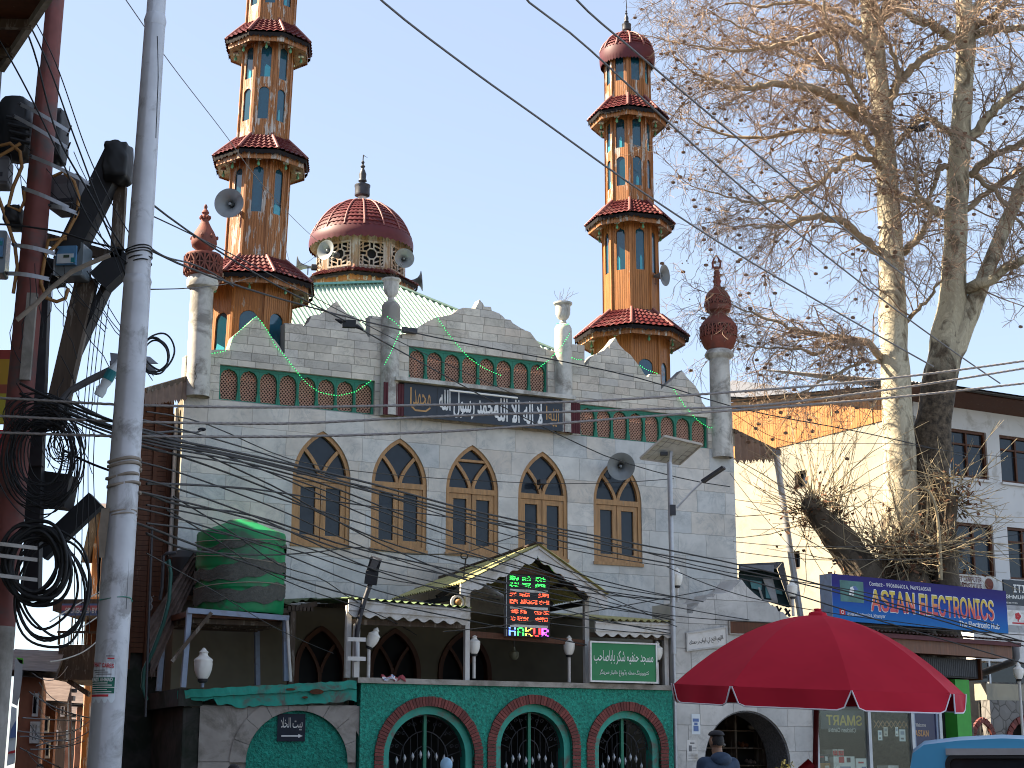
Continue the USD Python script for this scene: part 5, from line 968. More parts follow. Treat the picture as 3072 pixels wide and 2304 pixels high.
# ================================================================ neighbouring house on the right
K = at(2775, 2310, 44.0); K = V(K[0], K[1], 0); HB = Frame(K, 30); HS = Frame(K, 120)
house = Thing('white_house', 'white three storey house with a sunlit side wall and an orange boarded gable', 'house', K)
ub = HS.uz(2195, 1500)[0]; z_t0 = HS.uz(2647, 1263)[1]
top = lambda px, py: HS.uz(px, py)
T1, T2 = top(2640, 1182), top(2235, 1214)
sl_ = (T2[1] - T1[1]) / (T2[0] - T1[0]); ztop = lambda u: T1[1] + sl_ * (u - T1[0])
hw1 = sbox(HS.uz(2421, 1440)[0], 0, HS.uz(2384, 1440)[0], 0)
holes_ = [sbox(HS.uz(2421, 1440)[0], HS.uz(2400, 1467)[1], HS.uz(2384, 1440)[0], HS.uz(2400, 1413)[1]), sbox(HS.uz(2400, 1680)[0], HS.uz(2385, 1708)[1], HS.uz(2373, 1680)[0], HS.uz(2385, 1654)[1])]
house.part('side_wall', G(HS).ext(sbox(0, 0, ub, z_t0).difference(union_all(holes_)), 0, .35), M_houseplaster)
for h in holes_:
    w = house.part('window', G(HS).ext(ring(h, .06), .05, .16), M_grey_timber); house.part('pane', G(HS).ext(h, .17, .18), M_glassdark, under=w)
g = G(HS); u = 0.0
while u < ub:
    bw = .105; g.ext(Polygon([(u, z_t0), (u + bw - .01, z_t0), (u + bw - .01, ztop(u + bw)), (u, ztop(u))]), -.02 - rnd.uniform(0, .012), .3); u += bw
house.part('gable_boarding', g, boards('sunlit_gable_boards', (.50, .21, .055), (.5, .36, .22), -.02), kind='stuff')  # boards in one orange tone, varied plank by plank
for u in (1.25, 2.9): house.part('gable_batten', G(HS).box(u, u + .06, -.05, -.02, z_t0, ztop(u) - .02), M_pine)
house.part('verge_board', G(HS).beam((0 - .3, -.06, ztop(-.3) + .0), (ub, -.06, ztop(ub)), .05, .14), M_pine)
e0, e1 = HB.uz(2877, 1168, 1.1), HB.uz(3072, 1198, 1.1); zs_ = HB.uz(2860, 1222, 0)[1]
house.part('roof_sheet', G(HS).grid([[(-1.3, -.35, ztop(-1.3) + .12), (ub, -.35, ztop(ub) + .12)], [(-1.3, 9, ztop(-1.3) + .12), (ub, 9, ztop(ub) + .12)]], (0, 0, .05)), M_roofsheet)
g = G(HB)
wins_ = []
for (x0, y0, x1, y1) in ((2845, 1283, 2967, 1440), (2997, 1304, 3110, 1458), (2866, 1565, 2987, 1716), (3021, 1581, 3130, 1745), (3150, 1320, 3260, 1480)):
    a, b = HB.uz(x0, y0), HB.uz(x1, y1); wins_.append(sbox(a[0], b[1], b[0], a[1]))
fl = [w.bounds for w in wins_]
za, zb2 = (max(fl[0][3], fl[1][3]), min(fl[0][1], fl[1][1])), (max(fl[2][3], fl[3][3]), min(fl[2][1], fl[3][1]))
wins_ = [sbox(w.bounds[0], (za if k in (0, 1, 4) else zb2)[1], w.bounds[2], (za if k in (0, 1, 4) else zb2)[0]) for k, w in enumerate(wins_)]
house.part('front_wall', G(HB).ext(sbox(.0, 0, 9, zs_).difference(union_all(wins_)), -.35, 0), M_housewhite)
for w in wins_:
    b = w.bounds; m = G(HB).ext(ring(w, .07), -.2, -.06).box((b[0] + b[2]) / 2 - .03, (b[0] + b[2]) / 2 + .03, -.18, -.07, b[1] + .07, b[3] - .07).box(b[0] + .07, b[2] - .07, -.19, -.08, b[3] - .42, b[3] - .37)
    f = house.part('window', m, M_brown); house.part('pane', G(HB).ext(w.buffer(-.05), -.14, -.135), M_glassdark, under=f)
    house.part('window_sill', G(HB).box(b[0] - .05, b[2] + .05, -.05, .08, b[1] - .07, b[1] - .005), M_housewhite, under=f)
n = 12
g = G(HB)
for k in range(10):
    w0, w1 = k / 10 * 1.1, (k + .95) / 10 * 1.1; zz = lambda w: zs_ + (e0[1] - .06 - zs_) * w / 1.1; g.grid([[(-.9, w0, zz(w0)), (9, w0, zz(w0))], [(-.9, w1, zz(w1)), (9, w1, zz(w1))]], (0, 0, .03))
house.part('eave_soffit', g, M_brown, kind='stuff'); house.part('roof_sheet', corr(G(HB), V(-.9, 1.15, e0[1]), V(9, 1.15, e0[1]), V(-.9, -5, e0[1] + 1.6), V(9, -5, e0[1] + 1.6), .12, .02), M_roofsheet, 40)
house.part('back_wall', G(HB).box(.36, 8.9, -8, -7.8, 0, zs_), M_housewhite)
# lower floors beyond the shop
lw = Thing('stone_wall', 'dark rubble wall with small brick arched openings at the right edge', 'wall', HB.p(3, 1.6, 0)); w0 = 1.6
qa = HB.uz(2915, 2098, w0); qr = HB.uz(2946, 2150, w0)
rubble = mat('rubble_stone', {'geo': ('geometry', {}), 'v': ('voronoi_texture', {'scale': 3.4, 'feature': 'distance_to_edge'}), 'v2': ('voronoi_texture', {'scale': 3.4}), 'r': ('rgb_ramp', {'ramp': [(.0, (.06, .055, .05)), (.06, (.17, .16, .15)), (1., (.2, .19, .18))]}), 'b': ('bump', {'strength': .8, 'distance': .05}), 'p': ('principled_bsdf', {'roughness': .9})}, [('geo.position', 'v.vector'), ('v.distance', 'r.fac'), ('r.color', 'p.base_color'), ('v.distance', 'b.height'), ('b.normal', 'p.normal')])
pa = pointed(qr[0] - .42, qr[0] + .42, 1.0, qr[1] - .55, qr[1] - .0); c2 = HB.uz(3078, 2200, w0)
pb = archpoly(c2[0], .75, c2[1] - .3, 0)
lw.part('rubble', G(HB).ext(sbox(.8, 0, 9, qa[1]).difference(union_all([pa.buffer(-.14), pb.buffer(-.16)])), w0 - .3, w0), rubble)
def bricks_along(th, poly, n, wd, fr, w):
    ext = LineString(list(poly.exterior.coords)); L = ext.length
    for i in range(n):
        p, q = ext.interpolate(L * (i + .06) / n), ext.interpolate(L * (i + .94) / n)
        if min(p.y, q.y) < 1.15: continue
        s_ = LineString([p, q]).buffer(wd / 2, cap_style=2); th.part('brick', G(fr).ext(s_, w - .03, w + .04 + rnd.uniform(-.008, .008)), M_redbrick)
bricks_along(lw, pa.buffer(-.07), 46, .14, HB, w0); bricks_along(lw, pb.buffer(-.08), 60, .16, HB, w0)
lw.part('opening_back', G(HB).box(.9, 8.5, w0 - .5, w0 - .45, 0, qa[1] - .05), M_dark)
lw.part('leaded_grille', (lambda g: [g.tube([V(qr[0] - .3 + .15 * k, w0 - .12, 1.2), V(qr[0] + .3 - (.0 if k % 2 else .2) + .0 * k, w0 - .12, qr[1] - .2)], .01, 4) for k in range(5)] and g)(G(HB)), M_iron)
b0, b1 = HB.uz(2915, 2048, w0 - .05), HB.uz(2915, 1985, w0 - .1)
t = Thing('cream_building', 'cream and glass first floor front above the rubble wall', 'building', HB.p(3, 1.4, 0))
t.part('cream_band', G(HB).box(.8, 9, w0 - .5, w0 - .08, qa[1] + .004, b0[1]), M_houseplaster)
for k in range(5): u = HB.uz(2905, 2000, w0)[0] + k * 1.0; t.part('glass_panel', G(HB).box(u + .04, u + .96, w0 - .3, w0 - .28, b0[1] + .05, b1[1]), M_glassdark); t.part('mullion', G(HB).box(u - .03, u + .03, w0 - .33, w0 - .25, b0[1] + .005, b1[1] + .05), M_steel)
t.part('lower_wall', G(HB).box(.8, 9, .2, w0 - .4, b1[1] + .06, HB.uz(3000, 1890, w0)[1]), M_housewhite)
# boards on the house
def board_sign(label, fr, px0, py0, px1, py1, w, base, texts, extra=()):
    a, b = fr.uz(px0, py0, w), fr.uz(px1, py1, w); t = Thing('sign_board', label, 'sign', fr.p(a[0], w, b[1])); W_, H_ = b[0] - a[0], a[1] - b[1]
    t.part('panel', G(fr).box(a[0], b[0], w - .05, w, b[1], a[1]), base)
    for tx, x0, z0, x1, hh, m in texts: t.part('lettering', latin(tx, fr, a[0] + W_ * x0, b[1] + H_ * z0, H_ * hh, W_ * (x1 - x0), w, True), m)
    for f in extra: f(t, a, b, W_, H_, fr, w)
    return t
M_maroon = plain('print_maroon', (.10, .02, .035), .6)
board_sign('white board of maroon lettering behind the blue shop sign', HB, 2825, 1718, 2992, 1790, .45, M_offwhite, [('INFO SOFT COMPUTER', .06, .66, .72, .24, M_maroon), ('EDUCATION INSTITUTE', .06, .36, .72, .22, M_maroon)],
           [lambda t, a, b, W_, H_, fr, w: t.part('round_emblem', G(fr).lathe([(W_ * .08, 0), (W_ * .08, .005), (W_ * .055, .006), (0, .006)], (a[0] + W_ * .86, w, b[1] + H_ * .6), 20, 0, (0, 1, 0)), M_terra)])
board_sign('black board of white lettering at the right edge above the blue sign', HB, 3010, 1738, 3200, 1826, 1.2, M_sign_black, [('ITIT-O', .15, .52, .6, .3, M_white), ('SHMURT RE', .02, .26, .5, .14, M_white), ('ESTD', .02, .06, .2, .05, M_white)])
board_sign('white board with a red flower mark at the right edge', HB, 3020, 1829, 3200, 1885, 1.2, M_white, [], [lambda t, a, b, W_, H_, fr, w: t.part('red_mark', G(fr).ext(union_all([Point(a[0] + W_ * (.18 + .03 * math.cos(k * 1.26)), b[1] + H_ * (.62 + .13 * math.sin(k * 1.26))).buffer(H_ * .12, 5) for k in range(5)] + [sbox(a[0] + W_ * .17, b[1] + H_ * .25, a[0] + W_ * .19, b[1] + H_ * .6)]), w, w + .004), M_pred), lambda t, a, b, W_, H_, fr, w: t.part('pink_line', G(fr).box(a[0] + W_ * .08, a[0] + W_ * .6, w, w + .004, b[1] + H_ * .1, b[1] + H_ * .2), M_pred)])
# lower roof just behind the right corner pillar, pleated eave and downpipe
fringe('pleated_eave', 'weathered pleated eave just right of the mosque front', at(2203, 1296, 37.6), at(2328, 1356, 39.2), .72, .22, V(-1.2, 2.2, .6), M_eave)
t = Thing('downpipe', 'pale grey downpipe slanting down past the sunlit wall', 'pipe', at(2360, 1600, 38.5)); t.part('tube', G().tube([at(2329, 1366, 38.6), at(2372, 1660, 38.6), at(2402, 1850, 38.6)], .075, 12), M_steel, 40); t.part('gutter_end', G().box(*[x for p in zip(at(2312, 1368, 38.7), at(2344, 1348, 38.5)) for x in sorted(p)]), M_roofsheet)
fh = Thing('far_house', 'grey roofed house whose dark attic shows left of the big tree', 'house', at(2300, 1250, 58.)); Q = lambda x, y, Y=58.: at(x, y, Y)
fh.part('roof', G().grid([[Q(2150, 1200, 54.), Q(2420, 1216, 54.)], [Q(2196, 1152, 60.), Q(2330, 1168, 60.)]], (0, 0, .15)), M_roofsheet)
fh.part('attic', G().box(Q(2205, 1200)[0], Q(2400, 1200)[0], 55.5, 60, 3., Q(2200, 1205, 55.5)[2]), M_grey_timber)
fh.part('verge_board', G().beam(Q(2198, 1226, 54.), Q(2246, 1190, 54.), .08, .16), M_offwhite)

# ================================================================ electronics shop
So = MO.p(5.16, WW, 0); SH = Frame(So, 37)
a, b = SH.uz(2494, 1722), SH.uz(3013, 1771); c_ = SH.uz(2501, 1857); d_ = SH.uz(3030, 1904)
su0, su1, sz0, sz1 = a[0], (b[0] + d_[0]) / 2, (c_[1] + d_[1]) / 2, (a[1] + b[1]) / 2
shop = Thing('electronics_shop', 'small glass fronted shop with a brown fascia under a long blue sign', 'shop', SH.p(2.5, 0, 0))
sgn = Thing('shop_sign', 'long blue board with red and yellow capitals over the glass shop front', 'sign', SH.p((su0 + su1) / 2, .3, sz0))
M_bluegrad = mat('printed_blue', {'geo': ('geometry', {}), 's': ('separate_xyz', {}), 'm': ('map_range', {'from_min': sz0, 'from_max': sz1, 'clamp': True}), 'r': ('rgb_ramp', {'ramp': [(0, (.003, .14, .40)), (.45, (.006, .06, .30)), (.8, (.018, .013, .15)), (1, (.02, .012, .12))]}), 'p': ('principled_bsdf', {'roughness': .6, 'specular_ior_level': .2})}, [('geo.position', 's.vector'), ('s.z', 'm.value'), ('m.result', 'r.fac'), ('r.color', 'p.base_color')])
sw = .0
sgn.part('panel', G(SH).box(su0, su1, sw - .03, sw, sz0, sz1), M_bluegrad); sgn.part('box_side', G(SH).box(su0 - .012, su0 - .001, sw - .32, sw, sz0, sz1), M_bluesteel); sgn.part('box_back', G(SH).box(su0, su1, sw - .32, sw - .031, sz0 + .01, sz1 - .01), M_bluesteel)
SW, SHh = su1 - su0, sz1 - sz0
fire = mat('printed_flame', {'geo': ('geometry', {}), 's': ('separate_xyz', {}), 'm': ('map_range', {'from_min': sz0 + SHh * .27, 'from_max': sz0 + SHh * .76, 'clamp': True}), 'r': ('rgb_ramp', {'ramp': [(.1, (.50, .02, .03)), (.4, (.62, .08, .02)), (.7, (.60, .36, .02)), (1, (.50, .42, .02))]}), 'p': ('principled_bsdf', {'roughness': .4})}, [('geo.position', 's.vector'), ('s.z', 'm.value'), ('m.result', 'r.fac'), ('r.color', 'p.base_color')])
def sig(tx, x0, x1, z, h, m, bold=False, dw=0., nm='lettering'): sgn.part(nm, latin(tx, SH, su0 + SW * x0, sz0 + SHh * z, SHh * h, SW * (x1 - x0), sw + dw, bold), m)
for ch_, x0, x1 in (('ASIAN', .205, .445), ('ELECTRONICS', .475, .915)):
    m0 = latin(ch_, SH, su0 + SW * x0, sz0 + SHh * .29, SHh * .43, SW * (x1 - x0), sw, True)
    sgn.part('white_outline', latin(ch_, SH, su0 + SW * (x0 - .0035), sz0 + SHh * .275, SHh * .46, SW * (x1 - x0 + .007), sw, True), M_white); sgn.part('lettering', latin(ch_, SH, su0 + SW * x0, sz0 + SHh * .29, SHh * .43, SW * (x1 - x0), sw + .004, True), fire)
sig('Contact:- 9906844014, 9469240340', .20, .545, .82, .085, M_white); sig('asianelectronics_khanyar', .075, .28, .13, .075, M_white); sig('The Electronic Hub', .70, .945, .085, .12, M_white, True)
sgn.part('social_icon', G(SH).box(su0 + SW * .035, su0 + SW * .064, sw, sw + .004, sz0 + SHh * .12, sz0 + SHh * .26), M_pred); sgn.part('icon_ring', G(SH).ext(ring(Point(su0 + SW * .0495, sz0 + SHh * .19).buffer(SHh * .045), .012), sw + .004, sw + .007), M_white)
x0, z0 = su0 + SW * .042, sz0 + SHh * .42
sgn.part('printed_photo', G(SH).box(x0, x0 + SW * .125, sw, sw + .003, z0, z0 + SHh * .46), plain('teal_print', (.06, .17, .15), .5, var=.5, scale=3.)); sgn.part('photo_figure', G(SH).ext(Polygon([(x0 + .26, z0 + .15), (x0 + .31, z0 + .3), (x0 + .4, z0 + .33), (x0 + .46, z0 + .27), (x0 + .41, z0 + .25), (x0 + .40, z0 + .14), (x0 + .36, z0 + .13), (x0 + .36, z0 + .24), (x0 + .33, z0 + .14)]), sw + .003, sw + .005), M_white)
sgn.part('photo_figure', G(SH).ext(Polygon([(x0 + .38, z0 + .32), (x0 + .47, z0 + .34), (x0 + .55, z0 + .27), (x0 + .44, z0 + .24)]), sw + .003, sw + .006), M_pblue)
# shop body
zr0 = SH.uz(2880, 1912, .5)[1]; ur = SH.uz(3060, 1925, .5)[0]
shop.part('roof_sheet', corr(G(SH), V(-.0, .62, zr0), V(ur, .62, zr0), V(0, -3.5, zr0 + .5), V(ur, -3.5, zr0 + .5), .12, .02), M_rust, 40)
zb0 = SH.uz(2900, 1968, .5)[1]
shop.part('gutter_board', G(SH).box(.02, ur - .08, .50, .58, zr0 - .12, zr0 - .03), M_redtrim); shop.part('fascia_board', G(SH).box(.02, ur - .3, .44, .495, zb0, zr0 - .08), M_pine if False else boards('shop_fascia', (.22, .09, .045), (.12, .07, .05), .05))
shop.part('fascia_soffit', G(SH).box(.02, ur - .3, .0, .43, zb0 + .02, zb0 + .06), M_brown)
us0, us1 = SH.uz(2745, 2000, .15)[0], SH.uz(2936, 2000, .15)[0]; zs0, zs1 = SH.uz(2930, 2036, .15)[1], zb0 - .03
g = G(SH)
for k in range(70): u = .6 + (us1 - .7) * k / 70; g.box(u, u + .05, .12, .16, zs0 + .03, zs1 - .03)
sb = shop.part('shutter_box', G(SH).box(.55, us1, -.15, .118, zs0, zs1), M_iron); shop.part('shutter_slats', g, M_iron, under=sb, kind='stuff'); shop.part('box_end', G(SH).box(us1 + .002, us1 + .05, -.15, .2, zs0 - .03, zs1 + .02), M_brown, under=sb)
um = [SH.uz(x, 2220, 0)[0] for x in (2447, 2606, 2736, 2820)]; zt_ = zs0 - .05
M_pane = pane('shop_glass', (.86, .9, .88), .02, .025)
for k in range(3):
    if k < 2: shop.part('glass_pane', G(SH).box(um[k] + .05, um[k + 1] - .05, -.006, .006, .35, zt_), M_pane)
for u in um: shop.part('mullion', G(SH).box(u - .045, u + .045, -.05, .05, 0, zt_ + .05), M_steel)
shop.part('transom', G(SH).box(um[0], um[3], -.045, .045, zt_ + .055, zt_ + .11), M_steel); shop.part('transom', G(SH).box(um[0], um[2], -.03, .045, .27, .345), M_steel)
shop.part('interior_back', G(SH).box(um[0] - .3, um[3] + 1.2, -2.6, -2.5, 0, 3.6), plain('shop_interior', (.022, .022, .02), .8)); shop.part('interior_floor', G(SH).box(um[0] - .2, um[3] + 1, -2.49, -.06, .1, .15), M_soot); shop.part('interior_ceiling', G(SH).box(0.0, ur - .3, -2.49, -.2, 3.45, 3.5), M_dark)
shop.part('side_wall', G(SH).box(.0, .12, -2.4, -.07, 0, 3.4), M_dark); shop.part('side_wall', G(SH).box(um[3] + 1.21, um[3] + 1.3, -2.6, -.31, 0, 3.4), M_dark)
dr = shop.part('door', G(SH).ext(ring(sbox(um[2] + .05, .1, um[3] - .05, zt_), .06), -.03, .02), M_bluesteel); shop.part('door_panel', G(SH).box(um[2] + .1, um[3] - .1, -.012, -.004, .2, zt_ - .05), plain('welcome_blue', (.012, .014, .055), .3), under=dr)
q = SH.uz(2748, 2180, 0); shop.part('door_lettering', latin('Welcome', SH, q[0], q[1], .075, .32, -.004), M_offwhite, under=dr); q = SH.uz(2745, 2208, 0); shop.part('door_lettering', latin('ASIAN', SH, q[0], q[1], .12, .44, -.004, True), M_gold, under=dr)
ug0, ug1 = SH.uz(2866, 2100, .1)[0], SH.uz(2908, 2100, .1)[0]
shop.part('green_pillar', G(SH).box(ug0, ug1, -.2, .12, 0, zs0 - .035), plain('bright_green_paint', (.05, .33, .04), .6)); shop.part('dark_gap', G(SH).box(um[3] + .05, ug0 - .004, -.3, -.2, 0, zs0 - .03), M_black); shop.part('edge_post', G(SH).box(ug1 + .01, ug1 + .1, -.2, .0, 0, zs0 - .02), M_gold)
# reflection of a sign opposite, built as reversed lettering on a board inside
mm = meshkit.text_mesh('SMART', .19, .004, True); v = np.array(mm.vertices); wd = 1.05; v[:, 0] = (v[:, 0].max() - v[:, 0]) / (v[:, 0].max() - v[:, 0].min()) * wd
q0, q1 = SH.uz(2462, 2137, -.12), SH.uz(2600, 2190, -.12); t = Thing('window_board', 'reflection of a gold lettered sign, built as a reversed dark board behind the left shop pane', 'sign', SH.p(q0[0], -.12, q1[1]))
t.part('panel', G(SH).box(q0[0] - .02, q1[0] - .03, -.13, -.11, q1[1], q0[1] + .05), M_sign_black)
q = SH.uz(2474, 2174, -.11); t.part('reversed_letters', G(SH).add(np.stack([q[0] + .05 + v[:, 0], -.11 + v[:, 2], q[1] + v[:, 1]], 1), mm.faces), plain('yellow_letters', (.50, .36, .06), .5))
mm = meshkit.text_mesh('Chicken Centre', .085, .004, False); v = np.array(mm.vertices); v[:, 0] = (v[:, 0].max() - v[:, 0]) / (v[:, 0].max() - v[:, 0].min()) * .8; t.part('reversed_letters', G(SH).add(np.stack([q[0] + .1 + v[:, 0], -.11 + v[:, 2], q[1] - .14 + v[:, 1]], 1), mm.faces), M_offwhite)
def carton(label, px, py, pw, ph, w, m, extra=None):
    a, b = SH.uz(px, py, w), SH.uz(px + pw, py + ph, w); t = Thing('carton', label, 'box', SH.p(a[0], w, b[1])); t.part('carton_body', G(SH).box(a[0], b[0], w - .3, w, b[1], a[1]), m)
    for x0, z0, x1, z1, mm_ in extra or (): t.part('print_block', G(SH).box(a[0] + (b[0] - a[0]) * x0, a[0] + (b[0] - a[0]) * x1, w, w + .004, b[1] + (a[1] - b[1]) * z0, b[1] + (a[1] - b[1]) * z1), mm_)
carton('small red and white carton on the window pile, left of its twin', 2498, 2248, 15, 19, -.3, M_offwhite, [(.05, .05, .95, .8, M_pred), (.3, .3, .7, .7, M_white)])
carton('small red and white carton on the window pile, right of its twin', 2514, 2248, 18, 19, -.3, M_offwhite, [(.05, .05, .95, .8, M_pred), (.3, .3, .7, .7, M_white)])
carton('large white carton with a red tag in the shop window', 2500, 2269, 66, 60, -.3, M_white, [(.25, .68, .5, .98, M_pred), (.62, .7, .8, .95, M_maroon), (.3, .1, .8, .5, M_bluesteel)])
carton('dark carton with round dials beside the large white carton', 2456, 2262, 32, 34, -.3, M_iron, [(.1, .7, .5, .78, M_pred), (.6, .4, .85, .8, M_steel)])
carton('orange appliance carton low in the shop window', 2458, 2289, 34, 40, -.25, M_orange, [(.5, .3, .9, .8, M_offwhite)])
carton('white and pink carton beside the mullion in the shop window', 2568, 2275, 34, 50, -.3, M_white, [(.2, .7, .7, .8, M_pred), (.5, .1, .9, .5, M_pblue)])
carton('white carton beyond the mullion in the shop window', 2664, 2296, 33, 30, -.3, M_white, [(.2, .4, .7, .6, M_pblue)])
for k, (px, py, pw, ph, lab) in enumerate(((2633, 2191, 14, 30, 'pale'), (2650, 2181, 14, 28, 'cream'), (2685, 2181, 10, 28, 'narrow white'), (2697, 2188, 20, 36, 'largest white'))):
    poster('price_card', f'{lab} card hung behind the middle shop pane', SH, px, py, px + pw, py + ph, -.06, [('print_block', .2, .55, .8, .85, M_bluesteel), ('print_block', .2, .15, .7, .3, M_wire)], [M_pale, M_hornpale, M_white, M_pale][k])
g = G(SH); a, b = SH.uz(2622, 2172, -.08), SH.uz(2724, 2172, -.08); n = 8
for s_ in (-1, 1): g.tube([V(a[0] + (b[0] - a[0]) * k / n, -.08, a[1] + s_ * .07 * (1 if k % 2 else -1)) for k in range(n + 1)], .012, 5)
single('trellis_rack', 'folding wooden trellis rack behind the middle shop pane', 'rack', g, M_pine)
# gutter elbow, street lamp, small lamp at the far right
t = Thing('gutter_pipe', 'grey gutter pipe elbowing down from the right end of the shop roof', 'pipe', SH.p(ur - .1, .5, 3.5)); t.part('tube', G().tube([at(x, y, Y) for x, y, Y in ((3046, 1935, 37.6), (3049, 1972, 37.6), (3040, 1985, 37.7), (2990, 2003, 38.2), (2940, 2022, 38.8))], .085, 10), M_roofsheet, 50)
q = at(3061, 2095, 36.5); globe_lamp(V(q[0], q[1], q[2] - 1.2), 'white globe lamp on a dark post at the right edge of the view', 1.2 + at(3061, 2042, 36.5)[2] - q[2], 1)

# ================================================================ plane trees
def bark(name, hi, lo, foot=None):
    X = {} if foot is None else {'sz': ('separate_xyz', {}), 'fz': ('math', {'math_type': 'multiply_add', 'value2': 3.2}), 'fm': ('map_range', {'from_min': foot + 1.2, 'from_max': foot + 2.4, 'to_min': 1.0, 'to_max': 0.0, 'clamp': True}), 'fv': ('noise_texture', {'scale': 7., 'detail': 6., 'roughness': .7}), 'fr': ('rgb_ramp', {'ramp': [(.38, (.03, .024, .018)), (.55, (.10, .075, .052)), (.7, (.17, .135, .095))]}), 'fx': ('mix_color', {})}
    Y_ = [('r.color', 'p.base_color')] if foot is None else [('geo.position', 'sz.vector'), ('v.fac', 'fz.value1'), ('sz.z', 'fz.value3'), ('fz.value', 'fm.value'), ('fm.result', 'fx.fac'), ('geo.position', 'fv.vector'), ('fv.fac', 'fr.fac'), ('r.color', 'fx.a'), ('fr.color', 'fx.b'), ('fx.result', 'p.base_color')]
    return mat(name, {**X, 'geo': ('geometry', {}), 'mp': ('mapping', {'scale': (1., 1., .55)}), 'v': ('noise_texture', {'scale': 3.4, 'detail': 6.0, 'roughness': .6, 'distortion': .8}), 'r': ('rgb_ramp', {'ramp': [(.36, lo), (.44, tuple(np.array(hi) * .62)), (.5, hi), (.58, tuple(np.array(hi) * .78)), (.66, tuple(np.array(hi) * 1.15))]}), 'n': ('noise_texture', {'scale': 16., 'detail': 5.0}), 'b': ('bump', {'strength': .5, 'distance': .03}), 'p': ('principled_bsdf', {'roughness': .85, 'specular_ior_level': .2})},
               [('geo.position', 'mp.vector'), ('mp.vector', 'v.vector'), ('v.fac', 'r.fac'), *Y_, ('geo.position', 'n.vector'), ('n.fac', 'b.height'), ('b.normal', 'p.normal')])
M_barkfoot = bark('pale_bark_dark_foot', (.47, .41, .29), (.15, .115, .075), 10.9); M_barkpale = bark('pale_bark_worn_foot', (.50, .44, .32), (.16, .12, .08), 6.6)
M_bark = bark('pale_plane_bark', (.48, .42, .30), (.15, .115, .075)); M_barkdark = bark('dark_rough_bark', (.11, .085, .06), (.035, .028, .02)); M_limb = plain('branch_bark', (.30, .23, .15), .9, var=.4, scale=5., bump=.2); M_twig = plain('twig_bark', (.30, .21, .145), .9, var=.35, scale=3.); M_seed = plain('seed_balls', (.16, .09, .055), .9, var=.4); M_sucker = plain('pale_sucker', (.34, .27, .165), .8, var=.3, scale=4.); M_deadleaf = plain('dead_leaves', (.15, .07, .035), .9, var=.4)
TY = 38.6
def smoothpath(pts, n):
    pts = np.asarray(pts, float); d = np.r_[0, np.cumsum(np.linalg.norm(np.diff(pts, axis=0), axis=1))]; s_ = np.linspace(0, d[-1], n)
    out = np.stack([np.interp(s_, d, pts[:, k]) for k in range(3)], 1)
    for _ in range(2): out[1:-1] = (out[:-2] + 2 * out[1:-1] + out[2:]) / 4
    return out
def lumpy(g, pts, radii, n=14, amp=.10, seed=0, m=44):
    P_ = np.asarray(pts); D_ = np.r_[0, np.cumsum(np.linalg.norm(np.diff(P_, axis=0), axis=1))]; p = smoothpath(pts, m); r = np.interp(np.linspace(0, 1, m), D_ / D_[-1], radii); t = np.gradient(p, axis=0); t /= np.linalg.norm(t, axis=1, keepdims=True)
    a = np.cross(t, V(0, 1, .0)); a /= np.linalg.norm(a, axis=1, keepdims=True); b = np.cross(t, a); ang = np.arange(n) * 2 * PI / n
    D = np.cos(ang)[None, :, None] * a[:, None] + np.sin(ang)[None, :, None] * b[:, None]; P = p[:, None] + D * r[:, None, None]
    k = 1 + amp * (meshkit.fbm(P * 1.7, 3, seed) - .5) * 2; P = p[:, None] + D * (r[:, None] * k)[..., None]
    P = np.concatenate([P, P[:, :1]], 1); return g.grid(P)
R8 = lambda pts: [at(2072 + x / 1.843, y / 1.843, Y) for x, y, Y in pts]
R9 = lambda pts: [at(2172 + x / 1.843, 900 + y / 1.843, Y) for x, y, Y in pts]
twrng = random.Random(99)
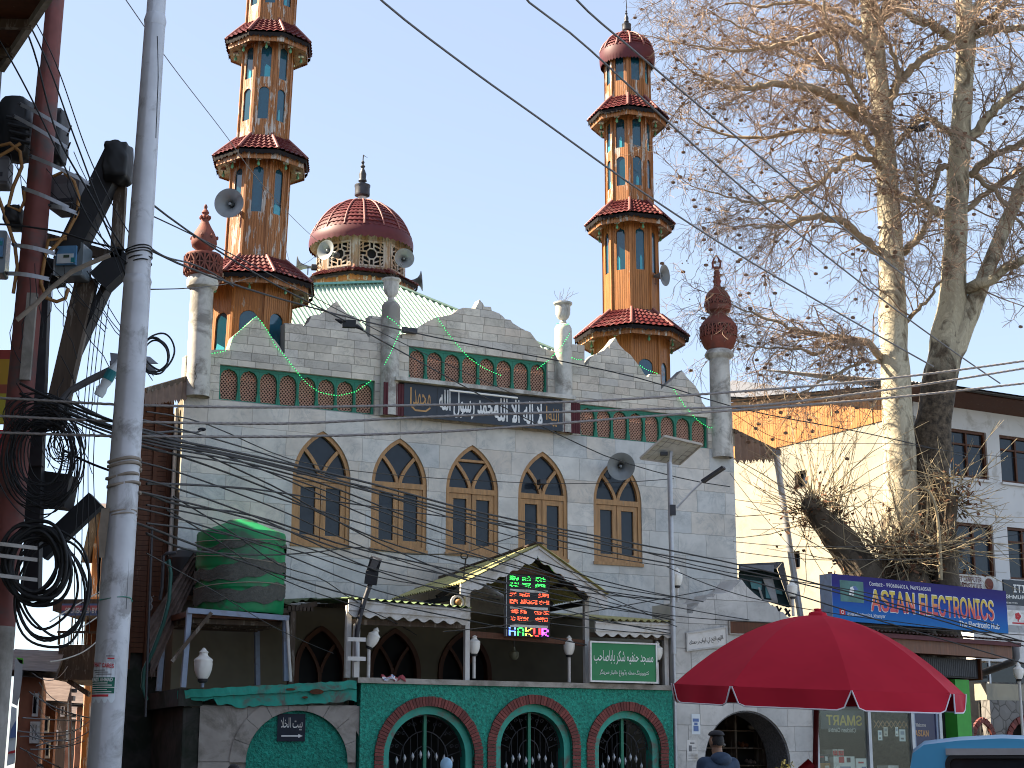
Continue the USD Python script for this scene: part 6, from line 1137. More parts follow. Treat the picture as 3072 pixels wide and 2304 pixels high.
class Tree:
    def __init__(s, label, base): s.t = Thing('plane_tree', label, 'tree', base); s.tw = []; s.twr = []; s.ends = []
    def limb(s, pts, r0, r1, name='limb', m=None, spawn=1.0, dirs=None):
        p = smoothpath(pts, max(8, len(pts) * 4)); n = len(p); rr = np.linspace(r0, r1, n)
        p[1:-1] += nrg.normal(0, .025, (n - 2, 3)); s.t.part(name, G().tube(p, rr, 7), m or M_limb, True)
        if spawn: s.grow(p, rr, spawn)
    def grow(s, p, rr, spawn):
        L = np.r_[0, np.cumsum(np.linalg.norm(np.diff(p, axis=0), axis=1))]; x = twrng.uniform(.1, .5)
        while x < L[-1]:
            q = np.array([np.interp(x, L, p[:, k]) for k in range(3)]); i = min(np.searchsorted(L, x), len(p) - 1); d = p[i] - p[i - 1]; d = d / (np.linalg.norm(d) + 1e-9)
            rv = np.array([twrng.gauss(0, 1) for _ in range(3)]); rv -= rv.dot(d) * d; rv /= np.linalg.norm(rv); dd = d * .75 + rv * .8 + V(-.05, 0, .12); dd /= np.linalg.norm(dd)
            s.branch(q, dd, twrng.uniform(.9, 2.3), max(.008, min(.024, np.interp(x, L, rr) * .4)), 0); x += twrng.uniform(.10, .22) / spawn
        s.branch(p[-1], p[-1] - p[-2], 1.6, max(.012, rr[-1]), 0)
    def branch(s, q, d, L, r, lev):
        n = 5 if lev < 2 else 4; pts = [q]; d = d / np.linalg.norm(d)
        for k in range(n):
            d = d + np.array([twrng.gauss(0, .24) for _ in range(3)]) + V(0, 0, -.10 if lev else -.05); d /= np.linalg.norm(d); pts.append(pts[-1] + d * L / n)
        s.tw.append(np.array(pts)); s.twr.append((r, max(.0038, r * .4)))
        if lev < 2:
            m = int(L / (.20 if lev == 0 else .17)) + 1
            for _ in range(m):
                f = twrng.uniform(.12, 1.0); k = min(int(f * n), n - 1); b = pts[k] + (pts[k + 1] - pts[k]) * (f * n - k); dd = (pts[k + 1] - pts[k]); dd /= np.linalg.norm(dd)
                rv = np.array([twrng.gauss(0, 1) for _ in range(3)]); s.branch(b, dd * .7 + rv / np.linalg.norm(rv) * .75, L * twrng.uniform(.28, .5), max(.0042, r * .48), lev + 1)
        else: s.ends.append(pts[-1])
    def finish(s):
        g = G(); n = 3; ang = np.arange(n) * 2 * PI / n
        for p, (r0, r1) in zip(s.tw, s.twr):
            m = len(p); t = np.gradient(p, axis=0); t /= np.linalg.norm(t, axis=1, keepdims=True) + 1e-9; a = np.cross(t, V(.3, .8, .52)); a /= np.linalg.norm(a, axis=1, keepdims=True) + 1e-9; b = np.cross(t, a); r = np.linspace(r0, r1, m)
            v = (p[:, None] + r[:, None, None] * (np.cos(ang)[None, :, None] * a[:, None] + np.sin(ang)[None, :, None] * b[:, None])).reshape(-1, 3); i, j = np.meshgrid(np.arange(m - 1), np.arange(n), indexing='ij'); k = (j + 1) % n
            g.add(v, np.stack([i * n + j, i * n + k, (i + 1) * n + k, (i + 1) * n + j], -1).reshape(-1, 4))
        s.t.part('twigs', g, M_twig, kind='stuff'); g = G(); ico = trimesh.creation.icosphere(0)
        for e in s.ends:
            if twrng.random() < .06: d = V(twrng.gauss(0, .02), twrng.gauss(0, .02), -twrng.uniform(.02, .10)); g.add(e + d + np.array(ico.vertices) * twrng.uniform(.010, .019) * V(1, 1, 1.3), ico.faces)
            elif twrng.random() < .03: g.ball(e, .045, 0, (1.3, .3, 1.))
        s.t.part('seed_balls', g, M_seed, kind='stuff'); print('twigs', len(s.tw))
T = Tree('tall bare plane tree, its pale mottled trunk the left of the pair', at(2700, 2310, TY))
tr = [(2720, 2330, 1.05), (2716, 1900, .72), (2702, 1660, .50), (2704, 1443, .40), (2694, 1280, .36), (2686, 1117, .335), (2676, 900, .32), (2672, 700, .29), (2664, 543, .265), (2645, 325, .225), (2618, 108, .27), (2598, -60, .18), (2585, -260, .13)]
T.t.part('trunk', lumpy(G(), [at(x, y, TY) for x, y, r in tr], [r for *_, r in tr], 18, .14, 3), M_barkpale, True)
T.limb(R8([(980, 250, TY), (1060, 100, TY), (1095, 0, TY), (1120, -200, TY), (1180, -420, TY)]), .17, .06, 'limb', M_bark)
for pts, r0, r1 in (
    ([(1030, 700, TY - .1), (900, 610, TY - .5), (750, 525, TY - 1.), (600, 468, TY - 1.4), (420, 470, TY - 1.7), (250, 500, TY - 1.8), (110, 440, TY - 1.9), (0, 390, TY - 2.)], .17, .025),
    ([(950, 215, TY), (860, 150, TY - .5), (740, 180, TY - 1.), (560, 235, TY - 1.5), (300, 290, TY - 2.), (120, 270, TY - 2.2), (0, 250, TY - 2.4)], .12, .02),
    ([(1040, 880, TY), (960, 765, TY + .3), (880, 730, TY + .6), (600, 715, TY + 1.), (350, 770, TY + 1.2), (150, 735, TY + 1.3), (0, 655, TY + 1.4)], .10, .02),
    ([(1045, 920, TY), (920, 850, TY - .4), (820, 900, TY - .8), (700, 1030, TY - 1.2), (520, 1100, TY - 1.6), (330, 1130, TY - 2.), (180, 1080, TY - 2.1), (70, 1050, TY - 2.2)], .08, .015),
    ([(1040, 800, TY - .3), (985, 650, TY - .6), (880, 470, TY - .9), (800, 270, TY - 1.3), (750, 100, TY - 1.6), (700, -120, TY - 1.8)], .075, .03),
    ([(1045, 1390, TY), (950, 1330, TY - .2), (870, 1230, TY - .6), (700, 1190, TY - 1.0), (480, 1260, TY - 1.4), (300, 1250, TY - 1.8)], .13, .015),
    ([(1170, 1400, TY), (1240, 1340, TY - .3), (1310, 1260, TY - .5), (1335, 1140, TY - .7), (1240, 1060, TY - .9), (1260, 900, TY - 1.)], .10, .03),
    ([(1090, 620, TY), (1150, 440, TY - .4), (1120, 280, TY - .6), (1060, 170, TY - .8), (1040, 40, TY - 1.)], .09, .03),
    ([(1100, 530, TY), (1180, 410, TY - .3), (1260, 340, TY - .5), (1350, 285, TY - .6), (1450, 235, TY - .7), (1560, 120, TY - .8)], .12, .05),
    ([(930, 130, TY), (800, 60, TY + .5), (600, 0, TY + .9), (400, 40, TY + 1.2), (200, 20, TY + 1.3)], .09, .02),
    ([(920, 20, TY), (760, -120, TY + .3), (520, -190, TY + .5), (260, -160, TY + .6), (60, -60, TY + .6)], .09, .02),
    ([(960, 420, TY), (860, 400, TY + .6), (640, 330, TY + 1.2), (430, 210, TY + 1.6), (220, 130, TY + 1.8), (60, 40, TY + 1.9)], .08, .015),
    ([(1140, 800, TY), (1240, 690, TY - .3), (1320, 640, TY - .5), (1430, 720, TY - .5)], .07, .05)):
    T.limb(R8(pts), r0, r1)
for pts, r0, r1 in (
    ([(870, 320, TY), (800, 225, TY - .3), (600, 210, TY - .8), (380, 160, TY - 1.2), (200, 85, TY - 1.5), (40, 20, TY - 1.7)], .10, .015),
    ([(790, 240, TY - .3), (650, 260, TY - .9), (500, 290, TY - 1.3), (200, 262, TY - 1.8), (80, 230, TY - 2.)], .055, .012),
    ([(865, 345, TY), (780, 330, TY - .7), (650, 390, TY - 1.2), (450, 500, TY - 1.6), (330, 560, TY - 1.9)], .05, .012),
    ([(1010, 120, TY), (1090, 30, TY - .6), (1180, -60, TY - .9), (1230, -160, TY - 1.1)], .06, .02)):
    T.limb(R9(pts), r0, r1)
T.finish()
T = Tree('bare plane tree with a dark rough foot, right of its pale twin', at(2830, 2310, TY + .3)); TZ = TY + .25
tr = [(2800, 2330, .98), (2795, 1900, .69), (2786, 1660, .58), (2782, 1551, .55), (2792, 1388, .44), (2804, 1226, .41), (2832, 1080, .42), (2852, 960, .37), (2862, 868, .32), (2862, 760, .285), (2874, 543, .27), (2886, 325, .245), (2900, 108, .23), (2890, 0, .19), (2880, -200, .13)]
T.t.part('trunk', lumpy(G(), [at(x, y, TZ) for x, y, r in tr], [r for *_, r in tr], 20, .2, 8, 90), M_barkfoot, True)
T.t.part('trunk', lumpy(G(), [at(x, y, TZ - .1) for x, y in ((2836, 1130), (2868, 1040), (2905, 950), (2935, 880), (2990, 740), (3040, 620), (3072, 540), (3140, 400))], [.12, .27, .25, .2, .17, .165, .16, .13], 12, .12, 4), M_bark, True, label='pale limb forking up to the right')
for pts, r0, r1 in (
    ([(1450, 210, TZ), (1330, 130, TZ - .4), (1220, 100, TZ - .7), (1150, 25, TZ - .9), (1060, -100, TZ - 1.)], .13, .05),
    ([(1560, 190, TZ), (1700, 155, TZ - .4), (1843, 160, TZ - .7), (2000, 120, TZ - 1.)], .12, .06),
    ([(1545, 770, TZ), (1640, 650, TZ - .4), (1720, 560, TZ - .7), (1843, 470, TZ - 1.)], .14, .08),
    ([(1545, 970, TZ), (1680, 850, TZ - .4), (1843, 790, TZ - .7), (1960, 700, TZ - .8)], .10, .05),
    ([(1525, 1160, TZ), (1680, 1030, TZ + .4), (1843, 930, TZ + .7)], .08, .05),
    ([(1550, 960, TZ), (1640, 1020, TZ - .3), (1800, 1200, TZ - .7), (1900, 1300, TZ - .9)], .07, .03),
    ([(1440, 740, TZ), (1370, 690, TZ - .3), (1330, 640, TZ - .5), (1240, 690, TZ - .7), (1140, 800, TZ - .9)], .08, .03),
    ([(1400, 1190, TZ), (1330, 1150, TZ - .2), (1230, 1110, TZ - .4), (1150, 1080, TZ - .6)], .12, .05),
    ([(1510, 100, TZ), (1600, 20, TZ), (1700, -100, TZ)], .15, .08), ([(1560, 150, TZ), (1680, 100, TZ - .6), (1740, 20, TZ - .8), (1800, -120, TZ - 1.)], .11, .05),
    ([(1500, 1600, TZ), (1640, 1560, TZ - .6), (1760, 1480, TZ - .9), (1843, 1430, TZ - 1.1), (1960, 1340, TZ - 1.2)], .15, .09),
    ([(1430, 930, TZ), (1380, 910, TZ - .3), (1360, 1010, TZ - .5), (1300, 1120, TZ - .7)], .08, .04)):
    T.limb(R8(pts), r0, r1, m=M_bark if r0 >= .12 else None)
T.finish()
# pollarded stumps bristling with suckers
def stump(label, pts, radii, heads, seed, m):
    T_ = Thing('pollard_stump', label, 'stump', pts[0]); r = random.Random(seed); T_.part('trunk', lumpy(G(), pts, radii, 14, .3, seed), M_barkdark, True); T_.part('cut_end', G().ball(pts[-1], radii[-1] * 1.02, 2), M_barkdark, True)
    g = G(); b = G(); lf = G()
    for (c, n, L0, L1, spread, upv) in heads:
        for k in range(n):
            d = V(r.gauss(0, 1) * spread, r.gauss(0, .5), r.gauss(.0, .7) + upv); d /= np.linalg.norm(d); L = r.uniform(L0, L1); p = [np.asarray(c) + V(r.gauss(0, .12), r.gauss(0, .1), r.gauss(0, .12))]
            for q in range(5): d = d + V(r.gauss(0, .10), r.gauss(0, .1), r.gauss(.05, .10)); d /= np.linalg.norm(d); p.append(p[-1] + d * L / 5)
            g.tube(p, np.linspace(.014, .005, 6), 4, False)
            for q in range(r.randint(0, 4)):
                i = r.randint(1, 4); d2 = d + V(r.gauss(0, .7), r.gauss(0, .5), r.gauss(0, .6)); d2 /= np.linalg.norm(d2); g.tube([p[i], p[i] + d2 * r.uniform(.2, .7)], [.008, .004], 3, False)
        for k in range(n * 2):
            d = V(r.gauss(0, 1), r.gauss(0, .8), r.gauss(0, 1)); d /= np.linalg.norm(d); q = np.asarray(c) + d * r.uniform(.05, .28); b.tube([q, q + d * r.uniform(.06, .22)], [.02, .006], 3, False)
        for k in range(n * 4): q = np.asarray(c) + V(r.gauss(0, .3), r.gauss(0, .25), r.gauss(0, .34)); a = V(r.gauss(0, 1), r.gauss(0, 1), r.gauss(0, 1)) * .045; bb = V(r.gauss(0, 1), r.gauss(0, 1), r.gauss(0, 1)) * .04; lf.add([q, q + a, q + a + bb, q + bb], [(0, 1, 2, 3)])
    T_.part('suckers', g, m, kind='stuff'); T_.part('burr', b, M_barkdark, kind='stuff'); T_.part('dead_leaves', lf, M_deadleaf, kind='stuff')
TS = TY - .7
stump('leaning dark stump left of the pale trunk with a burr of long suckers', [at(2640, 1950, TS), at(2590, 1720, TS), at(2530, 1630, TS), at(2475, 1570, TS), at(2432, 1520, TS)], [.6, .42, .36, .30, .22], [(at(2440, 1520, TS), 40, 1.0, 3.6, .75, .55), (at(2505, 1555, TS), 22, 1., 3.2, .6, .8), (at(2400, 1545, TS), 14, .8, 2.2, 1.2, -.1), (at(2570, 1690, TS), 24, .6, 2.2, 1., .5), (at(2640, 1640, TS), 22, .8, 2.4, .8, .6)], 12, M_sucker)
stump('dark side shoot bristling with twigs right of the rough trunk', [at(2840, 1760, TS), at(2846, 1650, TS), at(2850, 1560, TS), at(2858, 1500, TS)], [.3, .2, .15, .13], [(at(2860, 1515, TS), 30, .6, 2.4, 1.4, .1), (at(2850, 1640, TS), 24, .7, 2.4, 1.4, .2), (at(2860, 1440, TS), 14, .5, 1.3, 1., .4)], 14, M_sucker)
stump('twiggy base between the two trunks behind the blue sign', [at(2745, 1900, TS), at(2745, 1780, TS), at(2742, 1700, TS)], [.5, .45, .3], [(at(2700, 1650, TS - .3), 24, .6, 2.2, 1.2, .3), (at(2790, 1640, TS - .3), 28, .6, 2.2, 1.2, .4), (at(2740, 1690, TS - .3), 20, .4, 1.6, 1.3, .2)], 17, M_sucker)
t = Thing('bent_shoot', 'pale shoot arching over in front of the dark rough trunk', 'branch', at(2800, 1500, TS - .6)); t.part('stem', G().tube(smoothpath([at(x, y, TS - .6) for x, y in ((2822, 1740), (2820, 1640), (2812, 1540), (2795, 1480), (2765, 1455), (2740, 1460), (2728, 1478))], 20), np.linspace(.05, .022, 20), 7), M_sucker, True)
# crow on a branch
c = at(2762, 386, TY - .7); t = Thing('crow', 'black crow perched on a bare branch between the two trunks', 'bird', c)
g = G().tube([c + V(-.30, 0, .05), c + V(-.2, 0, .0), c + V(-.08, 0, -.02), c + V(.06, 0, .03), c + V(.14, 0, .08), c + V(.19, 0, .10), c + V(.25, 0, .085)], [.02, .035, .075, .085, .06, .05, .008], 10); t.part('body', g, M_rubber, True); t.part('wing', G().ball(c + V(-.06, -.06, .01), .1, 2, (1.6, .25, .55)), M_rubber, True)

# ================================================================ horn loudspeakers
hp = Thing('horn_speaker', 'large grey horn loudspeaker on the left tower below its second eave', 'loudspeaker', (0, 0, 0), group=None)
g = G().lathe([(.035, -.42), (.045, -.30), (.07, -.18), (.115, -.08), (.19, -.02), (.285, .015), (.30, .02), (.30, .035), (.28, .03), (.185, -.005), (.105, -.07), (.06, -.17), (.03, -.22)], (0, 0, 0), 32)
hp.part('bell', g, M_horn, 50); hp.part('cone', G().lathe([(0, -.02), (.028, -.03), (.034, -.12), (.034, -.24)], (0, 0, 0), 14), M_horn, 50); hp.part('driver', G().lathe([(.0, -.56), (.085, -.56), (.095, -.52), (.095, -.40), (.04, -.38)], (0, 0, 0), 18), M_iron, 40)
hp.part('bracket', G().tube([(-.1, -.02, -.3), (-.1, -.2, -.3), (.1, -.2, -.3), (.1, -.02, -.3)], .016, 6), M_iron)
def orient(p, d, sc):
    d = np.asarray(d, float) / np.linalg.norm(d); x = np.cross(V(0, 0, 1), d); x /= np.linalg.norm(x); y = np.cross(d, x); M = np.eye(4); M[:3, 0], M[:3, 1], M[:3, 2] = x * sc, y * sc, d * sc; M[:3, 3] = p; return M
first = True
for (px, py, Y, d, sc, lab) in ((688, 610, 31.75, (-.12, -1, -.12), 1.0, None), (978, 750, 38.2, (-.62, -1, .05), .82, 'grey horn loudspeaker facing out before the left lattice of the dome lantern'),
        (893, 799, 39.3, (-1, -.12, .03), .85, 'cream horn loudspeaker pointing left from the dome lantern'), (1213, 775, 38.4, (.30, -1, -.08), .80, 'grey horn loudspeaker on the right face of the dome lantern under the skirt'),
        (1262, 843, 40.4, (1, .1, .1), .85, 'dark horn loudspeaker pointing right behind the green roof peak'), (1992, 826, 36.2, (1, -.62, -.05), .82, 'grey horn loudspeaker sticking out right of the right tower'),
        (1863, 1399, 35.35, (.05, -1, -.25), .98, 'dark horn loudspeaker fixed over the fifth pointed window')):
    M = orient(at(px, py, Y) if px != 1863 else MO.p(MO.uz(1863, 1399, .45)[0], .45, MO.uz(1863, 1399, .45)[1]), d, sc)
    if first: UsdGeom.Xformable(stage.GetPrimAtPath(hp.path)).GetOrderedXformOps()[0].Set(Gf.Matrix4d(*[float(a) for a in M.T.ravel()])); first = False
    else: hp.copy(lab, M)

# ================================================================ poles on the left
def pole(name, label, pts, rad, m, steps=()):
    t = Thing(name, label, 'pole', pts[0]); t.part('shaft', G().tube(pts, rad, 24), m, 40)
    for p, q, r in steps: t.part('step_collar', G().tube([p, p + (q - p) * .5, q], [r * .97, r * 1.04, r * .9], 24), m, 40)
    return t
PY = 13.0
pg = [at(x, y, PY) for x, y in ((304, 2420), (312, 2304), (345, 1800), (393, 1138), (418, 842))]
ax = lambda y: at(470 - (y) * .0687, y, PY)
mpx = PY / 5139
gp_ = pole('utility_pole', 'silver painted steel utility pole with dark dribbles standing before the mosque', [ax(2900), ax(2304), ax(1500), ax(845), ax(838), ax(400), ax(62), ax(48), ax(-300), ax(-900)], np.array([54, 51, 48, 43, 40, 36, 34, 31, 29, 26]) * mpx, M_silver, [(ax(858), ax(828), 44 * mpx), (ax(80), ax(45), 35.5 * mpx)])
def dribble(pts, r): gp_.part('dribble', G().tube([at(x, y, PY) + V(0, -r_, 0) for x, y, r_ in pts], r, 5), M_iron)
off = lambda y: (51 - (2304 - y) * .0085) * mpx
for seq in ([(402, 850), (398, 960), (395, 1060), (402, 1100), (398, 1250), (390, 1400), (385, 1535)], [(416, 905), (404, 918), (408, 960), (412, 1010), (404, 1050), (402, 1120), (414, 1165), (426, 1178)], [(394, 1545), (390, 1700), (383, 1830)], [(477, 120), (478, 240), (474, 420)], [(372, 1140), (365, 1260), (352, 1345)]):
    rr = random.Random(len(seq)); ps = []
    for x, y in seq: ps.append((x, y))
    P = []
    for x, y in ps:
        c = ax(y); r = off(y) * 1.0; dx = at(x, y, PY)[0] - c[0]; dx = max(-r * .9, min(r * .9, dx)); P.append(V(c[0] + dx, PY - math.sqrt(r * r - dx * dx) - .002, c[2]))
    gp_.part('dribble', G().tube(P, .006, 5), M_iron)
def wrap(t, name, y0, turns, slope, rad, m, n=60, wob=.004):
    P = []
    for k in range(n * turns + 1):
        a = 2 * PI * k / n; y = y0 + slope * k / n; c = ax(y); r = off(y) + rad * .7 + wob * math.sin(a * 3.3 + y0); P.append(c + V(r * math.cos(a), -r * math.sin(a), .01 * math.sin(a * 2)))
    t.part(name, G().tube(P, rad, 5), m, True)
t = Thing('cloth_binding', 'dirty cloth strips knotted round the silver pole', 'binding', ax(1420)); wrap(t, 'strip', 1380, 2, 14, .016, M_twine); wrap(t, 'strip', 1425, 2, 26, .014, M_twine, wob=.012); wrap(t, 'strip', 1535, 2, 10, .008, M_twine)
q = ax(1540); t.part('hanging_end', G().grid([[q + V(-.13, -.12, .02), q + V(-.06, -.135, .02)], [q + V(-.14, -.13, -.16), q + V(-.07, -.14, -.18)], [q + V(-.125, -.12, -.36), q + V(-.085, -.125, -.37)]], (0, .006, 0)), M_twine)
t = Thing('green_twine', 'thin green twine tied round the silver pole above the poster', 'string', ax(1800)); wrap(t, 'twine', 1797, 1, 4, .006, M_tealsmooth); 
t = Thing('wire_binding', 'black wires wound round the silver pole at its step', 'binding', ax(760)); wrap(t, 'wire', 745, 3, 8, .007, M_rubber); wrap(t, 'wire', 775, 2, 12, .006, M_rubber, wob=.01)
# paper poster wrapped on the pole
t = Thing('pole_poster', 'torn white and green medical poster pasted round the silver pole', 'poster', ax(2020))
def wrapped(nm, x0, x1, y0, y1, m, lift, tear=0):
    rows = []
    for k in range(9):
        y = y0 + (y1 - y0) * k / 8; c = ax(y); r = off(y) + lift; row = []
        for j in range(13):
            f = (x0 + (x1 - x0) * j / 12); yy = y + (tear * abs(math.sin(j * 2.1)) if k == 8 else 0); dx = max(-.985, min(.985, f)); c2 = ax(yy); row.append(V(c2[0] + dx * r, PY - math.sqrt(1 - dx * dx) * r, c2[2]))
        rows.append(row)
    t.part(nm, G().grid(rows), m)
wrapped('sheet', -.93, .56, 1960, 2098, M_pale, .003, 14)
wrapped('green_block', -.95, .50, 2034, 2082, M_pgreen, .005); wrapped('red_line', -.9, .2, 2085, 2092, M_pred, .005)
for k in range(5): wrapped('text_line', -.9, .1 + .25 * (k % 3), 2050 + k * 6.5, 2052.5 + k * 6.5, M_white, .0065)
for k in range(3): wrapped('text_line', -.85 + .1 * k, -.1 + .2 * k, 2012 + k * 6, 2014 + k * 6, M_ink, .005)
wrapped('text_line', -.1, .4, 1970, 1972, M_ink, .005); wrapped('text_line', 0, .4, 1976, 1980, M_pred, .005)
def poletext(tx, xs, y, hpx, m, wpx, rise=0):
    mm = meshkit.text_mesh(tx, 1, .01, True); v = np.array(mm.vertices); v[:, 0] = (v[:, 0] - v[:, 0].min()) / (v[:, 0].max() - v[:, 0].min()); out = []
    for x, yy, z in v:
        py = y - yy * hpx - rise * x; c = ax(py); r = off(py) + .006 + z * .1; f = max(-.98, min(.98, xs + wpx * x)); out.append(V(c[0] + f * r, PY - math.sqrt(1 - f * f) * r, c[2]))
    t.part('lettering', (np.array(out), mm.faces), m)
poletext('THAT CARES', -.95, 2001, 12, M_pred, 1.35, -6); poletext('UNIS AHMAD', -.93, 2046, 10, M_white, 1.3)
# red pole
RY = 13.7; mr = RY / 5139; rx = lambda y: at(166 - y * .0885, y, RY)
t = pole('utility_pole', 'leaning red oxide utility pole hung with meter boxes at the left', [rx(2900), rx(2304), rx(1500), rx(700), rx(215), rx(205), rx(-100), rx(-700)], np.array([50, 48, 44, 40, 36, 30, 29, 28]) * mr, M_redpole)
t.part('pale_patch', G().tube([rx(1880), rx(2304)], [46.4 * mr, 48.6 * mr], 24), M_oldstone, 40)
bands = []
for k, (x0, y0, x1, y1) in enumerate(((60, 312, 208, 395), (42, 348, 205, 445), (92, 468, 270, 552), (70, 565, 210, 625), (40, 735, 168, 762), (20, 820, 150, 838), (150, 618, 232, 640))):
    a, b = at(x0, y0, RY - .16), at(x1, y1, RY - .16); g = G(); n = 8
    P = [a + (b - a) * i / n + V(0, -.05 * math.sin(PI * i / n), 0) for i in range(n + 1)]
    g.grid([[p + V(0, 0, .018) for p in P], [p - V(0, 0, .018) for p in P]], (0, .005, 0)); lab = ['topmost', 'second', 'third', 'fourth', 'fifth', 'lowest', 'short'][k]
    t2 = Thing('clamp_strap', f'{lab} galvanised strap bolted across the red pole', 'strap', (a + b) / 2); t2.part('strap', g, M_steel); t2.part('bolt', G().tube([b + V(-.03, .05, -.02), b + V(.03, -.06, .03)], .008, 6), M_iron); t2.part('bolt', G().tube([a + V(0, .02, 0), a + V(0, -.03, 0)], .012, 6), M_iron)
def boxy(name, label, cat, x0, y0, x1, y1, Y, dep, m, parts=(), ang=0, smooth=False):
    a, b = at(x0, y1, Y), at(x1, y0, Y); c = (a + b) / 2; w, h = b[0] - a[0], b[2] - a[2]; t = Thing(name, label, cat, c); L = Local(c, ang)
    sh = sbox(-w / 2, -h / 2, w / 2, h / 2).buffer(-min(w, h) * .12).buffer(min(w, h) * .12, 4); t.part('case', G(L).ext(sh, -dep / 2, dep / 2), m)
    for nm, u0, v0, u1, v1, y_, mm in parts: t.part(nm, G(L).box(-w / 2 + w * u0, -w / 2 + w * u1, -dep / 2 - y_, -dep / 2 - .001, -h / 2 + h * v0, -h / 2 + h * v1), mm)
    return t
M_meterblue = plain('meter_blue', (.10, .24, .42), .25, var=.2); M_clearbox = plain('meter_case_grey', (.16, .19, .21), .2, var=.2, spec=.7); M_lcd = plain('meter_screen', (.05, .08, .06), .2); M_teal2 = plain('meter_teal', (.02, .22, .25), .4)
boxy('meter_box', 'clear electricity meter case with a pale blue meter beside the red pole', 'meter', 172, 738, 266, 838, RY + .12, .22, M_clearbox, [('meter', .12, .30, .80, .86, .03, M_meterblue), ('meter_face', .15, .34, .72, .62, .035, M_pale), ('display', .38, .50, .58, .58, .04, M_lcd), ('seal', .64, .36, .78, .50, .037, M_teal2), ('cover_edge', .02, .02, .05, .98, .02, M_steel)], -6)
boxy('meter_box', 'grey electricity meter case cut by the left picture edge', 'meter', -45, 702, 27, 828, RY + .1, .22, M_clearbox, [('meter', .12, .35, .88, .8, .03, M_meterblue), ('seal', .68, .62, .85, .72, .035, M_teal2)], 8)
boxy('meter_box', 'pale grey meter box with a printed label high on the right of the red pole', 'meter', 158, 535, 258, 640, RY + .25, .22, M_wire, [('label_plate', .16, .15, .88, .72, .01, M_roofsheet), ('print_block', .26, .2, .86, .30, .014, M_ink)], -10)
boxy('meter_box', 'pale grey meter box with a printed label at the left picture edge', 'meter', -50, 478, 34, 562, RY + .15, .2, M_wire, [('label_plate', .2, .1, .98, .85, .01, M_roofsheet), ('print_block', .6, .25, .8, .4, .014, M_ink)], 6)
def lumpbox(name, label, cat, x0, y0, x1, y1, Y, m, seed):
    a, b = at(x0, y1, Y), at(x1, y0, Y); c = (a + b) / 2; s_ = V(b[0] - a[0], .3, b[2] - a[2]) / 2; bx = trimesh.creation.box((2, 2, 2)).subdivide().subdivide().subdivide(); v = np.array(bx.vertices); nn = v / np.linalg.norm(v, axis=1, keepdims=True)
    v = v * .62 + nn * .5; v *= 1 + .14 * (meshkit.fbm(v * 2.2 + seed, 3, seed)[:, None] - .5) * 2; t = Thing(name, label, cat, c); t.part('body', G().add(c + v * s_ * 1.05, bx.faces), m, 50); return t
t = lumpbox('junction_box', 'black ribbed cable junction strapped high behind the red pole', 'cable box', -5, 310, 96, 470, RY + .28, M_rubber, 1)
g = G()
for k in range(4): a = at(20 + 4 * k, 350 + 22 * k, RY + .05); b = at(90, 365 + 22 * k, RY + .05); g.tube([a, b], .018, 6)
t.part('rib', g, M_rubber); t = lumpbox('junction_box', 'dark cable junction showing right of the red pole', 'cable box', 150, 345, 198, 480, RY + .3, M_rubber, 2)
lumpbox('junction_box', 'small black cable clamp left of the red pole', 'cable box', 22, 632, 72, 680, RY + .1, M_rubber, 3); lumpbox('junction_box', 'dark lump of taped cables beside the blue meter', 'cable box', 138, 790, 186, 850, RY + .3, M_rubber, 4)
def rod(name, label, cat, pts, Ys, r, m, n=8, smooth=True, sq=None):
    P = [at(x, y, Y) for (x, y), Y in zip(pts, Ys if np.ndim(Ys) else [Ys] * len(pts))]; t = Thing(name, label, cat, P[0])
    if sq: t.part('bar', G().beam(P[0], P[-1], sq[0], sq[1]), m)
    else: t.part('tube', G().tube(P, r, n), m, smooth)
    return t
# old iron struts and timber brackets between the poles
rod('timber_strut', 'black tarred strut leaning between the poles with a taped cable head', 'strut', [(352, 470), (205, 770)], RY + .1, 0, M_black, sq=(.20, .2))
lumpbox('taped_cables', 'taped black cable end on top of the leaning strut', 'cable box', 318, 440, 392, 540, RY + .0, M_rubber, 7)
rod('timber_strut', 'weathered grey channel post hanging behind the silver pole', 'strut', [(362, 560), (350, 775)], RY + .2, 0, M_grey_timber, sq=(.10, .08))
rod('timber_strut', 'long dark wooden strut slanting down behind the silver pole', 'strut', [(262, 838), (160, 1280)], RY + .3, 0, M_grey_timber, sq=(.17, .14)); rod('timber_strut', 'wide black plank behind the long dark strut', 'strut', [(350, 800), (228, 1060)], RY + .4, 0, M_black, sq=(.20, .05))
rod('timber_strut', 'black block bolted below the channel post', 'strut', [(300, 850), (385, 770)], RY + .25, 0, M_black, sq=(.18, .2)); rod('timber_strut', 'grey cross arm above the blue meter', 'strut', [(130, 715), (330, 770)], RY + .3, 0, M_grey_timber, sq=(.1, .09))
rod('timber_strut', 'pale plank lashed to the red pole below the meters', 'strut', [(98, 880), (75, 1140)], RY - .12, 0, M_oldstone, sq=(.085, .04)); rod('timber_strut', 'dark green channel behind the red pole', 'strut', [(132, 830), (110, 1400)], RY + .25, 0, M_iron, sq=(.11, .1))
rod('timber_strut', 'black planked wall bracket above the hanging coil', 'strut', [(290, 1500), (120, 1660)], RY + .6, 0, M_black, sq=(.12, .16)); rod('timber_strut', 'heavy black post behind the cable coils', 'strut', [(110, 1250), (96, 1800)], RY + .3, 0, M_black, sq=(.13, .12)); rod('timber_strut', 'short black beam poking from behind the coils', 'strut', [(70, 1460), (215, 1480)], RY + .5, 0, M_black, sq=(.3, .28))
